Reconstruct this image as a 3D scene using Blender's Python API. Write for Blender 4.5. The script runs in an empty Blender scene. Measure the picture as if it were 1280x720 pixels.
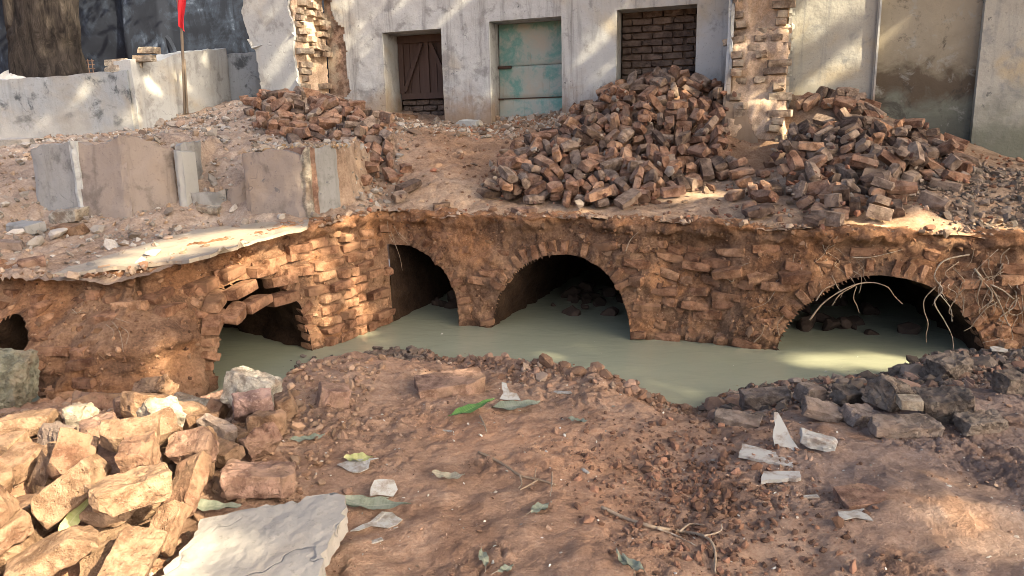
import bpy, bmesh, math, random
import numpy as np
from mathutils import Vector, Matrix, Euler
from mathutils.bvhtree import BVHTree

# ------------------------------------------------------------------ camera
SC = bpy.context.scene
COL = SC.collection
F, PITCH, ROLL, EYE = 924.4, math.radians(12.0), math.radians(1.3), 1.55
cam_data = bpy.data.cameras.new("camera")
cam_data.sensor_width = 36.0
cam_data.lens = 36.0 * F / 1280.0
cam_data.clip_start = 0.05
cam_data.clip_end = 1000.0
cam = bpy.data.objects.new("camera", cam_data)
COL.objects.link(cam)
cam.matrix_world = (Matrix.Translation((0, 0, EYE)) @ Matrix.Rotation(math.radians(90) - PITCH, 4, 'X')
                    @ Matrix.Rotation(-ROLL, 4, 'Z'))
SC.camera = cam

# ------------------------------------------------------------------ sky, sun, exposure
SUN = np.array([0.66, -0.47, 0.585]); SUN /= np.linalg.norm(SUN)          # direction towards the sun
world = bpy.data.worlds.new("World"); SC.world = world; world.use_nodes = True
wn = world.node_tree; wn.nodes.clear()
w_out = wn.nodes.new("ShaderNodeOutputWorld"); w_bg = wn.nodes.new("ShaderNodeBackground")
w_sky = wn.nodes.new("ShaderNodeTexSky"); w_sky.sky_type = 'NISHITA'; w_sky.sun_disc = False
w_sky.sun_elevation = math.asin(SUN[2]); w_sky.sun_rotation = math.atan2(SUN[0], SUN[1])
w_sky.air_density = 0.6; w_sky.dust_density = 7.0; w_sky.ozone_density = 0.4
w_bg.inputs[1].default_value = 0.15
wn.links.new(w_sky.outputs[0], w_bg.inputs[0]); wn.links.new(w_bg.outputs[0], w_out.inputs[0])
sun_data = bpy.data.lights.new("sun", 'SUN'); sun_data.energy = 3.8; sun_data.angle = math.radians(0.55)
sun_data.color = (1.0, 0.85, 0.61)
sun = bpy.data.objects.new("sun", sun_data); COL.objects.link(sun)
sun.rotation_euler = Vector((-SUN[0], -SUN[1], -SUN[2])).to_track_quat('-Z', 'Y').to_euler()
sun.location = (10, -8, 12)
SC.view_settings.view_transform = 'Standard'; SC.view_settings.look = 'None'
SC.view_settings.exposure = 2.05; SC.view_settings.gamma = 1.0
SC.view_settings.use_curve_mapping = False
SC.render.engine = 'CYCLES'
SC.cycles.use_denoising = True; SC.cycles.filter_width = 0.9
SC.cycles.max_bounces = 7; SC.cycles.diffuse_bounces = 1; SC.cycles.glossy_bounces = 3
SC.cycles.transparent_max_bounces = 4; SC.cycles.sample_clamp_indirect = 6.0

# ------------------------------------------------------------------ small maths
RNG = np.random.default_rng(7)
_perm = np.random.default_rng(11).permutation(256)
_perm = np.concatenate([_perm, _perm, _perm])
_g = np.random.default_rng(12).normal(size=(256, 3)); _g /= np.linalg.norm(_g, axis=1)[:, None]

def pn(p, scale=1.0, off=0.0):
    """gradient noise, about -0.8 .. 0.8"""
    q = np.asarray(p, float) * scale + off
    i = np.floor(q).astype(int); f = q - i; i &= 255
    w = f * f * f * (f * (f * 6 - 15) + 10)
    def gr(a, b, c):
        h = _perm[_perm[_perm[(i[..., 0] + a) & 255] + ((i[..., 1] + b) & 255)] + ((i[..., 2] + c) & 255)]
        g = _g[h]
        return g[..., 0] * (f[..., 0] - a) + g[..., 1] * (f[..., 1] - b) + g[..., 2] * (f[..., 2] - c)
    def L(a, b, t): return a + t * (b - a)
    x0 = L(gr(0, 0, 0), gr(1, 0, 0), w[..., 0]); x1 = L(gr(0, 1, 0), gr(1, 1, 0), w[..., 0])
    x2 = L(gr(0, 0, 1), gr(1, 0, 1), w[..., 0]); x3 = L(gr(0, 1, 1), gr(1, 1, 1), w[..., 0])
    return L(L(x0, x1, w[..., 1]), L(x2, x3, w[..., 1]), w[..., 2]) * 1.5

def fbm(p, scale, octaves=4, off=0.0, gain=0.5):
    s = 0; a = 1.0
    for k in range(octaves):
        s = s + a * pn(p, scale * 2.03 ** k, off + 17.3 * k); a *= gain
    return s

def sst(x, a=0.0, b=1.0):
    t = np.clip((np.asarray(x, float) - a) / (b - a), 0, 1)
    return t * t * (3 - 2 * t)

def worley(x, y, scale, seed=0):
    """2-D cell noise: distance to the nearest and second nearest point, and the nearest cell's number 0..1"""
    x = np.asarray(x, float) * scale; y = np.asarray(y, float) * scale; ix = np.floor(x).astype(int); iy = np.floor(y).astype(int)
    f1 = np.full(x.shape, 9.0); f2 = np.full(x.shape, 9.0); cid = np.zeros(x.shape)
    for a in (-1, 0, 1):
        for b in (-1, 0, 1):
            h = _perm[_perm[(ix + a + seed) & 255] + ((iy + b) & 255)]; h2 = _perm[h + 37]; h3 = _perm[h2 + 91]
            d = np.hypot(ix + a + h / 256.0 - x, iy + b + h2 / 256.0 - y)
            f2 = np.minimum(f2, np.maximum(f1, d)); cid = np.where(d < f1, h3 / 256.0, cid); f1 = np.minimum(f1, d)
    return f1, f2, cid

def vec3(x, y, z=0.0):
    x, y = np.broadcast_arrays(np.asarray(x, float), np.asarray(y, float))
    return np.stack([x, y, np.broadcast_to(np.asarray(z, float), x.shape)], -1)

def ray(px, py):
    u = (px - 640) / F; v = (py - 360) / F
    c, s = math.cos(ROLL), math.sin(ROLL)
    u, v = u * c - v * s, u * s + v * c
    return np.array([u, math.cos(PITCH) - v * math.sin(PITCH), -math.sin(PITCH) - v * math.cos(PITCH)])
O = np.array([0, 0, EYE])
def on_z(px, py, z):
    d = ray(px, py); return O + d * ((z - EYE) / d[2])
def at_y(px, py, y):
    d = ray(px, py); return O + d * (y / d[1])
def on_plane(px, py, p0, n):
    d = ray(px, py); return O + d * (np.dot(p0 - O, n) / np.dot(d, n))
def hit(px, py, H, lift=0.0, t0=1.2, t1=16.0):
    d = ray(px, py)
    for step in (0.06, 0.004):
        t = np.arange(t0, t1, step); p = O + d * t[:, None]
        below = p[:, 2] < H(p[:, 0], p[:, 1]) + lift
        k = int(np.argmax(below)) if below.any() else len(t) - 1
        t0, t1 = max(t0, t[k] - 0.07), t[k] + 0.01
    return p[k]

# ------------------------------------------------------------------ objects
def link(o, parent=None):
    COL.objects.link(o)
    if parent is not None: o.parent = parent
    return o
def tag(o, label=None, category=None, group=None, kind=None):
    if label: o["label"] = label
    if category: o["category"] = category
    if group: o["group"] = group
    if kind: o["kind"] = kind
    return o
def thing(name, loc, label, category, group=None):
    o = bpy.data.objects.new(name, None); o.empty_display_size = 0.1; COL.objects.link(o)
    o.location = tuple(float(a) for a in loc)
    return tag(o, label, category, group)
def mesh_np(name, verts, faces, mat, smooth=False, tint=None):
    """faces: (n,3) or (n,4) array, or a list of lists"""
    me = bpy.data.meshes.new(name)
    verts = np.ascontiguousarray(verts, dtype=np.float32)
    if isinstance(faces, np.ndarray):
        n, k = faces.shape
        me.vertices.add(len(verts)); me.vertices.foreach_set("co", verts.ravel())
        me.loops.add(n * k); me.loops.foreach_set("vertex_index", np.ascontiguousarray(faces, dtype=np.int32).ravel())
        me.polygons.add(n); me.polygons.foreach_set("loop_start", np.arange(0, n * k, k, dtype=np.int32))
        me.polygons.foreach_set("loop_total", np.full(n, k, dtype=np.int32))
    else:
        me.from_pydata([tuple(v) for v in verts.tolist()], [], [list(f) for f in faces])
    me.update(calc_edges=True); me.validate()
    me.polygons.foreach_set("use_smooth", np.full(len(me.polygons), smooth, dtype=bool))
    if tint is not None:
        at = me.color_attributes.new("tint", 'FLOAT_COLOR', 'POINT')
        t = np.ones((len(verts), 4), np.float32); t[:, :3] = tint
        at.data.foreach_set("color", t.ravel())
    if mat is not None: me.materials.append(mat)
    return me
def mesh_obj(name, verts, faces, mat, parent=None, smooth=False, tint=None):
    verts = np.asarray(verts, float)
    if parent is not None: verts = verts - np.array(parent.location)
    return link(bpy.data.objects.new(name, mesh_np(name, verts, faces, mat, smooth, tint)), parent)
def grid_faces(nu, nv, keep=None):
    a = np.arange(nu * nv).reshape(nu, nv)
    f = np.stack([a[:-1, :-1], a[1:, :-1], a[1:, 1:], a[:-1, 1:]], -1)
    if keep is not None: return f[keep]
    return f.reshape(-1, 4)
def prune(verts, faces, extra=None):
    used = np.unique(faces); m = np.full(len(verts), -1); m[used] = np.arange(len(used))
    if extra is None: return verts[used], m[faces]
    return verts[used], m[faces], extra[used]
def auto_smooth(me, deg=35):
    me.polygons.foreach_set("use_smooth", np.ones(len(me.polygons), bool))
    me.set_sharp_from_angle(angle=math.radians(deg))

def box_surface(n):
    """unit cube surface (-.5 .. .5) with n x n cells a side, shared vertices"""
    idx = {}; vs = []; fs = []
    def vid(t):
        if t not in idx: idx[t] = len(vs); vs.append([a / n - 0.5 for a in t])
        return idx[t]
    for ax in range(3):
        b, c = (ax + 1) % 3, (ax + 2) % 3
        for side in (0, n):
            for i in range(n):
                for j in range(n):
                    q = []
                    for (di, dj) in ((0, 0), (1, 0), (1, 1), (0, 1)):
                        t = [0, 0, 0]; t[ax] = side; t[b] = i + di; t[c] = j + dj; q.append(vid(tuple(t)))
                    fs.append(q if side else q[::-1])
    return np.array(vs), np.array(fs)
_BS = {n: box_surface(n) for n in (2, 3, 6, 9, 12)}

def brick_verts(dims, seed, n=2, wear=1.0, rough=0.0, chips=2):
    r = np.random.default_rng(seed)
    v, f = _BS[n]; v = v.copy()
    edge = (np.abs(v) > 0.499).sum(1)
    dims = np.array(dims)
    p = v * dims
    lo = dims.min()
    if n == 2:
        p[edge == 3] *= 1 - wear * 0.09 * lo / dims
        p[edge == 2] *= 1 - wear * 0.035 * lo / dims * (np.abs(v[edge == 2]) > 0.4)
        p += r.normal(size=p.shape) * lo * 0.028 * wear
        for _ in range(r.integers(0, chips + 1)):
            k = r.choice(np.flatnonzero(edge == 3)); p[k] *= 1 - r.uniform(0.15, 0.5) * lo / dims
    else:
        rad = lo * 0.10 * wear                                   # rounded edges
        inner = np.clip(p, -(dims / 2 - rad), dims / 2 - rad); d = p - inner
        l = np.linalg.norm(d, axis=1)[:, None]; p = inner + np.where(l > 1e-9, d / np.maximum(l, 1e-9) * rad, 0)
        for _ in range(chips):
            nrm = np.sign(r.normal(size=3)) * r.uniform(0.45, 1.0, 3)
            if r.random() < 0.5: nrm[r.integers(0, 3)] *= 0.1
            nrm /= np.linalg.norm(nrm)
            lim = (np.abs(nrm) * dims / 2).sum() * r.uniform(0.74, 0.93)
            ex = np.maximum(p @ nrm - lim, 0)
            p -= ex[:, None] * nrm * (0.92 + 0.08 * r.random())
        off = r.uniform(0, 90)
        nn = p / np.maximum(np.linalg.norm(p / dims, axis=1)[:, None], 1e-6) / dims
        nn /= np.maximum(np.linalg.norm(nn, axis=1)[:, None], 1e-6)
        p = p + nn * (rough * (fbm(p, 9.0, 2, off) * 1.3 + fbm(p, 32.0, 3, off + 7) * 0.75))[:, None]
    return p, f

def broken_verts(dims, seed, cuts=5, rough=0.01, edge=0.022):
    """angular broken piece: a skewed box cut by planes, edges nibbled, faces gritty"""
    r = np.random.default_rng(seed); bm = bmesh.new(); bmesh.ops.create_cube(bm, size=1.0); D = np.array(dims, float)
    for v in bm.verts: v.co = Vector(np.array(v.co) * D * (1 - r.uniform(0, 0.10, 3)))
    for _ in range(cuts):
        n = np.sign(r.normal(size=3)) * r.uniform(0.25, 1.0, 3)
        if r.random() < 0.6: n[r.integers(0, 3)] *= 0.12
        n /= np.linalg.norm(n); lim = (np.abs(n) * D / 2).sum() * r.uniform(0.62, 0.88)
        g = bm.verts[:] + bm.edges[:] + bm.faces[:]
        res = bmesh.ops.bisect_plane(bm, geom=g, plane_co=Vector(n * lim), plane_no=Vector(n), clear_outer=True)
        ed = [e for e in res["geom_cut"] if isinstance(e, bmesh.types.BMEdge)]
        if len(ed) > 2: bmesh.ops.holes_fill(bm, edges=ed)
    bmesh.ops.remove_doubles(bm, verts=bm.verts[:], dist=0.002)
    bmesh.ops.bevel(bm, geom=bm.edges[:], offset=min(0.004, D.min() * 0.05), segments=1, affect='EDGES', clamp_overlap=True)
    bmesh.ops.triangulate(bm, faces=bm.faces[:])
    for _ in range(4):
        le = [e for e in bm.edges if e.calc_length() > edge]
        if not le: break
        bmesh.ops.subdivide_edges(bm, edges=le, cuts=1); bmesh.ops.triangulate(bm, faces=bm.faces[:])
    bm.normal_update(); p = np.array([v.co[:] for v in bm.verts]); nn = np.array([v.normal[:] for v in bm.verts]); o = r.uniform(0, 90)
    bm.verts.index_update(); f = np.array([[v.index for v in q.verts] for q in bm.faces]); bm.free()
    p = p + nn * (rough * (0.55 * fbm(p, 14.0, 2, o) + 0.40 * fbm(p, 55.0, 2, o + 7) + 0.30 * np.minimum(pn(p, 38.0, o), 0)))[:, None]
    return p, f

def rotm(rx, ry, rz):
    return np.array(Euler((rx, ry, rz), 'XYZ').to_matrix())

def tube(pts, rad, sides=6, seed=0, jit=0.0):
    pts = np.asarray(pts, float); n = len(pts)
    rad = np.broadcast_to(np.asarray(rad, float), (n,))
    t = np.gradient(pts, axis=0); t /= np.linalg.norm(t, axis=1)[:, None]
    up = np.array([0.31, 0.2, 0.93]); a = np.cross(t, up); a /= np.maximum(np.linalg.norm(a, axis=1)[:, None], 1e-6)
    b = np.cross(t, a)
    th = np.linspace(0, 2 * math.pi, sides, endpoint=False)
    v = pts[:, None] + rad[:, None, None] * (np.cos(th)[None, :, None] * a[:, None] + np.sin(th)[None, :, None] * b[:, None])
    if jit: v = v + np.random.default_rng(seed).normal(size=v.shape) * jit
    v = v.reshape(-1, 3); f = []
    for i in range(n - 1):
        for j in range(sides):
            f.append([i * sides + j, i * sides + (j + 1) % sides, (i + 1) * sides + (j + 1) % sides, (i + 1) * sides + j])
    v = np.vstack([v, pts[0], pts[-1]])
    for j in range(sides):                                       # caps as degenerate-free quads is not possible: use a fan of tris doubled
        f.append([j, len(v) - 2, (j + 1) % sides, (j + 1) % sides])
        f.append([(n - 1) * sides + j, (n - 1) * sides + (j + 1) % sides, len(v) - 1, len(v) - 1])
    f = [q if q[2] != q[3] else q[:3] for q in f]
    return v, f
def smooth_path(pts, n=24):
    pts = np.asarray(pts, float); d = np.r_[0, np.cumsum(np.linalg.norm(np.diff(pts, axis=0), axis=1))]
    m = len(pts)
    if m < 3:
        t = np.linspace(0, d[-1], n); return np.stack([np.interp(t, d, pts[:, k]) for k in range(3)], 1)
    out = []; ext = np.vstack([2 * pts[0] - pts[1], pts, 2 * pts[-1] - pts[-2]])
    for i in range(m - 1):
        p0, p1, p2, p3 = ext[i:i + 4]
        for t in np.linspace(0, 1, max(2, n // (m - 1)), endpoint=False):
            out.append(0.5 * ((2 * p1) + (p2 - p0) * t + (2 * p0 - 5 * p1 + 4 * p2 - p3) * t ** 2 + (3 * p1 - p0 - 3 * p2 + p3) * t ** 3))
    out.append(pts[-1]); return np.array(out)

_ICO = None
def pebble_base():
    bm = bmesh.new(); bmesh.ops.create_icosphere(bm, subdivisions=1, radius=1.0)
    v = np.array([x.co[:] for x in bm.verts]); f = np.array([[x.index for x in q.verts] for q in bm.faces]); bm.free()
    return v, f
PV, PF = pebble_base()
def lumps(centres, sizes, tints, seed, flat=0.75, rough=0.22):
    """bigger clods: finer spheres cut by planes and roughened"""
    bm = bmesh.new(); bmesh.ops.create_icosphere(bm, subdivisions=2, radius=1.0)
    bv_ = np.array([x.co[:] for x in bm.verts]); bf = np.array([[x.index for x in q.verts] for q in bm.faces]); bm.free()
    r = np.random.default_rng(seed); V = []
    for c, s in zip(centres, sizes):
        v = bv_.copy()
        for _ in range(6):
            n = r.normal(size=3); n /= np.linalg.norm(n); v -= np.maximum(v @ n - r.uniform(0.45, 0.8), 0)[:, None] * n
        o = r.uniform(0, 99); v *= (1 + rough * (pn(v, 1.7, o) + 0.6 * pn(v, 4.5, o)))[:, None]; v *= r.uniform(0.7, 1.3, 3) * [1, 1, flat]
        V.append(v @ rotm(r.normal(0, .4), r.normal(0, .4), r.uniform(0, 6.28)).T * s * 0.5 + c)
    n = len(V); return np.vstack(V), (bf[None] + (np.arange(n) * len(bv_))[:, None, None]).reshape(-1, 3), np.repeat(np.asarray(tints), len(bv_), 0)
def pebbles(centres, sizes, tints, seed, flat=0.65, angular=0.35):
    """many small stones / clods in one mesh (numpy)"""
    r = np.random.default_rng(seed); n = len(centres)
    v = PV[None] * (1 + angular * r.normal(size=(n, len(PV), 1)) * 0.6)
    sc = r.uniform(0.6, 1.25, (n, 1, 3)); sc[..., 2] *= flat
    v = v * sc * np.asarray(sizes)[:, None, None] * 0.5
    q = r.normal(size=(n, 4)) * np.array([1, 0.35, 0.35, 1]); q /= np.linalg.norm(q, axis=1)[:, None]
    w, x, y, z = q.T
    R = np.stack([1 - 2 * (y * y + z * z), 2 * (x * y - z * w), 2 * (x * z + y * w), 2 * (x * y + z * w), 1 - 2 * (x * x + z * z), 2 * (y * z - x * w),
                  2 * (x * z - y * w), 2 * (y * z + x * w), 1 - 2 * (x * x + y * y)], -1).reshape(n, 3, 3)
    v = np.einsum('nij,nvj->nvi', R, v) + np.asarray(centres)[:, None]
    f = (PF[None] + (np.arange(n) * len(PV))[:, None, None]).reshape(-1, 3)
    t = np.repeat(np.asarray(tints), len(PV), axis=0)
    return v.reshape(-1, 3), f, t
# ------------------------------------------------------------------ procedural materials
class NB:
    """tiny node builder"""
    def __init__(s, name, rough=0.9, spec=0.25):
        s.m = bpy.data.materials.new(name); s.m.use_nodes = True
        s.t = s.m.node_tree; s.t.nodes.clear()
        s.out = s.t.nodes.new("ShaderNodeOutputMaterial"); s.b = s.t.nodes.new("ShaderNodeBsdfPrincipled")
        s.t.links.new(s.b.outputs[0], s.out.inputs[0])
        s.b.inputs["Roughness"].default_value = rough; s.b.inputs["Specular IOR Level"].default_value = spec
        s.geo = s.t.nodes.new("ShaderNodeNewGeometry"); s.pos = s.geo.outputs["Position"]
    def put(s, sock, v):
        if hasattr(v, "links") or hasattr(v, "is_linked"): s.t.links.new(v, sock)
        elif isinstance(v, (tuple, list)) and len(v) == 3 and sock.type == 'RGBA': sock.default_value = (*v, 1)
        else: sock.default_value = v
    def map(s, scale, off=(0, 0, 0), src=None):
        n = s.t.nodes.new("ShaderNodeMapping"); s.put(n.inputs[0], src or s.pos); n.inputs["Scale"].default_value = scale; n.inputs["Location"].default_value = off
        return n.outputs[0]
    def noise(s, scale, detail=4, rough=0.55, dist=0.0, src=None):
        n = s.t.nodes.new("ShaderNodeTexNoise"); s.put(n.inputs["Vector"], src or s.pos)
        n.inputs["Scale"].default_value = scale; n.inputs["Detail"].default_value = detail; n.inputs["Roughness"].default_value = rough; n.inputs["Distortion"].default_value = dist
        return n.outputs["Fac"]
    def vor(s, scale, feature='F1', src=None, out="Distance"):
        n = s.t.nodes.new("ShaderNodeTexVoronoi"); s.put(n.inputs["Vector"], src or s.pos); n.inputs["Scale"].default_value = scale; n.feature = feature
        return n.outputs[out]
    def rng(s, v, a, b, lo=0.0, hi=1.0):
        n = s.t.nodes.new("ShaderNodeMapRange"); s.put(n.inputs[0], v); n.interpolation_type = 'SMOOTHSTEP'
        n.inputs[1].default_value = a; n.inputs[2].default_value = b; n.inputs[3].default_value = lo; n.inputs[4].default_value = hi
        return n.outputs[0]
    def math(s, op, a, b=0.0):
        n = s.t.nodes.new("ShaderNodeMath"); n.operation = op; s.put(n.inputs[0], a); s.put(n.inputs[1], b); return n.outputs[0]
    def mix(s, fac, a, b, mode='MIX'):
        n = s.t.nodes.new("ShaderNodeMix"); n.data_type = 'RGBA'; n.blend_type = mode
        s.put(n.inputs[0], fac); s.put(n.inputs[6], a); s.put(n.inputs[7], b); return n.outputs[2]
    def ramp(s, fac, stops):
        n = s.t.nodes.new("ShaderNodeValToRGB"); s.put(n.inputs[0], fac); e = n.color_ramp.elements
        while len(e) < len(stops): e.new(0.5)
        for k, (p, c) in zip(e, stops): k.position = p; k.color = (*c, 1)
        return n.outputs[0]
    def sep(s, src=None):
        n = s.t.nodes.new("ShaderNodeSeparateXYZ"); s.put(n.inputs[0], src or s.pos); return n.outputs
    def attr(s, name="tint"):
        n = s.t.nodes.new("ShaderNodeAttribute"); n.attribute_name = name; return n.outputs["Color"]
    def rand(s):
        return s.t.nodes.new("ShaderNodeObjectInfo").outputs["Random"]
    def hsv(s, col, h=0.5, sat=1.0, val=1.0):
        n = s.t.nodes.new("ShaderNodeHueSaturation"); s.put(n.inputs["Color"], col); s.put(n.inputs["Hue"], h); s.put(n.inputs["Saturation"], sat); s.put(n.inputs["Value"], val); return n.outputs[0]
    def bump(s, h, strength=0.5, dist=0.01, prev=None):
        n = s.t.nodes.new("ShaderNodeBump"); s.put(n.inputs["Height"], h); n.inputs["Strength"].default_value = strength; n.inputs["Distance"].default_value = dist
        if prev is not None: s.t.links.new(prev, n.inputs["Normal"])
        return n.outputs[0]
    def done(s, col, bump=None, rough=None):
        s.put(s.b.inputs["Base Color"], col)
        if bump is not None: s.t.links.new(bump, s.b.inputs["Normal"])
        if rough is not None: s.put(s.b.inputs["Roughness"], rough)
        return s.m
MAT = {}
def earth(name, c_dark, c_mid, c_light, specks=(0.55, 0.5, 0.42), tint=True, bump=0.6):
    n = NB(name, 0.95, 0.15)
    a = n.noise(1.7, 5, 0.6); b = n.noise(9.0, 6, 0.65); c = n.noise(60.0, 4, 0.7)
    f = n.math('ADD', n.math('MULTIPLY', a, 0.33), n.math('ADD', n.math('MULTIPLY', b, 0.37), n.math('MULTIPLY', c, 0.38)))
    col = n.ramp(f, [(0.40, c_dark), (0.53, c_mid), (0.66, c_light)])
    sp = n.rng(n.vor(46.0), 0.10, 0.16, 1.0, 0.0); spm = n.math('MULTIPLY', sp, n.rng(n.noise(5.0, 3), 0.53, 0.66))
    col = n.mix(n.math('MULTIPLY', spm, 0.55), col, specks)
    if tint: col = n.mix(1.0, col, n.attr(), 'MULTIPLY')
    bp = n.bump(n.math('ADD', n.noise(26.0, 6, 0.7), n.math('MULTIPLY', n.noise(120.0, 4, 0.7), 0.5)), bump, 0.018)
    MAT[name] = n.done(col, bp); return MAT[name]
earth("foreground_earth", (0.22, 0.132, 0.084), (0.33, 0.205, 0.133), (0.45, 0.30, 0.20), bump=0.9)
earth("upper_earth", (0.20, 0.13, 0.085), (0.355, 0.245, 0.165), (0.51, 0.38, 0.27), bump=0.7)
earth("wall_earth", (0.082, 0.045, 0.027), (0.215, 0.122, 0.070), (0.365, 0.22, 0.13), bump=1.0)
earth("stone_grit", (0.75, 0.72, 0.68), (0.95, 0.94, 0.92), (1.0, 1.0, 1.0), specks=(0.8, 0.8, 0.8), bump=0.5)
earth("far_earth", (0.14, 0.09, 0.06), (0.22, 0.15, 0.10), (0.30, 0.22, 0.15), tint=False)

def brick_mat(name, stops, dust=(0.36, 0.25, 0.17), dust_amt=0.55, use_tint=False, fine=1.0):
    n = NB(name, 0.93, 0.18)
    if use_tint: base = n.attr()
    else: base = n.ramp(n.rand(), stops)
    blotch = n.noise(14.0 * fine, 5, 0.62); grain = n.noise(85.0 * fine, 4, 0.7)
    col = n.mix(n.rng(blotch, 0.38, 0.64), n.hsv(base, 0.5, 1.0, 0.55), n.hsv(base, 0.505, 0.92, 1.3))
    col = n.mix(n.rng(grain, 0.52, 0.75, 0, 0.5), col, n.hsv(base, 0.51, 0.7, 1.6))
    soil = n.rng(n.noise(5.5 * fine, 5, 0.65), 0.44, 0.66)
    col = n.mix(n.math('MULTIPLY', soil, dust_amt), col, dust)
    pits = n.rng(n.vor(38 * fine), 0.08, 0.2, 1.0, 0.0)
    col = n.mix(n.math('MULTIPLY', n.rng(n.noise(22.0 * fine, 4, 0.65), 0.60, 0.70), 0.55), col, n.hsv(base, 0.5, 0.9, 0.35))
    h = n.math('ADD', n.noise(34.0 * fine, 5, 0.7), n.math('ADD', n.math('MULTIPLY', grain, 0.5), n.math('MULTIPLY', pits, -0.35)))
    MAT[name] = n.done(col, n.bump(h, 0.85, 0.014)); return MAT[name]
RED = [(0.0, (0.16, 0.070, 0.045)), (0.3, (0.27, 0.115, 0.068)), (0.55, (0.33, 0.145, 0.082)), (0.75, (0.22, 0.105, 0.075)), (0.9, (0.13, 0.078, 0.062)), (1.0, (0.40, 0.21, 0.12))]
brick_mat("heap_brick", RED, dust_amt=0.45)
brick_mat("heap_brick_rest", RED, use_tint=True, dust_amt=0.45)
brick_mat("wall_brick", [(0.0, (0.17, 0.078, 0.042)), (0.4, (0.27, 0.125, 0.064)), (0.8, (0.31, 0.155, 0.080)), (1.0, (0.38, 0.20, 0.105))], dust=(0.24, 0.135, 0.078), dust_amt=0.9)
brick_mat("infill_brick", [(0.0, (0.085, 0.062, 0.052)), (0.5, (0.12, 0.085, 0.068)), (1.0, (0.155, 0.11, 0.086))], dust=(0.22, 0.17, 0.13), dust_amt=0.45)
brick_mat("ruin_brick", [(0.0, (0.25, 0.175, 0.125)), (0.5, (0.34, 0.25, 0.175)), (0.8, (0.33, 0.205, 0.14)), (1.0, (0.46, 0.38, 0.28))], dust=(0.48, 0.41, 0.31), dust_amt=0.85)
brick_mat("tan_brick", [(0.0, (0.185, 0.10, 0.056)), (0.35, (0.255, 0.143, 0.080)), (0.7, (0.27, 0.162, 0.094)), (1.0, (0.205, 0.10, 0.06))], dust=(0.29, 0.19, 0.115), dust_amt=0.7, fine=1.3)
brick_mat("brown_brick", [(0.0, (0.20, 0.105, 0.07)), (0.5, (0.26, 0.15, 0.10)), (1.0, (0.30, 0.17, 0.12))], dust=(0.31, 0.2, 0.13), dust_amt=0.7, fine=1.3)
brick_mat("mortared_brick", [(0.0, (0.37, 0.315, 0.235)), (0.5, (0.42, 0.37, 0.29)), (1.0, (0.34, 0.27, 0.185))], dust=(0.24, 0.15, 0.09), dust_amt=0.55, fine=1.2)
brick_mat("purple_slab", [(0.0, (0.15, 0.115, 0.09)), (0.5, (0.21, 0.162, 0.128)), (1.0, (0.28, 0.21, 0.165))], dust=(0.25, 0.18, 0.135), dust_amt=0.7, fine=1.3)
brick_mat("dark_mud_block", [(0.0, (0.125, 0.098, 0.076)), (1.0, (0.19, 0.148, 0.113))], dust=(0.25, 0.18, 0.13), dust_amt=0.6, fine=1.5)
brick_mat("boulder_moss", [(0.0, (0.15, 0.145, 0.10)), (1.0, (0.17, 0.16, 0.11))], dust=(0.24, 0.18, 0.12), dust_amt=0.7)
brick_mat("pink_stone", [(0.0, (0.29, 0.175, 0.135)), (1.0, (0.31, 0.19, 0.15))], dust=(0.17, 0.12, 0.10), dust_amt=0.6)

def plaster(name, base, warm, grey, spots=(0.10, 0.105, 0.115), damp=None, streak=0.5, spot_amt=0.6, warm_rng=(0.5, 0.68), blot=0.7):
    n = NB(name, 0.9, 0.2)
    big = n.noise(0.9, 5, 0.6, 0.4); med = n.noise(4.2, 6, 0.65, 0.3); fine = n.noise(38.0, 5, 0.7)
    col = n.mix(n.rng(big, *warm_rng), base, warm)
    st = n.noise(1.0, 6, 0.7, 0.5, n.map((7.0, 7.0, 0.55)))
    col = n.mix(n.math('MULTIPLY', n.rng(st, 0.5, 0.72), streak), col, grey)
    col = n.mix(n.math('MULTIPLY', n.rng(med, 0.53, 0.66), blot), col, grey)
    col = n.mix(n.rng(fine, 0.55, 0.75, 0, 0.5), col, n.hsv(grey, 0.5, 1.0, 0.6))
    sp = n.math('MULTIPLY', n.rng(n.noise(17.0, 3, 0.5, 0.6), 0.66, 0.71), n.rng(n.noise(2.1, 3), 0.5, 0.6))
    col = n.mix(n.math('MULTIPLY', sp, spot_amt), col, spots)
    wv = n.t.nodes.new('ShaderNodeVectorMath'); wv.operation = 'ADD'; nz = n.t.nodes.new('ShaderNodeTexNoise'); nz.inputs['Scale'].default_value = 6.0; n.put(nz.inputs['Vector'], n.pos); sc = n.t.nodes.new('ShaderNodeVectorMath'); sc.operation = 'SCALE'; sc.inputs['Scale'].default_value = 0.28; n.t.links.new(nz.outputs['Color'], sc.inputs[0]); n.put(wv.inputs[0], n.pos); n.t.links.new(sc.outputs[0], wv.inputs[1])
    crack = n.math('MULTIPLY', n.rng(n.vor(1.5, 'DISTANCE_TO_EDGE', wv.outputs[0]), 0.0, 0.006, 1.0, 0.0), n.rng(n.noise(1.6, 3), 0.53, 0.6))
    col = n.mix(n.math('MULTIPLY', crack, 0.4), col, spots)
    if damp:
        z0, z1, dc = damp
        zz = n.sep()[2]; w = n.math('ADD', zz, n.math('MULTIPLY', n.noise(3.4, 5, 0.65), 0.9))
        col = n.mix(n.rng(w, z0 + 0.45, z1 + 0.45, 0.85, 0.0), col, dc)
    bp = n.bump(n.math('ADD', n.noise(7.0, 5, 0.6), n.math('ADD', n.math('MULTIPLY', fine, 0.25), n.math('MULTIPLY', crack, -0.6))), 0.5, 0.02)
    MAT[name] = n.done(col, bp); return MAT[name]
plaster("whitewash", (0.49, 0.50, 0.48), (0.46, 0.41, 0.315), (0.23, 0.225, 0.215), damp=(1.62, 2.2, (0.29, 0.19, 0.11)), spot_amt=0.85, streak=0.8)
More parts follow.
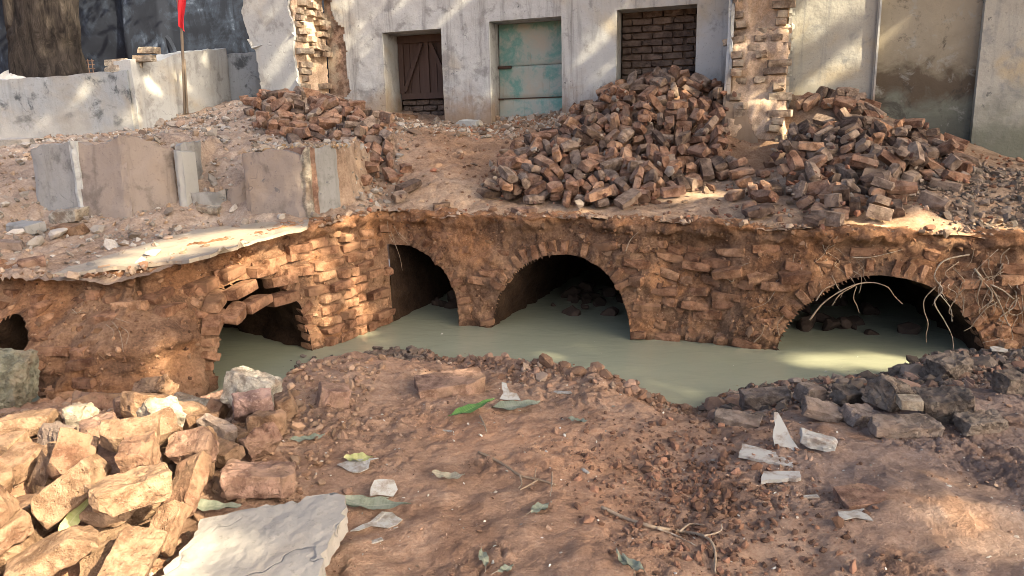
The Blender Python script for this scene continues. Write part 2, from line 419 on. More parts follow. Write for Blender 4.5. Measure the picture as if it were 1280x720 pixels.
plaster("cream_wash", (0.43, 0.42, 0.37), (0.46, 0.39, 0.27), (0.27, 0.28, 0.275), damp=(1.30, 1.95, (0.12, 0.13, 0.095)), streak=0.7, spot_amt=0.7)
plaster("loose_plaster", (0.45, 0.455, 0.425), (0.43, 0.38, 0.29), (0.27, 0.26, 0.24), streak=0.65, spot_amt=0.35)
plaster("low_wall_wash", (0.28, 0.30, 0.305), (0.26, 0.22, 0.16), (0.07, 0.078, 0.082), damp=(1.45, 2.0, (0.40, 0.385, 0.34)), streak=0.35, spot_amt=0.9, blot=0.95)
plaster("pink_plaster", (0.285, 0.235, 0.195), (0.32, 0.245, 0.18), (0.15, 0.125, 0.105), streak=0.5, spot_amt=0.6)
plaster("grey_plaster", (0.30, 0.29, 0.265), (0.33, 0.28, 0.215), (0.15, 0.145, 0.13), streak=0.6, spot_amt=0.6)
plaster("cement_slab", (0.325, 0.30, 0.255), (0.30, 0.245, 0.18), (0.20, 0.18, 0.15), streak=0.0, spot_amt=0.7, blot=0.45)
plaster("cement_skin", (0.36, 0.30, 0.225), (0.38, 0.30, 0.205), (0.27, 0.21, 0.155), streak=0.0, spot_amt=0.25)

n = NB("green_panel", 0.85, 0.25)
a = n.noise(2.6, 6, 0.66, 0.15); b = n.noise(9.0, 6, 0.68); st = n.noise(1.0, 5, 0.65, 0.3, n.map((9, 9, 1.2)))
col = n.ramp(a, [(0.34, (0.42, 0.40, 0.33)), (0.46, (0.36, 0.41, 0.36)), (0.56, (0.16, 0.33, 0.29)), (0.7, (0.26, 0.42, 0.37))])
col = n.mix(n.rng(b, 0.5, 0.68, 0, 0.6), col, (0.42, 0.42, 0.37)); col = n.mix(n.rng(st, 0.56, 0.72, 0, 0.5), col, (0.25, 0.21, 0.15))
MAT["green_panel"] = n.done(col, n.bump(n.noise(12, 5, 0.6), 0.35, 0.01))
n = NB("stained_panel", 0.9, 0.2)
zz = n.sep()[2]; w = n.math('ADD', zz, n.math('MULTIPLY', n.noise(2.2, 5, 0.65, 0.4), 1.0))
col = n.ramp(n.rng(w, 1.75, 3.1), [(0.0, (0.10, 0.105, 0.088)), (0.25, (0.16, 0.17, 0.14)), (0.42, (0.105, 0.083, 0.06)), (0.62, (0.12, 0.098, 0.07)), (0.78, (0.27, 0.24, 0.18)), (1.0, (0.36, 0.325, 0.25))])
col = n.mix(n.rng(n.noise(5.5, 6, 0.7, 0.4), 0.54, 0.66, 0, 0.6), col, (0.36, 0.37, 0.34)); col = n.mix(n.rng(n.noise(3.1, 6, 0.72, 0.6), 0.54, 0.66, 0, 0.75), col, (0.055, 0.05, 0.045))
MAT["stained_panel"] = n.done(col, n.bump(n.noise(9, 6, 0.65), 0.5, 0.015))
n = NB("black_stain", 0.9, 0.2)
a = n.noise(0.8, 7, 0.66, 1.2); b = n.noise(1.0, 7, 0.72, 0.8, n.map((2.6, 2.6, 1.3)))
f = n.math('ADD', n.math('MULTIPLY', a, 0.6), n.math('MULTIPLY', b, 0.5))
col = n.ramp(f, [(0.56, (0.009, 0.012, 0.019)), (0.635, (0.022, 0.031, 0.048)), (0.69, (0.085, 0.11, 0.155)), (0.78, (0.32, 0.35, 0.40))])
MAT["black_stain"] = n.done(col, n.bump(b, 0.3, 0.02))

n = NB("canal_water", 0.05, 0.6)
a = n.noise(1.3, 3, 0.5, 0.6)
n.b.inputs["IOR"].default_value = 1.33
MAT["canal_water"] = n.done(n.mix(a, (0.285, 0.295, 0.195), (0.345, 0.355, 0.25)),
                            n.bump(n.noise(5.0, 4, 0.5, 0.8, n.map((1.0, 1.8, 1.0))), 0.22, 0.02), n.rng(n.noise(2.0, 3), 0.35, 0.7, 0.04, 0.12))
n = NB("bark", 0.95, 0.15)
a = n.noise(1.0, 7, 0.7, 1.0, n.map((11, 11, 2.2))); b = n.noise(2.0, 4)
col = n.ramp(a, [(0.36, (0.025, 0.021, 0.019)), (0.55, (0.085, 0.070, 0.058)), (0.72, (0.17, 0.145, 0.12))]); col = n.mix(n.rng(b, 0.6, 0.72, 0, 0.5), col, (0.22, 0.18, 0.13))
MAT["bark"] = n.done(n.hsv(col, 0.5, 1.0, 0.42), n.bump(a, 1.0, 0.05))
n = NB("old_door_wood", 0.85, 0.25)
a = n.noise(1.0, 6, 0.7, 0.4, n.map((30, 30, 2.0)))
MAT["old_door_wood"] = n.done(n.mix(a, n.hsv(n.ramp(n.rand(), [(0, (0.055, 0.032, 0.026)), (1, (0.085, 0.05, 0.04))]), 0.5, 1, 0.8), (0.115, 0.078, 0.062)), n.bump(a, 0.5, 0.006))
n = NB("rusty_iron", 0.75, 0.35)
MAT["rusty_iron"] = n.done(n.mix(n.noise(40, 4), (0.025, 0.02, 0.018), (0.10, 0.055, 0.035)), n.bump(n.noise(80, 3), 0.4, 0.003))
n = NB("red_cloth", 0.8, 0.2)
MAT["red_cloth"] = n.done(n.mix(n.noise(9, 4), (0.55, 0.02, 0.03), (0.72, 0.05, 0.06)))
n = NB("weathered_pole", 0.85, 0.2)
MAT["weathered_pole"] = n.done(n.mix(n.noise(1.0, 5, 0.7, 0.3, n.map((30, 30, 3))), (0.12, 0.09, 0.065), (0.30, 0.24, 0.17)))
n = NB("pale_root", 0.85, 0.2)
a = n.noise(60, 4); MAT["pale_root"] = n.done(n.mix(n.rng(a, 0.4, 0.65), n.ramp(n.rand(), [(0, (0.22, 0.155, 0.10)), (0.5, (0.34, 0.265, 0.185)), (1, (0.42, 0.355, 0.27))]), (0.28, 0.20, 0.13)), n.bump(a, 0.4, 0.004))
def leaf_mat(name, c1, c2, vein):
    n = NB(name, 0.6, 0.35)
    tc = n.t.nodes.new("ShaderNodeTexCoord").outputs["Object"]; xyz = n.sep(tc)
    mid = n.rng(n.math('ABSOLUTE', xyz[1]), 0.0, 0.0022, 1.0, 0.0)
    rib = n.t.nodes.new("ShaderNodeTexWave"); rib.inputs["Scale"].default_value = 28.0; n.put(rib.inputs[0], tc); rib.inputs["Distortion"].default_value = 1.5
    col = n.mix(n.rng(n.noise(30, 5, 0.65), 0.35, 0.65), c1, c2); col = n.mix(n.math('MULTIPLY', rib.outputs["Fac"], 0.15), col, vein); col = n.mix(n.math('MULTIPLY', mid, 0.7), col, vein)
    MAT[name] = n.done(col); return MAT[name]
leaf_mat("fresh_leaf", (0.055, 0.14, 0.03), (0.10, 0.20, 0.045), (0.22, 0.30, 0.10))
leaf_mat("grey_leaf", (0.14, 0.16, 0.105), (0.23, 0.245, 0.175), (0.32, 0.31, 0.23))
leaf_mat("dry_leaf", (0.24, 0.21, 0.14), (0.34, 0.30, 0.20), (0.4, 0.36, 0.26))
leaf_mat("yellow_leaf", (0.30, 0.32, 0.10), (0.42, 0.40, 0.17), (0.5, 0.46, 0.25))
n = NB("crown_leaf", 0.55, 0.35)
MAT["crown_leaf"] = n.done(n.mix(n.noise(3.0, 4), (0.035, 0.075, 0.018), (0.085, 0.14, 0.035)))
n = NB("pale_scrap", 0.55, 0.4)
MAT["pale_scrap"] = n.done(n.mix(n.rng(n.noise(30, 5, 0.65), 0.4, 0.65), (0.38, 0.37, 0.33), (0.24, 0.20, 0.155)), n.bump(n.noise(45, 4), 0.4, 0.006))
n = NB("white_tile", 0.6, 0.4)
MAT["white_tile"] = n.done(n.mix(n.rng(n.noise(22, 5, 0.65), 0.45, 0.7), (0.37, 0.36, 0.325), (0.22, 0.17, 0.13)), n.bump(n.noise(60, 4), 0.25, 0.004))
# ------------------------------------------------------------------ the lie of the land
FA = math.radians(19)
FU = np.array([math.cos(FA), -math.sin(FA), 0]); FN = np.array([FU[1], -FU[0], 0])
FP = at_y(820, 150, 8.6); FP[2] = 0
def fpt(s, z, out=0.0):
    s, z, out = np.broadcast_arrays(np.asarray(s, float), np.asarray(z, float), np.asarray(out, float))
    return FP + s[..., None] * FU + out[..., None] * FN + z[..., None] * np.array([0, 0, 1.0])

# foot of the vault wall, from left to right (x, y), with the height of its top edge
PATH = np.array([(-7.0, 5.0), (-4.6, 4.72), (-3.27, 4.47), (-2.82, 4.36), (-2.25, 4.20), (-2.10, 4.32), (-2.0, 4.62), (-1.70, 4.98), (-1.47, 5.27), (-1.24, 5.72), (-1.05, 6.10),
                 (-0.90, 6.09), (-0.37, 5.9), (0.31, 5.67), (0.85, 5.44), (1.96, 4.99), (3.08, 4.76), (3.98, 4.63), (7.0, 4.4)])
TOPZ = np.array([0.80, 0.78, 0.74, 0.74, 0.76, 0.78, 0.80, 0.86, 0.90, 0.91, 0.915, 0.91, 0.885, 0.88, 0.88, 0.84, 0.80, 0.79, 0.8])
_pd = np.r_[0, np.cumsum(np.linalg.norm(np.diff(PATH, axis=0), axis=1))]
PLEN = _pd[-1]
def gauss_smooth(a, sig):
    k = np.arange(-int(3 * sig), int(3 * sig) + 1); w = np.exp(-0.5 * (k / sig) ** 2); w /= w.sum()
    return np.convolve(np.pad(a, len(k) // 2, mode='edge'), w, 'valid')
_ss = np.arange(0, PLEN, 0.01)
_px = gauss_smooth(np.interp(_ss, _pd, PATH[:, 0]), 3.5); _py = gauss_smooth(np.interp(_ss, _pd, PATH[:, 1]), 3.5)
_pz = gauss_smooth(np.interp(_ss, _pd, TOPZ), 12)
_tx = gauss_smooth(np.gradient(_px), 4); _ty = gauss_smooth(np.gradient(_py), 4); _tl = np.hypot(_tx, _ty)
_nx, _ny = _ty / _tl, -_tx / _tl                                  # outward (towards the water)
def path_at(s):
    return [np.interp(s, _ss, a) for a in (_px, _py, _pz, _nx, _ny)]
def s_of_x(x): return np.interp(x, _px, _ss)                      # _px rises with s
def edge_y(x): return np.interp(x, _px, _py)

# upper ground: a smooth sheet through levelled points
_C = []
for s in np.arange(0.2, PLEN, 0.45):
    x, y, z, nx, ny = path_at(s); _C.append((x, y, z)); _C.append((x, y + 0.35, z + 0.03))
_C += [(-3.7, 5.75, .90), (-3.0, 5.62, .88), (-2.0, 5.65, .88), (-1.3, 5.75, .91), (-2.35, 5.85, .90), (-2.55, 5.6, .88), (-2.2, 5.4, .88), (-2.3, 6.02, 1.09), (-3.4, 5.75, .89), (-1.6, 5.62, .88), (-2.9, 5.3, .85), (-3.6, 5.4, .88), (-3.4, 6.35, 1.40), (-2.9, 6.4, 1.46), (-2.3, 6.2, 1.28), (-1.7, 6.25, 1.40), (-2.3, 7.2, 1.55),
       (-4.5, 8.0, 1.55), (-5.8, 8.4, 1.5), (-4.2, 6.8, 1.42), (-5.0, 6.1, 1.25), (-4.2, 5.4, .98), (-6.5, 6.5, 1.3), (-7.5, 9, 1.6), (-3.7, 10.1, 2.0), (-4.2, 8.5, 1.60), (-3.9, 9.3, 1.82), (-3.2, 8.5, 1.68),
       (-6, 12, 2.0), (-9, 13, 2.0), (-3, 12, 2.0), (6.5, 7, 1.1), (7, 9, 1.2), (7, 5, .85), (-1.15, 9.35, 1.62), (-0.1, 9.05, 1.60), (0.6, 8.85, 1.66), (-.6, 8.2, 1.47), (4.6, 7.3, 1.25), (5.1, 7.2, 1.10), (5.8, 6.4, 1.0)]
for (a, b, y) in [(520, 200, 7.3), (560, 230, 6.6), (500, 250, 6.3), (640, 240, 6.7), (740, 250, 6.4), (830, 243, 6.4), (890, 228, 6.6), (700, 195, 7.5), (780, 176, 7.5), (860, 166, 7.4),
                  (680, 168, 8.3), (760, 132, 8.15), (820, 102, 8.35), (875, 112, 8.2), (1000, 268, 5.3), (1090, 266, 5.1), (1150, 258, 5.2), (960, 218, 6.4), (1050, 210, 6.25), (1140, 214, 6.1),
                  (1200, 222, 6.0), (1000, 148, 7.4), (1040, 124, 7.55), (1110, 158, 7.3), (1180, 195, 6.9), (930, 250, 5.85), (900, 242, 6.2), (950, 204, 7.2), (925, 206, 7.25), (975, 206, 7.2), (905, 214, 7.0), (330, 126, 8.9), (372, 120, 9.0),
                  (420, 147, 8.6), (470, 156, 8.3), (350, 165, 7.8), (420, 186, 7.4), (470, 192, 7.3), (440, 222, 6.9)]:
    _C.append(tuple(at_y(a, b, y)))
_C = np.array(_C)
_D = np.linalg.norm(_C[:, None, :2] - _C[None, :, :2], axis=2)
_A = np.block([[_D + 0.02 * np.eye(len(_C)) * -1, np.c_[np.ones(len(_C)), _C[:, :2]]], [np.c_[np.ones(len(_C)), _C[:, :2]].T, np.zeros((3, 3))]])
_W = np.linalg.solve(_A, np.r_[_C[:, 2], 0, 0, 0])
def H_up0(x, y):
    x = np.asarray(x, float); y = np.asarray(y, float); sh = x.shape; x = x.ravel(); y = y.ravel(); out = np.empty(len(x))
    for k in range(0, len(x), 20000):
        a, b = x[k:k + 20000], y[k:k + 20000]
        D = np.hypot(a[:, None] - _C[None, :, 0], b[:, None] - _C[None, :, 1])
        out[k:k + 20000] = D @ _W[:-3] + _W[-3] + _W[-2] * a + _W[-1] * b
    return out.reshape(sh)
_TX = np.array([-3.7, -3.4, -2.98, -2.58, -2.54, -2.05, -2.03, -1.5, -1.3]); _TY = np.array([5.97, 5.83, 5.74, 5.95, 5.99, 5.98, 5.88, 5.80, 6.0])
_TF = np.array([1.48, 1.51, 1.53, 1.45, 1.10, 1.11, 1.41, 1.44, 1.44]); _TS = np.array([.1, .1, .1, .2, 1, 1, .1, .1, .1])
def H_up(x, y):
    x = np.asarray(x, float); y = np.asarray(y, float)
    z = H_up0(x, y); p = vec3(x, y)
    v = np.asarray(y, float) - edge_y(x)
    ez = np.interp(x, _px, _pz)
    z = ez - 0.015 + (z - ez + 0.015) * sst(v, 0.0, 0.35)
    yl = np.interp(x, _TX, _TY); lv = np.interp(x, _TX, _TF) + 0.75 * np.clip(y - yl - 0.1, 0, 0.45) * np.interp(x, _TX, _TS)      # debris filling the broken tank
    inside_t = sst(y, yl + 0.05, yl + 0.09) * sst(x, -3.74, -3.66) * sst(x, -1.27, -1.34) * sst(y, yl + 1.6, yl + 0.8)
    z = z + np.maximum(lv - z, 0) * inside_t
    rubble = sst(pn(p, 0.7, 3.0), -0.25, 0.35)
    z = z + 0.015 * np.exp(-((y - yl + 0.10) / 0.09) ** 2) * sst(x, -3.9, -3.5) * sst(x, -1.1, -1.4) * (0.6 + pn(p, 3.0, 2.0))
    rubble = np.maximum(rubble * (0.35 + 0.65 * sst(x, -0.9, -1.6)), 0.9 * inside_t)
    f1, f2, ci = worley(x + 0.03 * pn(p, 9.0), y, 11.0, 3)
    return z + fbm(p, 2.2, 3, 1.0) * 0.035 + (fbm(p, 8.0, 3, 5.0) * 0.020 + np.abs(fbm(p, 21.0, 2, 9.0)) * 0.014 + (sst(f2 - f1, 0.0, 0.3) * (0.4 + ci) - 0.4) * 0.022) * (0.30 + 0.9 * rubble)

# near bank: crest line (picture point, level)
_cr = [(-6.0, 4.0, .1), (-2.6, 3.85, .16), (-1.62, 3.62, .06), (-1.40, 3.58, .04), (-1.28, 3.66, .03), (-1.19, 4.62, .05)] + [tuple(on_z(*q)) for q in [(225, 520, .10), (470, 438, .11), (530, 440, .14), (590, 447, .2), (660, 455, .28),
      (740, 462, .28), (790, 482, .2), (860, 512, .07), (885, 512, .06), (930, 492, .10), (1000, 482, .13), (1085, 473, .14), (1130, 462, .16), (1190, 448, .20), (1280, 440, .22), (1400, 435, .24)]] + [(7, 4.1, .3)]
_cr = np.array(sorted(_cr))
def crest_y(x): return np.interp(x, _cr[:, 0], _cr[:, 1])
def H_fg0(x, y):
    x = np.asarray(x, float); y = np.asarray(y, float)
    yc = crest_y(x); zc = np.interp(x, _cr[:, 0], _cr[:, 2])
    near = 0.285 - 0.06 * np.exp(-(((x + 1.2) / 0.28) ** 2 + ((y - 3.3) / 0.4) ** 2)) + 0.035 * sst(x, 0.6, 1.6) * sst(y, 3.2, 2.2) + 0.05 * sst(x, -0.2, -1.0)
    z = near + (zc - near) * sst(yc - y, 0.9, 0.02)
    z = z + 0.10 * np.exp(-(((x + 1.75) / 0.7) ** 2 + ((y - 2.9) / 0.75) ** 2))       # under the brick heap
    z = z - 0.05 * np.exp(-(((x - 0.62) / 0.25) ** 2 + ((y - 2.5) / 0.45) ** 2))      # trodden hollow
    t = sst(y - yc, 0.0, 0.42)
    return z * (1 - t) - 0.38 * t
def H_fg(x, y):
    p = vec3(x, y); z = H_fg0(x, y); x = np.asarray(x, float); y = np.asarray(y, float)
    clod = sst(crest_y(x) - y, 0.75, 0.05) * 0.8 + sst(pn(p, 1.5, 4.0), 0.05, 0.5) * 0.5
    wx, wy = x + 0.02 * pn(p, 11.0, 5.0), y + 0.02 * pn(p, 11.0, 8.0)
    f1, f2, ci = worley(wx, wy, 15.0, 7); g1, g2, cj = worley(wx, wy, 38.0, 9)
    loose = np.clip(0.03 + sst(fbm(p, 2.0, 3, 12.0), 0.08, 0.42) + 0.55 * clod * sst(fbm(p, 1.7, 2, 2.0), -0.2, 0.2), 0, 1.3)
    plates = ((sst(f2 - f1, 0.0, 0.28) * (0.5 + ci) - 0.6) * 0.012 + (sst(g2 - g1, 0.0, 0.3) * (0.5 + cj) - 0.6) * 0.006) * loose      # broken crust
    return z + fbm(p, 2.1, 3, 8.0) * 0.032 + fbm(p, 8.0, 4, 6.0) * 0.012 + (np.abs(fbm(p, 13.0, 3, 3.0)) * 0.030 - 0.008) * (0.15 + clod) + fbm(p, 45.0, 2, 1.0) * 0.004 + plates
def tint_mix(n, a, w):
    """n base tints (k,3) -> towards a by w"""
    return n * (1 - w[..., None]) + np.array(a) * w[..., None]

# ---- near bank
xs = np.r_[np.arange(-5.0, -2.6, 0.06), np.arange(-2.6, 3.3, 0.0115), np.arange(3.3, 5.5, 0.06)]
ys = np.r_[np.arange(-3.0, 1.5, 0.08), np.arange(1.5, 4.3, 0.0115), np.arange(4.3, 5.3, 0.03)]
X, Y = np.meshgrid(xs, ys, indexing='ij'); Z = H_fg(X, Y)
P = vec3(X, Y, Z); p2 = vec3(X, Y)
T = np.ones(X.shape + (3,))
T = tint_mix(T, (0.70, 0.79, 0.95), 0.95 * sst(X + 0.35 * pn(p2, 1.3), 0.6, 1.5))                       # greyer soil on the right
mud = sst(crest_y(X) - Y + 0.22 * pn(p2, 2.2, 3), 0.62, 0.30) * sst(X + 0.2 * pn(p2, 2), 0.75, 1.2)
mud = np.maximum(mud, sst(0.34 - np.abs(Y - 4.75 + 0.08 * pn(p2, 4)), 0.0, 0.15) * sst(X, -0.1, -0.45) * sst(X, -2.0, -1.5))
T = tint_mix(T, (0.50, 0.52, 0.55), 0.9 * mud)                                                       # wet dark mud thrown up on the bank
T = tint_mix(T, (1.22, 1.02, 0.86), 0.7 * sst(pn(p2, 0.9, 6.0), 0.0, 0.5) * sst(X, 0.9, -0.2))
T = tint_mix(T, (0.78, 0.73, 0.70), 0.75 * sst(fbm(p2, 3.3, 3, 4.0), 0.18, 0.5))
T = tint_mix(T, (0.50, 0.50, 0.50), sst(Z + 0.02 * pn(p2, 9), 0.05, 0.0))
near_bank = mesh_obj("near_bank", P.reshape(-1, 3), grid_faces(*X.shape), MAT["foreground_earth"], smooth=True, tint=T.reshape(-1, 3))
tag(near_bank, kind="structure")

# ---- upper ground
sg = np.r_[np.arange(0.0, 3.2, 0.05), np.arange(3.2, 10.6, 0.018), np.arange(10.6, PLEN - 0.05, 0.05)]
vg = np.r_[np.arange(0.05, 2.6, 0.018), np.arange(2.6, 4.6, 0.03), np.arange(4.6, 9.0, 0.12)]
gx, gy, gz, gnx, gny = path_at(sg)
X = np.repeat(gx[:, None], len(vg), 1); Y = gy[:, None] + vg[None]
Z = H_up(X, Y); p2 = vec3(X, Y)
T = np.ones(X.shape + (3,))
greyz = sst(-1.4 - X + 0.5 * pn(p2, 1.2), 0.0, 0.6) * sst(Y, 5.2, 5.8)
T = tint_mix(T, (0.92, 1.0, 1.10), 0.75 * greyz); T = tint_mix(T, (1.25, 1.35, 1.45), 0.5 * greyz * sst(fbm(p2, 2.6, 3, 2.0), 0.0, 0.4))
T = tint_mix(T, (0.86, 0.70, 0.58), 0.7 * sst(Y, 6.4, 7.2) * sst(X, -1.4, -0.6) * sst(X, 5.5, 4.5))
T = tint_mix(T, (0.62, 0.64, 0.66), 0.7 * sst(X + 0.3 * pn(p2, 1.4), 2.4, 3.1) * sst(Y, 5.0, 5.5))
T = tint_mix(T, (1.30, 1.22, 1.10), 0.85 * sst(Y - np.interp(X, _px, _py) + 0.3 * pn(p2, 1.5, 7.0), 1.1, 0.35) * sst(X, -1.0, -0.5))
upper_ground = mesh_obj("upper_ground", vec3(X, Y, Z).reshape(-1, 3), grid_faces(*X.shape), MAT["upper_earth"], smooth=True, tint=T.reshape(-1, 3))
tag(upper_ground, kind="structure")

# ---- one wide sheet of ground out to the horizon
th = np.linspace(0, 2 * math.pi, 97); rr = np.array([0.0, 5.0, 7.5, 9.0, 11.0, 16.0, 30.0, 70.0, 180.0, 480.0])
Rr, Th = np.meshgrid(rr, th, indexing='ij'); X = Rr * np.cos(Th); Y = 6.0 + Rr * np.sin(Th)
Z = -0.9 + sst(Rr, 7.5, 11.5) * 2.2 * sst(Y, 0.0, 4.0) + sst(Rr, 6.0, 9.0) * 1.0 * (1 - sst(Y, 0.0, 4.0)) + pn(vec3(X, Y), 0.05) * 0.4 * sst(Rr, 20, 60)
tag(mesh_obj("ground", vec3(X, Y, Z).reshape(-1, 3), grid_faces(*X.shape), MAT["far_earth"], smooth=True), kind="structure")

# ---- water standing in the channel and under the vaults
xs = np.arange(-6.5, 6.6, 0.1); ys = np.arange(3.2, 9.3, 0.1)
X, Y = np.meshgrid(xs, ys, indexing='ij')
tag(mesh_obj("canal_water", vec3(X, Y, 0 * X).reshape(-1, 3), grid_faces(*X.shape), MAT["canal_water"], smooth=True), kind="structure")
# ------------------------------------------------------------------ the brick vault wall with its openings
def sx(x): return float(s_of_x(x))
S_CORNER = sx(-1.05)
#            centre s, half width, springing z, height, exponent, tunnel depth
ARCHES = [(sx(-0.98), 0.60, -0.12, 0.745, 2.1, 2.6), (sx(0.385), 0.575, -0.10, 0.70, 2.2, 2.6), (sx(2.50), 0.66, -0.10, 0.64, 2.0, 2.4),
          (sx(-1.78), 0.46, -0.08, 0.69, 2.3, 1.7), (sx(-3.03), 0.33, -0.10, 0.62, 2.0, 1.6)]
ARCHES[0] = (S_CORNER + 0.10, 0.585, -0.12, 0.76, 2.2, 2.6)
def arch_val(s, z):
    """<1 inside an opening"""
    m = np.full(np.broadcast(s, z).shape, 9.0)
    for k, (c, w, z0, h, e, d) in enumerate(ARCHES):
        ds = s - c
        val = (np.abs(ds / w) ** e + np.abs((z - z0) / h) ** e) ** (1 / e)
        if k == 0: val = np.where(s < S_CORNER + 0.035, 9.0, val)
        m = np.minimum(m, val)
    return m
def face_out(s, z):
    x, y, top, nx, ny = path_at(s); rel = np.clip(z / np.maximum(top, .3), -0.3, 1.1)
    q = np.stack(np.broadcast_arrays(x, y, z * 1.0), -1)
    qs = np.stack(np.broadcast_arrays(s, z * 1.7, 0.0 * z), -1)
    o = 0.05 - 0.10 * rel
    left = sst(s, sx(-2.02) + 0.05, sx(-2.2)) + 0.75 * sst(s, sx(-1.62), sx(-1.85)) * sst(s, sx(-2.2), sx(-2.0))
    o = o + left * (0.16 - 0.30 * sst(rel, 0.42, 1.0) + 0.05 * fbm(q, 5.0, 3, 11.0) + 0.02 * np.round(3 * fbm(q, 6.0, 2, 3.0)) / 3)                             # left block: sloping earth above a blunt lower corner
    o = o + 0.05 * sst(rel, 0.86, 0.95) * (0.2 + 1.8 * fbm(qs, 3.4, 3, 2.0))               # crust at the lip
    o = o - 0.04 * sst(rel, 0.6, 0.78) * sst(rel, 0.95, 0.86)
    o = o - 0.07 * sst(s, sx(1.02), sx(1.15)) * sst(s, sx(1.62), sx(1.45)) * sst(rel, 0.92, 0.8)   # fallen patch beside the third arch
    o = o + 0.045 * fbm(q, 3.0, 3, 2.0) + 0.026 * fbm(q, 9.0, 3, 7.0) + 0.020 * np.abs(fbm(q, 22.0, 3, 1.0))
    return o
DS = 0.0125
sw = np.arange(2.0, PLEN - 2.0, DS); tw = np.r_[np.linspace(0, 1, 100), 1 + np.linspace(0.012, 0.16, 12)]
x, y, top, nx, ny = path_at(sw)
topn = top + 0.03 * fbm(np.stack([sw, 0 * sw, 0 * sw], -1), 1.7, 4, 3.0)
S2 = np.repeat(sw[:, None], len(tw), 1); zt = np.minimum(tw, 1.0)
Z2 = -0.30 + (topn[:, None] + 0.30) * zt[None]
# pull grid points near an opening's rim onto the rim
av = arch_val(S2, Z2)
for k, (c, w, z0, h, e, d) in enumerate(ARCHES):
    ds = S2 - c; val = (np.abs(ds / w) ** e + np.abs((Z2 - z0) / h) ** e) ** (1 / e)
    near = (np.abs(val - 1) < 0.028) & (Z2 > -0.25)
    if k == 0: near &= S2 > S_CORNER + 0.06
    S2 = np.where(near, c + ds / val, S2); Z2 = np.where(near, z0 + (Z2 - z0) / val, Z2)
out = face_out(S2, Z2)
X2, Y2, _, NX2, NY2 = path_at(S2)
back = np.maximum(tw - 1, 0)[None] * 1.5
lip = 0.03 * (1 - np.exp(-np.maximum(tw - 1, 0)[None] * 20))
Xw = X2 + NX2 * out - NX2 * back * 0.6; Yw = Y2 + NY2 * out - NY2 * back * 0.6 + 0.4 * back; Zw = Z2 + lip - 0.02 * (back / 0.25)
Vw = vec3(Xw, Yw, Zw); Vw[..., 2] += (0.022 * fbm(Vw, 7.0, 3, 4.0) + 0.018 * np.abs(fbm(Vw, 24.0, 2, 6.0))) * sst(tw[None], 0.86, 0.97)
cs = (S2[:-1, :-1] + S2[1:, 1:]) / 2; cz = (Z2[:-1, :-1] + Z2[1:, 1:]) / 2
inside = arch_val(cs, cz) < 0.998
f_all = np.arange(S2.size).reshape(S2.shape)
quads = np.stack([f_all[:-1, :-1], f_all[1:, :-1], f_all[1:, 1:], f_all[:-1, 1:]], -1)
q2 = vec3(S2, Z2); relz = Z2 / top[:, None]
T = np.ones(S2.shape + (3,))
T = tint_mix(T, (1.25, 1.05, 0.85), 0.8 * sst(fbm(q2, 1.6, 3, 3.0), -0.05, 0.45))
T = tint_mix(T, (0.66, 0.66, 0.70), 0.75 * sst(fbm(q2, 2.3, 4, 9.0), 0.05, 0.4))
T = tint_mix(T, (1.55, 1.35, 1.15), 0.8 * sst(relz + 0.06 * pn(q2, 6), 0.93, 1.0))
T = tint_mix(T, (0.55, 0.55, 0.56), sst(Z2 + 0.03 * pn(q2, 5.0), 0.07, 0.01))         # tide mark: soaked to a line above the water

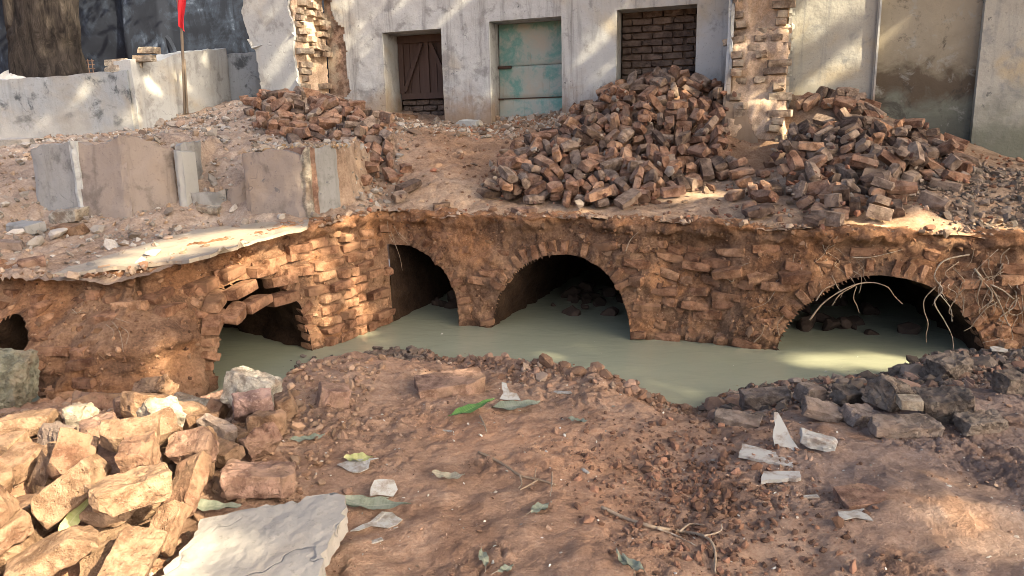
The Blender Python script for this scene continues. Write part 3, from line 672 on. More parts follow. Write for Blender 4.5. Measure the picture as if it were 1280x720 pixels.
culvert = thing("vaulted_brick_wall", (1.4, 5.2, 0), "long reddish brick and earth wall with three dark arches over the water", "wall")
block = thing("vaulted_brick_block", (-2.2, 4.6, 0), "earth-covered brick block with small arch at the far left of the water", "wall")
split = S_CORNER + 0.035
for root, sel in ((culvert, sw >= split), (block, sw < split + DS)):
    idx = np.flatnonzero(sel); a, b = idx[0], idx[-1]
    qd = quads[a:b][~inside[a:b]]
    v, f, t = prune(Vw.reshape(-1, 3), qd, T.reshape(-1, 3))
    mesh_obj("earth_face", v, f, MAT["wall_earth"], root, smooth=True, tint=t)
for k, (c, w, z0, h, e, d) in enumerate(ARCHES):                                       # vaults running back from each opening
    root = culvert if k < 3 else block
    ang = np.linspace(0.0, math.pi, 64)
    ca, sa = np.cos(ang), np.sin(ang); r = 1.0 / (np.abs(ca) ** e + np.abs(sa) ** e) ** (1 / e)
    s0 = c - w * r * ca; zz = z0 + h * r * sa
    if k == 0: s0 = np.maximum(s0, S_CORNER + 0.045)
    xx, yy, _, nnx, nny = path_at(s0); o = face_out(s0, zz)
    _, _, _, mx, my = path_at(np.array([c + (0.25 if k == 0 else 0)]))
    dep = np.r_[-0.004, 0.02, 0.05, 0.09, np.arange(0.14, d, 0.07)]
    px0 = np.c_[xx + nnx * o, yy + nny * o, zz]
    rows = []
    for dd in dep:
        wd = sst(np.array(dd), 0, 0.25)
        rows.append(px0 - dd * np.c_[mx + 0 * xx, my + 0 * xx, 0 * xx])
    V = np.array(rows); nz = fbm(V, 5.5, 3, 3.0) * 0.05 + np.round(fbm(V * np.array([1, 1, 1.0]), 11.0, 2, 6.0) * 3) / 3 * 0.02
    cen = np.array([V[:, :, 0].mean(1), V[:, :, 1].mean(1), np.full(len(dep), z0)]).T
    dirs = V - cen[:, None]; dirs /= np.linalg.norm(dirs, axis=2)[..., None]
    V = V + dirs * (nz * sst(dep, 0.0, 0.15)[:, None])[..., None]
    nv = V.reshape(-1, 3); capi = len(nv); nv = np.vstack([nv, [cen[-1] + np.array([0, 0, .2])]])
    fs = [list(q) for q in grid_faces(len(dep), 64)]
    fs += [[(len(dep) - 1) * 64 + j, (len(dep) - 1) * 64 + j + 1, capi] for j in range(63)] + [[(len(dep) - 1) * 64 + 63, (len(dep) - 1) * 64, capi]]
    mesh_obj("vault", nv, fs, MAT["wall_earth"], root, smooth=True, tint=np.full((len(nv), 3), 0.20))  # low tint paints the tunnel's shade into the wall colour

# ---- bricks showing in the face (parts of the two walls)
def variants(name, dims, count, mat, n=2, wear=1.3, seed=0, rough=0.0, chips=2):
    out = []
    for k in range(count):
        v, f = brick_verts(dims, seed + k, n, wear, rough, chips); out.append(mesh_np(name, v, f, mat))
    return out
STRETCH = variants("brick", (0.205, 0.11, 0.064), 10, MAT["wall_brick"], n=3, seed=100, wear=1.5, rough=0.009, chips=4)
HEADER = variants("brick", (0.105, 0.12, 0.066), 10, MAT["wall_brick"], n=3, seed=200, wear=1.5, rough=0.009, chips=4)
VOUSS = variants("arch_brick", (0.056, 0.12, 0.115), 10, MAT["wall_brick"], n=3, seed=300, wear=1.3, rough=0.006, chips=4)
rb = np.random.default_rng(5)
def place_local(me, name, root, pos, R):
    o = link(bpy.data.objects.new(name, me), root)
    M = Matrix.Identity(4)
    for i in range(3):
        for j in range(3): M[i][j] = float(R[i][j])
        M[i][3] = float(pos[i]) - root.location[i]
    o.matrix_local = M
    return o
def frame_at(s, tilt=0.0, yaw=0.0, roll=0.0):
    _, _, _, nx, ny = [float(a) for a in path_at(s)]
    t = np.array([-ny, nx, 0]); nin = np.array([-nx, -ny, 0]); up = np.array([0, 0, 1.0])
    R = np.stack([t, nin, up], 1)
    return R @ rotm(roll, tilt, yaw)
def surf(s, z, extra=0.0):
    x, y, top, nx, ny = [float(a) for a in path_at(s)]; o = float(face_out(np.array([s]), np.array([z]))[0]) + extra
    return np.array([x + nx * o, y + ny * o, z])
cand = []
for row in range(12):
    z = 0.03 + row * 0.081
    s = 2.6 + (row % 2) * 0.11
    while s < PLEN - 2.2:
        stretch = rb.random() < 0.62; L = 0.225 if stretch else 0.118
        sm = s + L / 2; s += L
        x, y, topz, nx, ny = [float(a) for a in path_at(sm)]
        if z > topz - 0.13: continue
        if float(arch_val(np.array([sm]), np.array([z]))[0]) < 1.0 + 0.16 or float(arch_val(np.array([sm + L / 2]), np.array([z]))[0]) < 1.06 or float(arch_val(np.array([sm - L / 2]), np.array([z]))[0]) < 1.06: continue
        if not (-3.9 < x < 4.0): continue
        pier = sx(-1.50) < sm < S_CORNER + 0.02
        patch = sx(1.02) < sm < sx(1.62)
        rel = z / topz
        p = 0.74
        if pier: p = 0.97
        elif patch: p = 0.9
        elif x < -1.9: p = 0.62 if z > 0.34 else 0.85
        elif rel > 0.76: p = 0.40
        if pn(np.array([[sm, z * 2, 0.0]]), 2.6, 5.0)[0] > 0.22 and not (pier or patch): p *= 0.35
        if rb.random() > p: continue
        pro = rb.normal(0.0, 0.012) + (0.012 if pier else 0.0) + (rb.uniform(-0.03, 0.03) if patch else 0)
        cand.append((sm, z, stretch, pro, pier, patch))
cnt = {"c": 0, "b": 0}
for (sm, z, stretch, pro, pier, patch) in cand:
    root = culvert if sm > split else block
    me = (STRETCH if stretch else HEADER)[rb.integers(0, 10)]
    loose = 0.07 if pier else 0.17
    R = frame_at(sm, rb.normal(0, loose * 0.6), rb.normal(0, loose), rb.normal(0, loose))
    place_local(me, "brick", root, surf(sm, z + rb.normal(0, 0.006 if pier else 0.014), pro - (0.030 if pier or patch else 0.036)), R)
for k, (c, w, z0, h, e, d) in enumerate(ARCHES):                                        # arch rings
    root = culvert if k < 3 else block
    ang = np.linspace(0.02, math.pi - 0.02, 400); ca, sa = np.cos(ang), np.sin(ang)
    r = 1.0 / (np.abs(ca) ** e + np.abs(sa) ** e) ** (1 / e); s0 = c - w * r * ca; zz = z0 + h * r * sa
    L = np.r_[0, np.cumsum(np.hypot(np.diff(s0), np.diff(zz)))]
    for l in np.arange(0.05, L[-1] - 0.03, 0.074):
        si = np.interp(l, L, s0); zi = np.interp(l, L, zz); st = np.interp(l + 0.01, L, s0) - np.interp(l - 0.01, L, s0); zt_ = np.interp(l + 0.01, L, zz) - np.interp(l - 0.01, L, zz)
        if zi < 0.0 or (k == 0 and si < S_CORNER + 0.07): continue
        if rb.random() < (0.12, 0.2, 0.55, 0.1, 0.4)[k]: continue
        phi = math.atan2(zt_, st)                                                       # slope of the ring here
        on, oz = -math.sin(phi), math.cos(phi)
        so, zo = si + on * 0.052, zi + oz * 0.052
        R = frame_at(so) @ rotm(0, -phi, 0) @ rotm(rb.normal(0, .12), rb.normal(0, .14), rb.normal(0, .15))
        place_local(VOUSS[rb.integers(0, 10)], "arch_brick", root, surf(so, zo, rb.normal(-0.042, 0.012)), R)
# corbelled bricks that stick out above the small arch of the left block
CORB = variants("brick", (0.23, 0.115, 0.072), 6, MAT["wall_brick"], seed=400, n=3, rough=0.004, chips=2)
cS, cZ = np.meshgrid(np.arange(sx(-2.1), sx(-1.3), 0.01), np.arange(0.2, 0.95, 0.01), indexing='ij')
_x, _y, _t, _a, _b = path_at(cS); _o = face_out(cS, cZ); d = np.stack([_x + _a * _o, _y + _b * _o, cZ - EYE], -1).reshape(-1, 3)
fwd = d[:, 1] * math.cos(PITCH) - d[:, 2] * math.sin(PITCH); upv = d[:, 1] * math.sin(PITCH) + d[:, 2] * math.cos(PITCH)
uu, vv = d[:, 0] / fwd, -upv / fwd; cu = 640 + F * (uu * math.cos(ROLL) + vv * math.sin(ROLL)); cv_ = 360 + F * (-uu * math.sin(ROLL) + vv * math.cos(ROLL))
for (a, b, dep, yaw, tl) in [(262, 352, .07, .5, .12), (292, 340, .06, .35, .10), (326, 336, .09, .25, .05), (350, 350, .08, .1, .0), (372, 338, .05, .05, .0), (352, 372, .07, .1, .05), (318, 378, .09, .35, .18), (290, 392, .11, .6, .25), (268, 376, .08, .7, .2),
                             (262, 402, .10, .6, .3), (300, 362, .08, .4, .15), (240, 360, .06, .4, .1), (345, 326, .05, .3, .05), (372, 318, .05, .2, .0), (392, 305, .05, .1, .0)]:
    k = int(np.argmin((cu - a) ** 2 + (cv_ - b) ** 2)); sm, z = float(cS.ravel()[k]), float(cZ.ravel()[k])
    place_local(CORB[rb.integers(0, 6)], "brick", block, surf(sm, z, dep - 0.07), frame_at(sm, -tl, yaw, rb.normal(0, .08)))
# ------------------------------------------------------------------ whitewashed building with blocked doorways
house = thing("whitewashed_building", fpt(0, 1.4), "long whitewashed building with blocked doorways behind the brick heaps", "building")
HTOP = 4.9
def wall_sheet(name, s0, s1, z0, z1, holes, depth, mat, parent, out0=0.0, step=0.045, ragged=None):
    """plastered wall face with rectangular openings (s0,s1,z0,z1,reveal) and its reveals"""
    sa = np.linspace(s0, s1, int((s1 - s0) / step) + 1); za = np.linspace(z0, z1, int((z1 - z0) / step) + 1)
    for h in holes:
        for e in h[:2]: sa[np.argmin(np.abs(sa - e))] = e
        for e in h[2:4]: za[np.argmin(np.abs(za - e))] = e
    S, Z = np.meshgrid(sa, za, indexing='ij'); q = vec3(S, Z)
    Oo = out0 + 0.012 * fbm(q, 1.3, 3, 2.0) + 0.005 * fbm(q, 6.0, 3, 5.0)
    V = fpt(S, Z, Oo)
    cs = (S[:-1, :-1] + S[1:, 1:]) / 2; cz = (Z[:-1, :-1] + Z[1:, 1:]) / 2
    keep = np.ones(cs.shape, bool)
    for h in holes: keep &= ~((cs > h[0]) & (cs < h[1]) & (cz > h[2]) & (cz < h[3]))
    if ragged is not None: keep &= ~ragged(cs, cz)
    v = V.reshape(-1, 3); f = [list(a) for a in grid_faces(*S.shape, keep)]
    idx = np.arange(S.size).reshape(S.shape); v = list(v)
    for h in holes:
        i0, i1 = [int(np.argmin(np.abs(sa - e))) for e in h[:2]]; j0, j1 = [int(np.argmin(np.abs(za - e))) for e in h[2:4]]
        loop = [(i0, j) for j in range(j0, j1)] + [(i, j1) for i in range(i0, i1)] + [(i1, j) for j in range(j1, j0, -1)] + [(i, j0) for i in range(i1, i0, -1)]
        rv = []
        for (i, j) in loop:
            rv.append(len(v)); v.append(fpt(S[i, j], Z[i, j], out0 - h[4]))
        for a in range(len(loop)):
            b = (a + 1) % len(loop); f.append([idx[loop[a]], idx[loop[b]], rv[b], rv[a]])
    v = np.array(v)
    used = np.unique(np.concatenate([np.array(a) for a in f])); m = {int(u): k for k, u in enumerate(used)}
    return mesh_obj(name, v[used], [[m[int(a)] for a in q] for q in f], mat, parent, smooth=False)
D1 = (-3.42, -2.61, 1.30, 2.785, 0.46); D2 = (-1.99, -1.10, 1.30, 2.825, 0.32); D3 = (-0.46, 0.42, 1.30, 2.85, 0.30); D4 = (2.235, 3.145, 1.0, 3.05, 0.09)
def rag_left(s, z):
    return s < -4.02 + 0.10 * np.sin(z * 3.1 + 0.5) + 0.10 * fbm(vec3(s, z), 3.0, 3, 4.0)
w1 = wall_sheet("wall", -4.3, 1.18, 0.9, HTOP, [D1, D2, D3], 0.4, MAT["whitewash"], house, ragged=rag_left, step=0.022)
w2 = wall_sheet("wall", 1.18, 2.215, 0.7, HTOP, [], 0.4, MAT["cream_wash"], house, out0=-0.002)
w3 = wall_sheet("wall", 2.20, 6.2, 0.6, HTOP, [D4], 0.4, MAT["cream_wash"], house, out0=0.03)
for o in (w1, w2, w3): auto_smooth(o.data, 30)
# body of the house behind the face: end walls, back and roof
def box_pts(s0, s1, z0, z1, o0, o1):
    v = np.array([fpt(s, z, o) for s in (s0, s1) for z in (z0, z1) for o in (o0, o1)])
    f = [[0, 1, 3, 2], [4, 6, 7, 5], [0, 4, 5, 1], [2, 3, 7, 6], [0, 2, 6, 4], [1, 5, 7, 3]]
    return v, f
def part_box(name, mat, parent, s0, s1, z0, z1, o0, o1):
    v, f = box_pts(s0, s1, z0, z1, o0, o1); return mesh_obj(name, v, f, mat, parent)
part_box("back_wall", MAT["cream_wash"], house, -4.25, 6.2, 0.6, HTOP, -4.0, -3.75)
part_box("end_wall", MAT["cream_wash"], house, -4.25, -4.02, 0.6, HTOP, -3.75, -0.5)
part_box("end_wall", MAT["cream_wash"], house, 5.97, 6.2, 0.6, HTOP, -3.75, -0.02)
part_box("roof", MAT["grey_plaster"], house, -4.35, 6.3, HTOP, HTOP + 0.15, -4.1, 0.12)
part_box("brick_core", MAT["ruin_brick"], house, -4.24, -3.7, 0.8, HTOP - 0.01, -0.5, -0.03)

def brick_wall_infill(hole, out, z_to, name, root, mat, L=0.235, Hh=0.078, jit=0.004, seed=1, backing=True):
    """courses of separate bricks with recessed joints closing a doorway"""
    r = np.random.default_rng(seed); s0, s1, z0 = hole[0] + 0.005, hole[1] - 0.005, hole[2]
    bk = part_box(name, MAT["infill_brick"], root, s0, s1, z0, z_to, out - 0.16, out - 0.06)
    ms = variants("brick", (L - 0.012, 0.10, Hh - 0.012), 5, mat, seed=seed * 10); mh = variants("brick", (L / 2 - 0.012, 0.10, Hh - 0.012), 4, mat, seed=seed * 10 + 6)
    R0 = np.stack([FU, -FN, [0, 0, 1.0]], 1); z = z_to - Hh / 2; row = 0
    while z > z0 + 0.25:
        s = s0
        first = True
        while s < s1 - 0.03:
            l = L / 2 if (first and row % 2) else L
            first = False
            if s + l > s1 + 0.02: l = s1 - s
            me = (ms if l > L * 0.75 else mh)[r.integers(0, 4)]
            o = bpy.data.objects.new("brick", me); link(o, bk)
            p = fpt(s + l / 2, z, out - 0.05 + r.normal(0, jit)); R = R0 @ rotm(r.normal(0, .015), r.normal(0, .02), r.normal(0, .02))
            M = Matrix([[*map(float, R[i]), float(p[i] - house.location[i])] for i in range(3)] + [[0, 0, 0, 1]]); o.matrix_local = M
            if l < L * 0.75 and l < L / 2 - 0.005: o.scale.x = max(0.2, (l - 0.012) / (L / 2 - 0.012))
            elif L * 0.75 <= l < L - 0.005: o.scale.x = (l - 0.012) / (L - 0.012)
            s += l
        z -= Hh; row += 1
    return bk
brick_wall_infill(D3, -0.30, 2.86, "bricked_doorway", house, MAT["infill_brick"], seed=3)
brick_wall_infill((D1[0] + 0.0, D1[1], 1.30), -0.46, 1.98, "bricked_sill", house, MAT["infill_brick"], L=0.2, Hh=0.075, seed=4)
# old plank door above the brick sill
door = bpy.data.objects.new("plank_door", None); link(door, house); door.location = (0, 0, 0)
def door_box(name, s0, s1, z0, z1, o0, o1, rot=0.0, mat="old_door_wood"):
    c = np.array([(s0 + s1) / 2, (z0 + z1) / 2]); w, h = (s1 - s0) / 2, (z1 - z0) / 2
    cs, sn = math.cos(rot), math.sin(rot); pts = []
    for a in (-1, 1):
        for b in (-1, 1):
            for o in (o0, o1):
                pts.append(fpt(c[0] + a * w * cs - b * h * sn, c[1] + a * w * sn + b * h * cs, o))
    f = [[0, 1, 3, 2], [4, 6, 7, 5], [0, 4, 5, 1], [2, 3, 7, 6], [0, 2, 6, 4], [1, 5, 7, 3]]
    o = mesh_obj(name, np.array(pts) - np.array(house.location), f, MAT[mat]); o.parent = door
    return o
rd = np.random.default_rng(9); o_door = -0.44
ds0, ds1 = D1[0] + 0.03, D1[1] - 0.02
for k in range(6):
    a = ds0 + (ds1 - ds0) * k / 6; door_box("plank", a + 0.003, a + (ds1 - ds0) / 6 - 0.004, 1.985, 2.72 + rd.normal(0, .004), o_door - 0.02, o_door + rd.normal(0, .003))
door_box("rail", ds0 - 0.02, ds1 + 0.01, 2.69, 2.78, o_door + 0.006, o_door + 0.05)
door_box("rail", ds0, ds1, 1.985, 2.06, o_door + 0.006, o_door + 0.035)
door_box("stile", ds0 - 0.022, ds0 + 0.045, 2.062, 2.688, o_door + 0.006, o_door + 0.04)
door_box("stile", (ds0 + ds1) / 2 - 0.025, (ds0 + ds1) / 2 + 0.025, 2.062, 2.688, o_door + 0.006, o_door + 0.03)
door_box("stile", ds1 - 0.05, ds1 + 0.012, 2.062, 2.688, o_door + 0.006, o_door + 0.04)
door_box("brace", (ds0 + ds1) / 2 - 0.22, (ds0 + ds1) / 2 - 0.17, 2.06, 2.70, o_door + 0.032, o_door + 0.056, rot=-0.42)
door_box("brace", (ds0 + ds1) / 2 + 0.17, (ds0 + ds1) / 2 + 0.22, 2.06, 2.70, o_door + 0.032, o_door + 0.056, rot=0.42)
# the green-washed panel closing the middle doorway, in three lifts, with two iron straps
zs = [1.30, 1.94, 2.33, 2.83]
for k in range(3):
    S, Z = np.meshgrid(np.linspace(D2[0] + 0.003, D2[1] - 0.003, 24), np.linspace(zs[k] + 0.004, zs[k + 1] - 0.004, 14), indexing='ij')
    lift = -0.30 - 0.018 * k + 0.006 * fbm(vec3(S, Z), 4.0, 3, k * 3.0)
    edge = np.minimum(np.minimum((Z - zs[k]), (zs[k + 1] - Z)), 0.03) / 0.03
    V = fpt(S, Z, lift - 0.02 * (1 - np.clip(edge, 0, 1))).reshape(-1, 3); Vb = fpt(S, Z, lift * 0 - 0.38).reshape(-1, 3)
    n0 = len(V); f = [list(q) for q in grid_faces(*S.shape)] + [[a + n0 for a in q[::-1]] for q in grid_faces(*S.shape)]
    mesh_obj("green_panel", np.vstack([V, Vb]), f, MAT["green_panel"], house, smooth=True)
for (s0, s1, z, h) in [(D2[0] - 0.01, D2[0] + 0.17, 2.315, 0.03), (D2[0] - 0.01, D2[0] + 0.06, 1.935, 0.022)]:
    v, f = box_pts(s0, s1, z - h / 2, z + h / 2, -0.31, -0.27); mesh_obj("iron_strap", v, f, MAT["rusty_iron"], house)
v, f = box_pts(D2[0] + 0.06, D2[1] - 0.01, 1.934, 1.946, -0.335, -0.30); mesh_obj("iron_strap", v, f, MAT["rusty_iron"], house)
# stained recess on the right
S, Z = np.meshgrid(np.linspace(D4[0] + 0.002, D4[1] - 0.002, 30), np.linspace(0.9, 3.05, 60), indexing='ij')
V = fpt(S, Z, -0.055 + 0.01 * fbm(vec3(S, Z), 3.0, 4, 3.0)).reshape(-1, 3); Vb = fpt(S, Z, -0.2).reshape(-1, 3); n0 = len(V)
mesh_obj("stained_panel", np.vstack([V, Vb]), [list(q) for q in grid_faces(*S.shape)] + [[a + n0 for a in q[::-1]] for q in grid_faces(*S.shape)], MAT["stained_panel"], house, smooth=True)
part_box("jamb_edge", MAT["whitewash"], house, D4[0] - 0.02, D4[0] - 0.002, 1.5, 3.0, 0.03, 0.045)

# ------------------------------------------------------------------ broken cross walls standing out from the building
def rubble_core(name, root, s0, s1, z0, z1, reach, mat, seed, ns=26, nz=90, no=14):
    """solid ruined stub: front and two sides of one lumpy skin"""
    zz = np.linspace(z0, z1, nz)
    prof = []
    a = np.linspace(0, 1, no); b = np.linspace(0, 1, ns)
    S, Oo = [], []
    for t in a: S.append(s0); Oo.append(t)
    for t in b[1:-1]: S.append(s0 + (s1 - s0) * t); Oo.append(1.0)
    for t in a[::-1]: S.append(s1); Oo.append(t)
    S = np.array(S); Oo = np.array(Oo)
    SS = np.repeat(S[:, None], nz, 1); ZZ = np.repeat(zz[None], len(S), 0); OO = Oo[:, None] * reach(SS, ZZ)
    V = fpt(SS, ZZ, OO); N = 0.05 * fbm(V, 5.0, 3, seed) + 0.03 * fbm(V, 15.0, 3, seed + 4) + 0.02 * np.abs(fbm(V, 40.0, 2, seed))
    front = sst(Oo, 0.9, 1.0)[:, None]; side = (1 - front) * np.where(SS < (s0 + s1) / 2, -1, 1)
    V = V + FN * (N * front)[..., None] + FU * (N * 0.5 * side)[..., None]
    return mesh_obj(name, V.reshape(-1, 3), grid_faces(*SS.shape), mat, root, smooth=True, tint=np.ones((SS.size, 3)) * np.array([1.7, 1.8, 1.85]) if mat.name == "upper_earth" else None)
def stub_brick(root, me, s, z, out, yaw=0.0, tl=0.0, rl=0.0, name="brick"):
    R = np.stack([FU, -FN, [0, 0, 1.0]], 1) @ rotm(rl, tl, yaw); return place_local(me, name, root, fpt(s, z, out), R)
RB1 = variants("brick", (0.225, 0.11, 0.07), 6, MAT["ruin_brick"], seed=500, wear=1.5); RB2 = variants("brick", (0.11, 0.15, 0.07), 6, MAT["ruin_brick"], seed=520, wear=1.5)
stub = thing("broken_cross_wall", fpt(1.15, 1.1, 0.5), "broken end of brick cross wall between the two largest brick heaps", "wall")
reach_r = lambda s, z: 0.82 - 0.50 * sst(z, 1.35, 2.7) + 0.05 * np.sin(z * 9)
rubble_core("rubble_core", stub, 0.83, 1.36, 0.7, 4.4, reach_r, MAT["upper_earth"], 3.0)
rr_ = np.random.default_rng(21)
for k in range(26):
    z = 1.42 + k * 0.082
    ro = float(reach_r(0, z))
    for (sc, wd) in ((0.90, 0.11), (1.29, 0.11), (1.10, 0.2)):
        if sc == 1.10 and rr_.random() < 0.5: continue
        if sc == 0.90 and z < 1.62: continue
        if rr_.random() < 0.22: continue
        big = rr_.random() < 0.5
        stub_brick(stub, (RB1 if big and rr_.random() < 0.6 else RB2)[rr_.integers(0, 6)], sc + rr_.normal(0, 0.03), z + rr_.normal(0, 0.008), ro + 0.0 + rr_.normal(0, 0.05), rr_.normal(0, .15), rr_.normal(0, .06), rr_.normal(0, .08))
# plaster left on the stub: both side skins and the patch at its foot
def plaster_sheet(name, outline, thick, mat, root, plane, seed=0, step=0.03, ripple=0.01, jag=0.007):
    """flat broken sheet with a ragged outline and real thickness; plane(u,v,t) -> point"""
    pts = []
    r = np.random.default_rng(seed)
    for k in range(len(outline)):
        a, b = np.array(outline[k], float), np.array(outline[(k + 1) % len(outline)], float); L = np.linalg.norm(b - a); m = max(1, int(L / step))
        for j in range(m):
            q = a + (b - a) * j / m; pts.append(q + (r.normal(0, jag, 2) if j else r.normal(0, 0.003, 2)))
    n = len(pts)
    bm = bmesh.new()
    vs = [bm.verts.new((p[0], p[1], 0)) for p in pts]; face = bm.faces.new(vs)
    bmesh.ops.triangulate(bm, faces=[face]); bmesh.ops.subdivide_edges(bm, edges=[e for e in bm.edges if e.calc_length() > 0.12], cuts=1, use_grid_fill=True)
    bmesh.ops.triangulate(bm, faces=bm.faces[:])
    bmesh.ops.solidify(bm, geom=bm.faces[:], thickness=thick)
    v = np.array([x.co[:] for x in bm.verts]); f = [[x.index for x in q.verts] for q in bm.faces]
    bm.verts.index_update(); f = [[x.index for x in q.verts] for q in bm.faces]; bm.free()
    w = np.array([plane(a[0], a[1], a[2] + ripple * float(pn(np.array([[a[0], a[1], seed * 1.0]]), 3.0)[0])) for a in v])
    return mesh_obj(name, w, f, mat, root)
plaster_sheet("plaster_skin", [(0.0, 0.9), (0.85, 0.9), (0.83, 1.35), (0.72, 1.7), (0.56, 2.1), (0.40, 2.5), (0.30, 2.9), (0.26, 3.4), (0.0, 3.4)], 0.03, MAT["whitewash"], stub, lambda u, v, t: fpt(0.80 - t, v, u), 1, jag=0.02)
plaster_sheet("plaster_skin", [(0.0, 0.8), (0.80, 0.8), (0.76, 1.3), (0.60, 1.62), (0.50, 2.0), (0.36, 2.3), (0.22, 2.8), (0.16, 3.4), (0.0, 3.4)], 0.03, MAT["cream_wash"], stub, lambda u, v, t: fpt(1.39 + t, v, u), 2, jag=0.025)
plaster_sheet("plaster_patch", [(0.80, 0.95), (1.22, 0.95), (1.17, 1.28), (1.06, 1.55), (0.97, 1.72), (0.80, 1.80)], 0.04, MAT["whitewash"], stub, lambda u, v, t: fpt(u, v, 0.86 - 0.10 * max(0, v - 1.4) + t), 3)
pil = thing("broken_plastered_pier", fpt(-4.45, 1.8, 0.6), "tall white plastered pier with broken brick side at the building corner", "wall")
reach_l = lambda s, z: 0.66 + 0 * z
rubble_core("rubble_core", pil, -4.72, -4.24, 1.5, 4.6, reach_l, MAT["upper_earth"], 8.0)
pf = at_y(332, 5, 9.45)
plaster_sheet("plaster_skin", [(-4.74, 1.6), (-4.20, 1.6), (-4.20, 2.25), (-4.235, 2.5), (-4.19, 2.8), (-4.25, 3.05), (-4.20, 3.2), (-4.22, 4.4), (-4.80, 4.4), (-4.82, 3.3), (-4.90, 3.02), (-4.86, 2.8), (-4.76, 2.55)], 0.04, MAT["loose_plaster"], pil, lambda u, v, t: fpt(u, v, 0.72 + t + 0.04 * (v - 2.2)), 5)
for k in range(32):
    z = 1.75 + k * 0.08
    for o_ in (0.12, 0.33, 0.55):
        if rr_.random() < 0.22 or (0.9 < z - 1.4 < 1.15 and o_ < 0.5): continue
        stub_brick(pil, (RB1 if rr_.random() < 0.6 else RB2)[rr_.integers(0, 6)], -4.225 + rr_.normal(0, 0.035), z + rr_.normal(0, .008), o_ + rr_.normal(0, .03), 1.57 + rr_.normal(0, .2), rr_.normal(0, .06), rr_.normal(0, .08))

# ------------------------------------------------------------------ low yard wall, stained wall behind, tree, flag
def wall_run(name, root, pts, tops, thick, zbase, mat, seed, step=0.05):
    """upright wall along a plan polyline with an uneven top"""
    pts = np.array(pts, float); d = np.r_[0, np.cumsum(np.linalg.norm(np.diff(pts, axis=0), axis=1))]
    t = np.linspace(0, d[-1], max(3, int(d[-1] / step))); xy = np.c_[np.interp(t, d, pts[:, 0]), np.interp(t, d, pts[:, 1])]
    tz = np.interp(t, np.linspace(0, d[-1], len(tops)), tops) + 0.025 * fbm(np.c_[t, 0 * t, 0 * t], 2.6, 4, seed)
    tg = np.gradient(xy, axis=0); tg /= np.linalg.norm(tg, axis=1)[:, None]; nr = np.c_[tg[:, 1], -tg[:, 0]]
    nz = 22; V = []
    for k in range(nz):
        z = zbase + (tz - zbase) * k / (nz - 1); q = np.c_[xy, z]
        o = 0.014 * fbm(q, 2.2, 3, seed) + 0.007 * fbm(q, 9.0, 3, seed)
        V.append(np.c_[xy + nr * o[:, None], z])
    for k in range(4): V.append(np.c_[xy - nr * thick * (k + 1) / 4, tz + 0.02 * fbm(np.c_[xy, tz + k], 7.0, 2, seed)])
    V.append(np.c_[xy - nr * thick, 0 * tz + zbase])
    V = np.array(V); f = [list(q) for q in grid_faces(V.shape[0], V.shape[1])]
    n = V.shape[1]; f.append([k * n for k in range(V.shape[0])]); f.append([k * n + n - 1 for k in range(V.shape[0])][::-1])
    return mesh_obj(name, V.reshape(-1, 3), f, mat, root, smooth=True)
a0 = at_y(-160, 180, 8.6); a1 = at_y(168, 165, 8.6)
yard = thing("low_yard_wall", (a1[0] - 0.7, 8.6, 1.55), "low grey-white plastered yard wall in front of the tree trunk", "wall")
auto_smooth(wall_run("wall_length", yard, [a0[:2], a1[:2]], [2.16, 2.20, 2.25, 2.31], 0.28, 1.1, MAT["low_wall_wash"], 2.0).data, 40)
b0 = at_y(174, 160, 8.62); b1 = at_y(288, 118, 10.3); c1 = at_y(345, 118, 10.42)
wing = thing("angled_yard_wall", (b0[0] + 0.3, 9.4, 1.7), "higher white yard wall with a corner, behind the flag pole", "wall")
auto_smooth(wall_run("wall_length", wing, [b0[:2], b1[:2]], [2.42, 2.44, 2.58, 2.64, 2.70], 0.25, 1.2, MAT["loose_plaster"], 5.0).data, 40)
auto_smooth(wall_run("wall_length", wing, [b1[:2] + [0.0, 0.004], c1[:2]], [2.64, 2.66, 2.65], 0.25, 1.4, MAT["low_wall_wash"], 6.0).data, 40)
far = thing("stained_far_wall", (-7, 14, 2.0), "tall blue-black stained wall behind the tree and flag", "wall")
xs = np.linspace(-13.0, -2.6, 160); zs_ = np.linspace(1.2, 7.0, 90); X, Z = np.meshgrid(xs, zs_, indexing='ij')
Yf = 13.6 + 0.05 * fbm(vec3(X, Z), 1.0, 3, 2.0) - 0.16 * ((np.abs(X + 6.25) < 0.35) & (Z < 4.5))
Vf = vec3(X, Yf, Z).reshape(-1, 3); Vb = vec3(X, Yf * 0 + 14.0, Z).reshape(-1, 3); gf = grid_faces(*X.shape)
mesh_obj("stained_face", np.vstack([Vf, Vb]), np.vstack([gf, gf[:, ::-1] + len(Vf)]), MAT["black_stain"], far, smooth=True)
# relieving arch moulding and a barred vent on the stained wall
am = at_y(188, 58, 13.55); th = np.linspace(0.1, math.pi - 0.1, 22)
v, f = tube(np.c_[am[0] + 0.42 * np.cos(th), 13.53 + 0 * th, am[2] - 0.25 + 0.55 * np.sin(th)], 0.06, 6); mesh_obj("arch_moulding", v, f, MAT["black_stain"], far)
gm = at_y(106, 86, 13.4)
grille = thing("barred_vent", (gm[0], 13.45, gm[2] - 0.15), "small dark barred vent beside the tree trunk", "vent")
for k in range(5):
    v, f = tube([gm + [-0.14 + 0.07 * k, 0, -0.16], gm + [-0.14 + 0.07 * k, 0, 0.16]], 0.009, 5); mesh_obj("bar", v, f, MAT["rusty_iron"], grille)
    v, f = tube([gm + [-0.17, 0.012, -0.13 + 0.065 * k], gm + [0.17, 0.012, -0.13 + 0.065 * k]], 0.009, 5); mesh_obj("bar", v, f, MAT["rusty_iron"], grille)
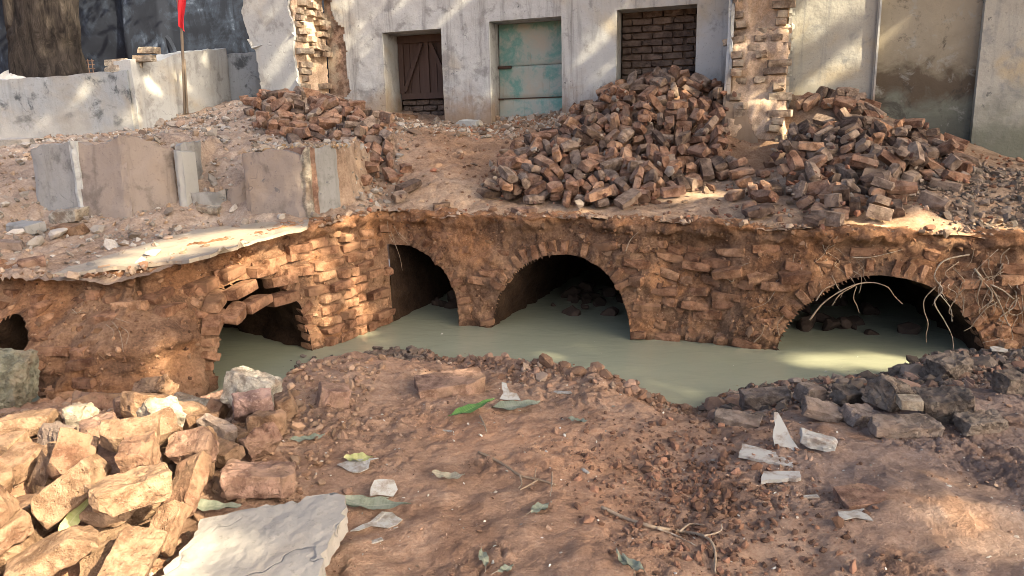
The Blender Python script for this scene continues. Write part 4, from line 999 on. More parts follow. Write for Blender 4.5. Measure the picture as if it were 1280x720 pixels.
# pale plaster heap behind the yard wall at the far left
hp = at_y(8, 92, 9.6); r_ = np.random.default_rng(4); th, ph = np.meshgrid(np.linspace(0, 2 * math.pi, 40), np.linspace(0, math.pi / 2, 14), indexing='ij')
V = np.stack([hp[0] + 0.62 * np.cos(th) * np.cos(ph), hp[1] + 0.4 + 0.4 * np.sin(th) * np.cos(ph), 1.5 + 1.02 * np.sin(ph)], -1); V += (fbm(V, 5.0, 4, 2.0) * 0.09)[..., None] * np.array([1, 1, 0.5])
tag(mesh_obj("plaster_heap", V.reshape(-1, 3), grid_faces(*th.shape), MAT["loose_plaster"], smooth=True), "pale plaster heap behind low yard wall at far left", "heap")

def limb(pts, rads, sides=14, seed=0.0, rough=0.05):
    pts = smooth_path(pts, 40); rads = np.interp(np.linspace(0, 1, len(pts)), np.linspace(0, 1, len(rads)), rads)
    v, f = tube(pts, rads, sides); q = v.copy(); nrm = fbm(q * np.array([1, 1, 0.35]), 5.0, 3, seed)
    c = np.repeat(pts, sides, 0); d = v[:len(c)] - c; v[:len(c)] += d * (nrm[:len(c)] * rough * 4)[:, None]
    return v, f
def leaf_cloud(centres, seed, size=(0.16, 0.055)):
    r = np.random.default_rng(seed); n = len(centres)
    base = np.array([[-1, 0, 0], [-0.2, -0.5, 0.08], [0.35, -0.42, 0.06], [1, 0, -0.10], [0.35, 0.42, 0.06], [-0.2, 0.5, 0.08]]) * np.array([size[0] / 2, size[1], 0.1])
    d = r.normal(size=(n, 3)); d[:, 2] -= 0.5; d /= np.linalg.norm(d, axis=1)[:, None]
    h = np.cross(d, r.normal(size=(n, 3))); h /= np.linalg.norm(h, axis=1)[:, None]; w = np.cross(d, h)
    sc = r.uniform(0.7, 1.3, (n, 1))
    v = centres[:, None] + (base[None, :, 0:1] * d[:, None] + base[None, :, 1:2] * h[:, None] + base[None, :, 2:3] * w[:, None]) * sc[:, None]
    f = np.array([[0, 1, 4, 5], [1, 2, 3, 4]])
    return v.reshape(-1, 3), (f[None] + (np.arange(n) * 6)[:, None, None]).reshape(-1, 4)
tb = at_y(64, 95, 10.2)
tree = thing("old_tree", (tb[0], tb[1], 1.6), "massive dark tree trunk behind the low yard wall", "tree")
tl = at_y(46, -60, 10.2)
v, f = limb([tb + [0.05, 0, -1.1], tb + [0.03, 0, -0.35], tb + [-0.02, 0, 0.35], tl * 0.5 + tb * 0.5 + [0.03, 0, 0], tl, tl + [-0.25, 0.2, 1.6], tl + [-0.2, 0.4, 3.0]], [0.62, 0.47, 0.40, 0.385, 0.37, 0.32, 0.22], 30, 3.0, 0.03)
mesh_obj("trunk", v, f, MAT["bark"], tree, smooth=True)
v, f = limb([tl * 0.35 + tb * 0.65 + [-0.24, -0.16, 0], tl + [-0.27, -0.12, 0.2], tl + [-0.9, -0.2, 1.5], tl + [-2.0, -0.3, 2.6]], [0.15, 0.22, 0.2, 0.1], 18, 4.0, 0.03); mesh_obj("limb", v, f, MAT["bark"], tree, smooth=True)
rc = np.random.default_rng(31); cc = []
for k in range(60):
    a = rc.uniform(0, 6.28); rad = 3.2 * math.sqrt(rc.random()); c = np.array([tl[0] - 0.4 + rad * math.cos(a), tl[1] + 0.8 + rad * 0.8 * math.sin(a), tl[2] + 3.0 + rc.uniform(-0.8, 1.6) - rad * 0.2])
    cc.append(c + rc.normal(size=(110, 3)) * np.array([0.42, 0.42, 0.3]))
v, f = leaf_cloud(np.vstack(cc), 3, (0.2, 0.06)); tag(mesh_obj("crown", v, f, MAT["crown_leaf"], tree), kind="stuff")

fb = at_y(229, 128, 9.25); ft = at_y(226, 28, 9.25)
fl = thing("flag_pole", fb, "thin pole with a small red flag beside white yard wall", "flag")
v, f = tube(smooth_path([fb + [0, 0, -0.2], fb * 0.5 + ft * 0.5 + [0.012, 0, 0], ft, ft + [-0.005, 0, 0.55]], 14), 0.017, 7); mesh_obj("pole", v, f, MAT["weathered_pole"], fl, smooth=True)
v, f = tube(smooth_path([fb + [0.045, -0.02, -0.2], fb * 0.45 + ft * 0.55 + [0.03, 0, 0.0]], 6), 0.012, 6); mesh_obj("support_stick", v, f, MAT["weathered_pole"], fl, smooth=True)
U, W = np.meshgrid(np.linspace(0, 1, 14), np.linspace(0, 1, 20), indexing='ij')     # limp pennant hanging down the pole
fx = ft[0] - 0.02 + U * (0.10 + 0.0 * W) + 0.03 * np.sin(W * 5) * U; fy = ft[1] - 0.03 + 0.03 * np.sin(U * 9 + W * 3); fz = ft[2] + 0.42 - W * (0.46 + 0.09 * U) + 0.02 * U
Vf = np.stack([fx, fy, fz], -1).reshape(-1, 3); gf = grid_faces(14, 20)
mesh_obj("red_cloth", np.vstack([Vf, Vf + [0, 0.002, 0]]), np.vstack([gf, gf[:, ::-1] + len(Vf)]), MAT["red_cloth"], fl, smooth=True)
WB = variants("brick", (0.23, 0.12, 0.075), 5, MAT["mortared_brick"], seed=700, n=3, rough=0.006)
words = ["lowest pale brick at the end of the row on the yard wall", "pale brick resting beside the stacked pair on the yard wall", "pale brick under the crooked top stone on the yard wall", "crooked pale stone topping the small stack on the yard wall", "pale brick at the back of the stack on the yard wall"]
for k, (a, b, y, rz, up) in enumerate([(146, 86, 8.72, .05, 0), (146, 78, 8.74, .08, 0), (180, 73, 8.75, -.1, 0), (186, 63, 8.78, -.25, 0), (165, 80, 8.78, .3, 0)]):
    p = at_y(a, b, y); o = bpy.data.objects.new("loose_wall_brick", WB[k]); link(o); o.location = p; o.rotation_euler = (0.02, 0.06 * (k - 2), rz)
    tag(o, words[k], "brick", "pale bricks left on the yard wall")

# ------------------------------------------------------------------ broken plastered tank on the left terrace
tank = thing("broken_plastered_tank", (-2.6, 5.85, 0.95), "broken plastered masonry tank with pinkish panels on the left terrace", "tank")
def panel(name, base, tops, thick, mat, seed, zb=0.72, lean=0.0):
    """one standing panel: plan line base[0]->base[1], top heights along it"""
    b0, b1 = np.array(base[0]), np.array(base[1]); L = np.linalg.norm(b1 - b0); t = (b1 - b0) / L; nn = np.array([t[1], -t[0]])
    nu, nv = max(10, int(L / 0.02)), 30; u = np.linspace(0, 1, nu)
    tz = np.interp(u, np.linspace(0, 1, len(tops)), tops) + 0.022 * fbm(np.c_[u * L * 9, 0 * u, 0 * u], 1.2, 4, seed)
    V = []; Vb = []
    for k in range(nv):
        z = zb + (tz - zb) * k / (nv - 1); xy = b0 + np.outer(u * L, t); q = np.c_[xy, z]
        o = 0.012 * fbm(q, 4.0, 3, seed) + 0.005 * fbm(q, 18.0, 3, seed) - 0.02 * sst(0.07 - np.minimum(u, 1 - u) * L + 0.03 * fbm(q, 12.0, 3, seed + 2), 0.03, 0.06) - lean * (z - zb)
        V.append(np.c_[xy + nn * o[:, None], z]); Vb.append(np.c_[xy - nn * (thick + lean * (z - zb))[:, None], z - 0.01])
    V = np.array(V); Vb = np.array(Vb); n0 = V.shape[0] * nu; g = grid_faces(nv, nu); f = [list(q) for q in g] + [list(q[::-1] + n0) for q in g]
    top = [(nv - 1) * nu + k for k in range(nu)]
    for k in range(nu - 1): f.append([top[k], top[k + 1], top[k + 1] + n0, top[k] + n0])
    for e in (0, nu - 1):
        for k in range(nv - 1): f.append([k * nu + e, (k + 1) * nu + e, (k + 1) * nu + e + n0, k * nu + e + n0][:: 1 if e else -1])
    return mesh_obj(name, np.vstack([V.reshape(-1, 3), Vb.reshape(-1, 3)]), f, mat, tank, smooth=False)
def tp(a, b, y): return at_y(a, b, y)[:2]
for o in (panel("grey_panel", [tp(44, 268, 5.95), tp(101, 270, 5.79)], [1.50, 1.53, 1.53], 0.2, MAT["grey_plaster"], 1.0, lean=0.04),
          panel("pink_panel", [tp(99, 270, 5.77), tp(163, 268, 5.70)], [1.54, 1.515, 1.53, 1.575], 0.2, MAT["pink_plaster"], 2.0, lean=0.03),
          panel("white_edge", [tp(97, 271, 5.765), tp(106, 271, 5.75)], [1.55, 1.55], 0.1, MAT["loose_plaster"], 12.0),
          panel("pink_panel", [tp(161, 268, 5.70), tp(225, 264, 5.92)], [1.58, 1.56, 1.52, 1.46], 0.2, MAT["pink_plaster"], 3.0, lean=0.03),
          panel("white_edge", [tp(223, 266, 5.90), tp(233, 266, 5.87)], [1.46, 1.45], 0.16, MAT["low_wall_wash"], 4.0),
          panel("grey_panel", [tp(238, 262, 5.95), tp(262, 262, 6.25)], [1.50, 1.52, 1.53], 0.07, MAT["grey_plaster"], 5.0),
          panel("low_panel", [tp(236, 266, 5.93), tp(284, 266, 5.95)], [1.13, 1.12, 1.14], 0.10, MAT["grey_plaster"], 6.0),
          panel("low_panel", [tp(285, 266, 5.95), tp(312, 268, 5.93)], [1.13, 1.16, 1.22], 0.10, MAT["pink_plaster"], 7.0),
          panel("pink_panel", [tp(309, 272, 5.80), tp(381, 272, 5.70)], [1.42, 1.44, 1.45, 1.40], 0.36, MAT["pink_plaster"], 8.0),
          panel("white_edge", [tp(379, 272, 5.705), tp(391, 272, 5.70)], [1.36, 1.43, 1.46], 0.34, MAT["mortared_brick"], 9.0),
          panel("rust_stained_strip", [tp(390, 270, 5.72), tp(402, 268, 5.80)], [1.46, 1.46], 0.3, MAT["brown_brick"], 10.0),
          panel("grey_panel", [tp(401, 266, 5.80), tp(428, 264, 5.95)], [1.46, 1.47, 1.44], 0.3, MAT["grey_plaster"], 11.0)):
    auto_smooth(o.data, 35)
# cement skin left on top of the left block
ol = [(62, 342), (110, 337), (165, 331), (236, 322), (262, 316), (322, 296), (384, 281), (386, 274), (330, 277), (268, 283), (215, 293), (160, 311), (120, 324), (85, 333)]
pts = []
for k in range(len(ol)):
    a, b = np.array(ol[k], float), np.array(ol[(k + 1) % len(ol)], float); m = max(1, int(np.linalg.norm(b - a) / 9))
    for j in range(m): pts.append(a + (b - a) * j / m + RNG.normal(0, 0.45, 2))
Hs = lambda x, y: np.maximum(np.interp(x, _px, _pz), H_up0(x, y)) + 0.035
w = np.array([hit(a, b, Hs, 0.0, 2.5, 9.0)[:2] for a, b in pts])
bm = bmesh.new(); fc = bm.faces.new([bm.verts.new((p[0], p[1], 0)) for p in w]); bmesh.ops.triangulate(bm, faces=[fc])
for _ in range(2): bmesh.ops.subdivide_edges(bm, edges=[e for e in bm.edges if e.calc_length() > 0.07], cuts=1); bmesh.ops.triangulate(bm, faces=bm.faces[:])
bmesh.ops.solidify(bm, geom=bm.faces[:], thickness=0.022); bm.verts.index_update()
v = np.array([x.co[:] for x in bm.verts]); f = [[x.index for x in q.verts] for q in bm.faces]; bm.free()
v[:, 2] += np.maximum(np.interp(v[:, 0], _px, _pz) + 0.022, H_up0(v[:, 0], v[:, 1]) + 0.030) + 0.010 * fbm(v, 4.0, 3, 2.0)
tag(mesh_obj("cement_skin", v, f, MAT["cement_skin"]), "thin pale cement crust lying along the edge of the left block", "slab")
# settled positions of the loose bricks: heap + size, x y z (mm), quaternion (1/100)
BRICK_DATA = """c0 1824 7494 1609 45 7 31 -84
c0 1099 7441 1440 50 69 14 50
c0 1186 7495 1593 26 -45 54 -66
c1 671 8233 1650 23 -15 95 11
c1 1271 6865 1255 24 -5 -36 -90
c2 1316 8023 1877 39 32 -64 -58
c0 1954 6980 1285 31 95 -6 -6
c1 175 7509 1337 4 -53 -84 -13
c1 1971 8081 1968 32 -20 -87 33
c2 1879 8185 2022 27 92 29 4
c2 795 8555 1762 97 11 -17 10
c0 511 7608 1383 36 16 19 -90
c0 517 7227 1257 24 -85 47 1
c1 827 6413 999 97 13 -5 -19
c2 1878 7723 1769 61 34 -71 -11
c1 409 6688 1066 17 -91 -37 -12
c2 707 7000 1211 9 0 -26 96
c0 666 7850 1542 15 0 98 16
c1 197 7029 1175 98 19 -1 -2
c0 843 7774 1601 88 -7 24 -40
c0 459 6787 1130 48 79 -23 -31
c1 870 8036 1713 8 29 95 -11
c2 1510 7296 1473 10 -8 -90 -41
c1 1185 7771 1680 2 16 95 -26
c1 2114 7666 1718 62 -44 59 -29
c0 -177 6429 1036 40 -14 19 -89
c0 1594 8055 1915 11 14 29 -94
c0 1114 6808 1157 41 4 27 -87
c2 272 7584 1351 97 17 -3 16
c2 86 6815 1136 93 27 26 -1
c1 -143 6411 1095 9 21 -10 97
c0 1925 8012 1908 34 15 -26 89
c1 1275 7898 1819 9 89 37 -26
c2 1476 8466 2051 88 -2 -18 43
c0 812 7198 1292 71 14 11 -68
c0 1412 7003 1448 24 78 -38 -43
c1 838 6769 1120 81 18 -14 54
c0 1184 8564 1942 21 -86 -47 -4
c2 1732 6728 1219 35 -14 46 80
c1 1885 7214 1411 47 17 26 -82
c0 466 7358 1315 13 26 -55 -78
c1 797 8148 1740 8 64 -68 34
c1 1602 6834 1234 79 61 4 8
c0 547 6659 1058 34 7 22 -91
c2 1421 7788 1768 27 56 -73 28
c2 -138 6649 1060 81 11 13 -56
c2 117 6572 1044 37 -1 12 -92
c1 1556 8322 2045 68 9 -23 69
c0 450 7430 1330 56 77 16 25
c1 1111 6920 1227 85 -41 -29 18
c0 595 6151 980 80 6 11 58
c1 1921 7615 1671 29 12 -29 91
c0 1048 8449 1857 61 -17 -11 76
c2 972 6722 1099 92 20 2 -33
c0 1037 6557 1057 12 6 13 -98
c0 1769 8609 2129 31 59 -51 -54
c1 1658 8634 2097 31 41 -69 -51
c0 916 6694 1164 84 19 -13 50
c0 582 6526 1035 61 78 11 10
c1 22 6465 1011 91 20 -1 37
c1 1470 6387 1063 25 -15 71 -64
c0 968 8110 1783 90 18 -4 -39
c2 1123 7297 1372 22 -13 -49 84
c1 1435 6899 1224 80 22 8 -56
c0 1654 7538 1663 14 -14 -88 43
c0 1585 7430 1565 76 15 -26 58
c2 1638 7094 1361 32 94 -3 -10
c0 1177 6259 1017 53 1 -12 84
c1 642 7476 1383 24 -51 -82 9
c0 1451 6742 1200 67 31 -36 57
c1 96 7587 1400 46 80 37 6
c1 1741 7746 1770 47 88 -4 -6
c1 388 7709 1407 78 12 -19 58
c0 1852 6824 1235 76 28 -4 -58
c0 772 6633 1062 90 22 -4 -36
c0 748 7931 1643 15 -5 95 -28
c0 1084 7628 1551 84 45 -9 -30
c0 1976 8620 2084 96 15 5 22
c2 1179 7380 1453 29 12 86 -39
c2 1028 6324 1013 84 12 0 -54
c0 1294 6761 1141 36 18 15 -90
c0 1321 7423 1536 73 59 -11 -33
c0 1686 6991 1302 78 62 6 -9
c2 1811 7069 1355 11 77 -63 3
c0 2274 8241 1963 86 20 1 47
c1 1283 8420 1976 41 -57 -59 40
c2 1835 8764 2083 58 6 -5 -81
c1 789 6900 1185 65 -49 -52 26
c2 941 6879 1164 45 7 -18 87
c1 1193 7886 1759 20 -18 -88 40
c0 328 7109 1202 78 15 9 -60
c0 784 7695 1495 74 26 5 -62
c2 1148 7688 1629 40 -72 -23 52
c0 668 6302 1037 41 44 -78 -15
c1 310 6757 1124 34 90 19 19
c2 2019 7777 1784 24 49 49 67
c0 1768 7097 1425 42 0 11 90
c0 418 7124 1231 69 -37 41 -47
c2 1685 7892 1853 34 69 30 56
c0 1317 6481 1284 64 -46 47 -40
c1 834 7874 1741 31 -72 -61 -8
c0 1524 7853 1807 74 29 1 -61
c1 1443 6588 1219 41 13 6 -90
c0 1460 7910 1897 91 17 -24 30
c2 226 6800 1161 24 5 41 -88
c0 958 7352 1376 33 49 -44 -68
c0 1355 6970 1303 91 -34 -10 23
c2 725 7070 1298 21 15 93 26
c0 1679 7630 1700 97 15 5 -18
c1 419 7933 1498 15 -27 95 9
c1 1990 8294 2023 25 -36 81 -39
c0 561 7476 1453 74 43 -17 -49
c0 923 6466 1092 89 25 -13 -37
c0 1019 7878 1685 56 30 10 -77
c2 1009 6987 1215 28 9 19 -93
c2 1104 8662 1889 4 -95 -26 -14
c2 646 7119 1268 59 -21 56 -54
c0 1135 6739 1225 38 51 -24 -74
c2 63 6961 1169 53 -39 -61 44
c0 2015 7373 1637 17 -51 -52 66
c0 112 7087 1260 58 -30 -6 75
c0 235 6608 1085 29 -39 -85 -23
c2 708 8068 1616 86 21 -15 -43
c2 1732 6809 1270 66 -14 52 -53
c0 921 7059 1243 94 21 -10 24
c0 1381 8724 2000 39 15 -12 -90
c0 1044 6107 1005 44 87 -21 -9
c1 827 8014 1800 4 -1 97 -25
c2 589 7714 1520 24 -82 -42 32
c1 1158 7158 1326 42 90 -9 -1
c0 1710 8234 2064 70 -49 47 -22
c0 1414 7165 1365 92 37 -9 -13
c0 529 6372 1123 17 75 -59 -25
c2 1342 6613 1112 92 36 13 -5
c2 1169 6444 1030 25 0 11 -96
c0 1164 7072 1279 97 23 -6 -8
c0 1006 7459 1510 50 21 -67 -50
c0 -7 6915 1269 1 -7 -36 93
c0 778 6442 1154 55 37 50 55
c0 575 7297 1352 85 38 27 -25
c0 894 7126 1353 68 31 56 37
c1 933 7749 1651 59 -68 43 -9
c0 930 7575 1511 73 27 -37 50
c0 1860 6604 1151 75 22 -7 -62
c0 152 7315 1350 95 8 -5 31
c0 915 8497 1803 65 -12 -25 71
c0 1921 6844 1290 84 4 48 23
c0 2281 8019 1909 51 -30 65 -48
c0 253 6386 1009 46 -10 -19 86
c0 1215 8232 1950 10 26 -50 -82
c1 2190 7808 1801 58 5 4 -81
c0 739 6051 968 7 66 74 9
c0 363 6428 1024 45 11 -11 88
c1 1089 8292 1907 25 17 37 -88
c0 132 6710 1122 31 -86 24 32
c0 194 7323 1282 100 9 -2 -2
c0 1416 8157 1959 97 -19 3 -17
c0 465 6091 991 58 -47 -48 45
c1 1525 8673 2053 95 3 -13 -29
c2 2072 8393 2045 65 33 -67 12
c1 1461 6512 1061 90 6 -13 41
c0 1081 8043 1860 19 -97 3 13
c0 -72 6848 1169 92 23 26 17
c0 737 6202 1030 11 67 -63 38
c0 223 6922 1151 0 2 99 16
c0 1735 6570 1179 26 -65 -65 -28
c2 1546 6699 1198 7 -66 15 73
c1 320 7483 1371 42 21 -29 83
c0 1160 6476 1117 42 1 15 -90
c0 2086 8144 1958 13 -36 -89 -24
c1 952 6041 973 21 0 -4 98
c2 1628 6665 1181 26 57 -76 16
c2 801 6368 1057 64 2 -14 76
c0 712 6015 1032 21 12 0 -97
c1 401 6258 1030 25 -76 -57 -21
c1 1265 6359 1070 86 -18 29 38
c0 1039 7370 1578 61 4 -71 -35
c0 1943 6986 1371 13 60 74 -29
c1 199 6199 987 3 -97 -26 0
c2 1021 6522 1137 59 79 -15 -12
c0 1229 6697 1175 58 22 10 -78
c2 1639 8814 2069 2 53 85 8
c0 1039 6593 1198 38 68 -58 24
c2 2074 7325 1498 28 92 -4 -27
c2 1435 7627 1676 16 55 -65 50
c0 1292 8709 2057 3 81 58 4
c2 1639 8493 2096 51 -52 43 54
c1 579 6845 1155 15 -12 -37 91
c0 844 7478 1493 93 -29 10 -19
c0 630 7573 1494 81 9 30 49
c2 1455 7067 1389 91 37 -7 -19
c1 2137 7935 1860 48 74 21 42
c0 440 7814 1518 1 2 -88 -48
c0 877 6452 1146 73 28 -5 -63
c0 1893 8385 2088 9 25 88 -40
c2 746 7633 1533 95 20 -18 18
c2 1951 7335 1518 57 -18 -70 39
c2 1903 7378 1606 24 47 83 -18
c0 411 7675 1497 84 -53 0 -10
c2 1150 6154 1063 4 -82 -53 -21
c0 1474 7220 1431 8 -12 -92 36
c0 1797 8252 2100 51 -55 -2 -66
c0 990 6887 1268 56 -36 62 -41
c2 592 6613 1112 78 18 15 -59
c1 1354 7706 1669 27 -93 -21 -13
c0 1044 7578 1616 84 -18 38 -34
c2 716 7492 1430 68 -27 23 -64
c2 701 6279 1114 63 -35 26 -64
c0 176 6538 1131 9 28 75 59
c2 2192 8336 1997 1 -29 -92 -25
c2 483 7174 1306 95 23 -18 11
c0 2037 8090 2034 35 12 -40 84
c1 1607 8784 2133 94 4 -8 32
c1 868 6990 1284 24 1 -25 94
c0 223 7736 1456 28 -46 -72 44
c2 1331 7096 1412 51 27 -76 -30
c2 311 7170 1309 0 -64 -75 -18
c1 457 7326 1447 63 -29 -21 69
c0 1397 7503 1670 19 -19 -1 -96
c2 210 7127 1234 41 56 -36 -62
c0 1120 6468 1227 17 4 -53 -83
c1 1199 7641 1687 72 -1 65 -25
c2 1851 7313 1509 34 -51 -10 78
c1 1749 8001 1931 63 -19 58 -48
c1 371 6909 1215 29 -3 19 -94
c1 915 6297 1045 42 -62 34 56
c0 1610 6516 1092 67 0 -21 71
c0 524 6250 1042 70 -21 35 59
c0 1278 6979 1355 23 10 -34 -91
c0 1082 8429 1968 18 -18 16 95
c0 319 6807 1263 89 16 12 -42
c0 641 6431 1065 30 -4 94 -15
c1 1312 6492 1079 32 -29 -4 90
c1 641 7556 1600 6 38 -65 66
c0 -41 7098 1238 29 79 49 22
c0 821 6851 1264 1 13 -26 96
c2 1534 6320 1074 21 66 23 -69
c0 -5 6657 1126 36 54 76 8
c0 1335 7488 1620 69 -16 10 -70
c1 1825 7338 1663 66 40 -29 -56
c0 833 6183 1039 58 -48 33 -57
c2 1834 8517 2114 61 -24 -76 1
c1 1466 6554 1143 14 -67 73 1
c1 1711 7352 1560 53 -84 10 -6
c0 2151 7757 1882 35 -29 66 -60
c0 1701 6739 1339 49 -10 -33 80
c0 221 6331 1060 94 7 -21 24
c2 1281 7360 1530 79 45 -40 9
c1 809 7599 1631 30 -46 70 -45
c0 103 6795 1250 89 -32 0 33
c1 1056 6216 1066 53 -29 75 -29
c2 1097 6986 1333 36 -66 -3 66
c1 283 6992 1268 12 9 -38 -91
c2 1517 8566 2073 69 65 -29 -13
c0 433 6525 1165 45 -38 7 -80
c2 1702 7232 1492 52 34 -63 -47
c0 1334 7576 1763 56 12 14 80
c1 709 6642 1148 58 -28 59 -48
c0 2023 7209 1424 54 -27 -75 27
c1 1477 7376 1600 68 -33 -63 16
c0 774 7227 1376 45 10 15 -88
c1 326 6657 1154 38 23 -28 85
c2 1841 7880 1857 70 7 60 38
c0 530 7022 1231 68 9 -31 66
c0 1684 7561 1766 1 31 -95 -10
c0 1060 7221 1385 89 -29 -33 -11
c0 906 6628 1229 51 82 13 24
c0 631 7243 1400 78 50 -12 35
c2 1244 7176 1545 38 21 27 86
c2 1453 6262 1080 47 40 -35 70
c0 604 6436 1159 20 -76 -57 24
c0 1629 7228 1455 39 66 24 59
c0 549 7157 1418 3 -7 51 -86
c1 372 7274 1389 39 67 -39 -49
c2 1762 6904 1341 73 63 -28 0
c1 18 7090 1308 51 -19 36 -76
c0 708 7160 1484 95 15 26 11
c0 -39 6359 1114 79 -2 23 -57
c0 561 6644 1206 19 87 45 1
c0 1850 6607 1232 2 71 66 25
c0 -16 6369 1187 49 23 -1 84
c2 821 6724 1214 53 -28 -7 -80
c0 445 6982 1330 54 51 34 58
c0 367 6501 1138 38 13 -91 7
c2 2135 8251 1999 66 69 -10 -29
c1 651 7681 1578 49 75 44 -5
c0 622 6966 1275 40 -63 67 6
c1 2184 7986 1979 60 -3 9 -79
c1 49 7396 1312 55 77 17 28
c2 1125 7796 1750 93 -25 9 24
c1 1523 6941 1312 56 34 -58 -49
c0 1503 7667 1796 34 93 -3 15
c0 1000 7025 1380 10 47 -87 12
c0 127 6374 1131 50 41 37 66
c0 939 5908 1000 92 22 -18 26
c0 1555 7306 1592 21 -59 78 6
c2 1083 6319 1162 46 -39 79 -13
c1 1932 7217 1574 88 -12 -37 27
c1 1341 7204 1506 7 -69 -60 -40
c2 1193 7976 1900 77 -55 31 -7
c0 867 7368 1432 19 -86 39 -28
c2 591 7996 1627 41 -12 -62 -66
c0 1063 6804 1304 66 -4 35 -66
c0 1408 8628 2075 43 -43 79 -2
c1 752 6953 1332 5 -22 -44 87
c0 1240 7196 1416 64 -8 -23 -73
c2 1122 8026 1941 32 -34 77 -44
c0 1597 8106 2025 53 -4 -20 82
c1 1974 7709 1758 44 70 -17 -54
c1 1307 6820 1324 60 43 -8 68
c0 1213 6390 1189 29 -23 -37 -85
c2 707 6774 1205 9 -11 -30 94
c1 1673 8413 2120 60 -71 14 35
c0 235 7237 1393 84 -11 -42 33
c0 986 7244 1467 3 -88 -38 -28
c1 826 7385 1525 25 27 32 -87
c1 815 8263 1778 43 -89 -18 0
c2 1698 7395 1667 72 20 -51 44
c0 840 7489 1608 4 -61 60 -51
c0 1928 7034 1449 30 -71 34 -54
c0 43 6431 1093 32 53 45 64
c1 930 6801 1320 33 -54 77 -4
c1 1186 6282 1137 34 -53 77 5
c1 752 8321 1747 35 -85 34 22
c0 318 7575 1468 41 91 11 3
c0 1620 6994 1450 50 75 26 35
c0 1304 5939 1050 99 9 -6 4
c1 1828 7176 1484 27 41 84 21
c2 1596 6862 1340 58 -70 -26 32
c0 1342 6496 1198 13 -93 34 1
c0 1304 7239 1637 5 -81 -58 3
c1 920 6094 1090 33 76 -43 -36
c0 1103 7108 1490 80 32 1 51
c0 1459 7544 1795 91 7 39 10
c0 799 7149 1507 18 -93 -22 24
c1 571 7067 1402 86 48 -1 16
c0 702 6577 1238 44 -6 29 -85
c1 1139 7293 1522 21 -25 -82 47
c1 192 6578 1223 87 -5 11 -47
c2 1420 6876 1322 66 32 -21 64
c0 1366 6210 1047 46 47 44 61
c0 692 7377 1497 89 -18 40 -5
c1 930 7476 1584 61 -50 -2 61
c2 -20 6809 1206 6 71 -62 -34
c2 378 6213 1082 31 -92 -20 -9
r0 2801 6362 1259 6 -6 -7 99
r0 2657 6820 1402 86 -38 -8 34
r1 2707 6726 1324 48 -3 -12 87
r2 3024 5704 1081 54 11 11 -83
r0 3448 6172 1195 19 -98 -4 8
r0 3483 6356 1263 36 7 -20 91
r0 3660 6875 1417 66 18 19 70
r0 2888 6788 1372 98 17 -10 -4
r2 2098 5095 894 40 5 -10 91
r2 2601 6281 1215 82 8 -6 -57
r0 2975 7461 1757 10 33 -47 -81
r2 3497 7839 1769 51 -6 11 -85
r2 4205 7001 1313 43 -4 16 -89
r2 3297 6858 1413 84 17 14 -50
r2 3191 6293 1270 43 90 9 2
r0 3474 6962 1442 1 0 -97 -26
r0 2342 5240 933 81 -1 -4 59
r1 3650 6715 1347 83 -47 30 -5
r0 3927 7207 1456 25 -73 -64 0
r0 3252 7749 1851 47 -50 61 -38
r2 2175 5454 989 18 86 44 18
r2 2321 5849 1108 57 -22 -74 30
r2 3632 6606 1314 36 -31 -70 52
r1 2727 5642 1045 19 -4 15 -97
r0 2718 7139 1478 13 65 -57 -48
r2 2517 5812 1122 76 9 -65 2
r0 2863 6008 1170 87 15 -9 46
r0 3796 6285 1199 46 16 -10 87
r1 3981 6791 1281 29 20 -39 -85
r0 2965 6487 1368 37 9 16 -91
r1 3821 6724 1292 18 -35 -92 -7
r1 2787 6073 1234 7 -92 31 -24
r0 3362 5729 1068 31 9 -6 94
r2 2806 5429 1011 96 8 -10 23
r0 2382 5674 1052 47 -82 29 -16
r0 3075 6009 1193 58 71 -23 -32
r0 3990 6669 1251 36 -5 24 -90
r0 2216 5312 935 85 20 0 49
r0 3371 6696 1373 37 25 22 87
r2 3454 5945 1132 5 4 -13 99
r0 3437 6051 1196 24 9 -95 -19
r2 3547 7215 1544 76 11 19 -61
r0 3153 5838 1128 91 15 1 38
r2 3322 5920 1128 66 13 -15 72
r2 3520 6256 1294 15 -72 -66 -15
r0 2513 6735 1349 7 19 50 84
r2 2898 5769 1111 75 -16 17 61
r2 3073 6208 1226 1 -9 -99 -13
r0 2587 5687 1105 85 -5 2 53
r0 3271 7200 1591 97 22 6 6
r2 3045 6867 1431 93 33 -5 -18
r0 3231 7079 1549 88 47 3 -1
r2 2909 6505 1298 54 8 -17 82
r0 2990 7174 1577 85 28 1 -44
r1 3099 6649 1352 28 1 18 -94
r1 2355 6143 1164 48 17 -4 -86
r0 3178 7438 1746 0 4 29 -96
r1 3220 6901 1487 96 -17 -12 17
r0 3005 5250 994 46 -24 -64 57
r1 2304 5955 1139 15 1 93 -35
r2 2934 5873 1156 50 60 58 -23
r1 2407 6465 1347 84 25 44 18
r1 3519 6669 1348 32 54 46 63
r0 2317 5626 1060 86 42 -23 -15
r0 3629 7488 1661 81 6 23 -54
r0 2793 6572 1358 54 54 65 -3
r0 2556 5459 1001 8 7 -14 98
r0 2775 5641 1148 5 28 89 36
r2 3908 6881 1387 91 -3 -11 -39
r0 3469 7798 1863 98 -17 9 -9
r2 2950 5970 1219 66 6 38 -64
r0 2478 6427 1215 92 10 -1 37
r2 2653 6123 1233 66 -25 -20 68
r1 2498 6591 1316 74 43 -33 40
r0 2968 6125 1277 77 6 -59 -22
r1 3899 6930 1449 43 5 -11 -90
r1 2774 6448 1308 41 64 52 -40
r2 2461 6257 1225 6 -21 -10 -97
r0 2713 5210 954 82 -1 -17 55
r1 3180 7720 1865 60 -38 -47 52
r1 2923 5536 1045 43 53 -41 -61
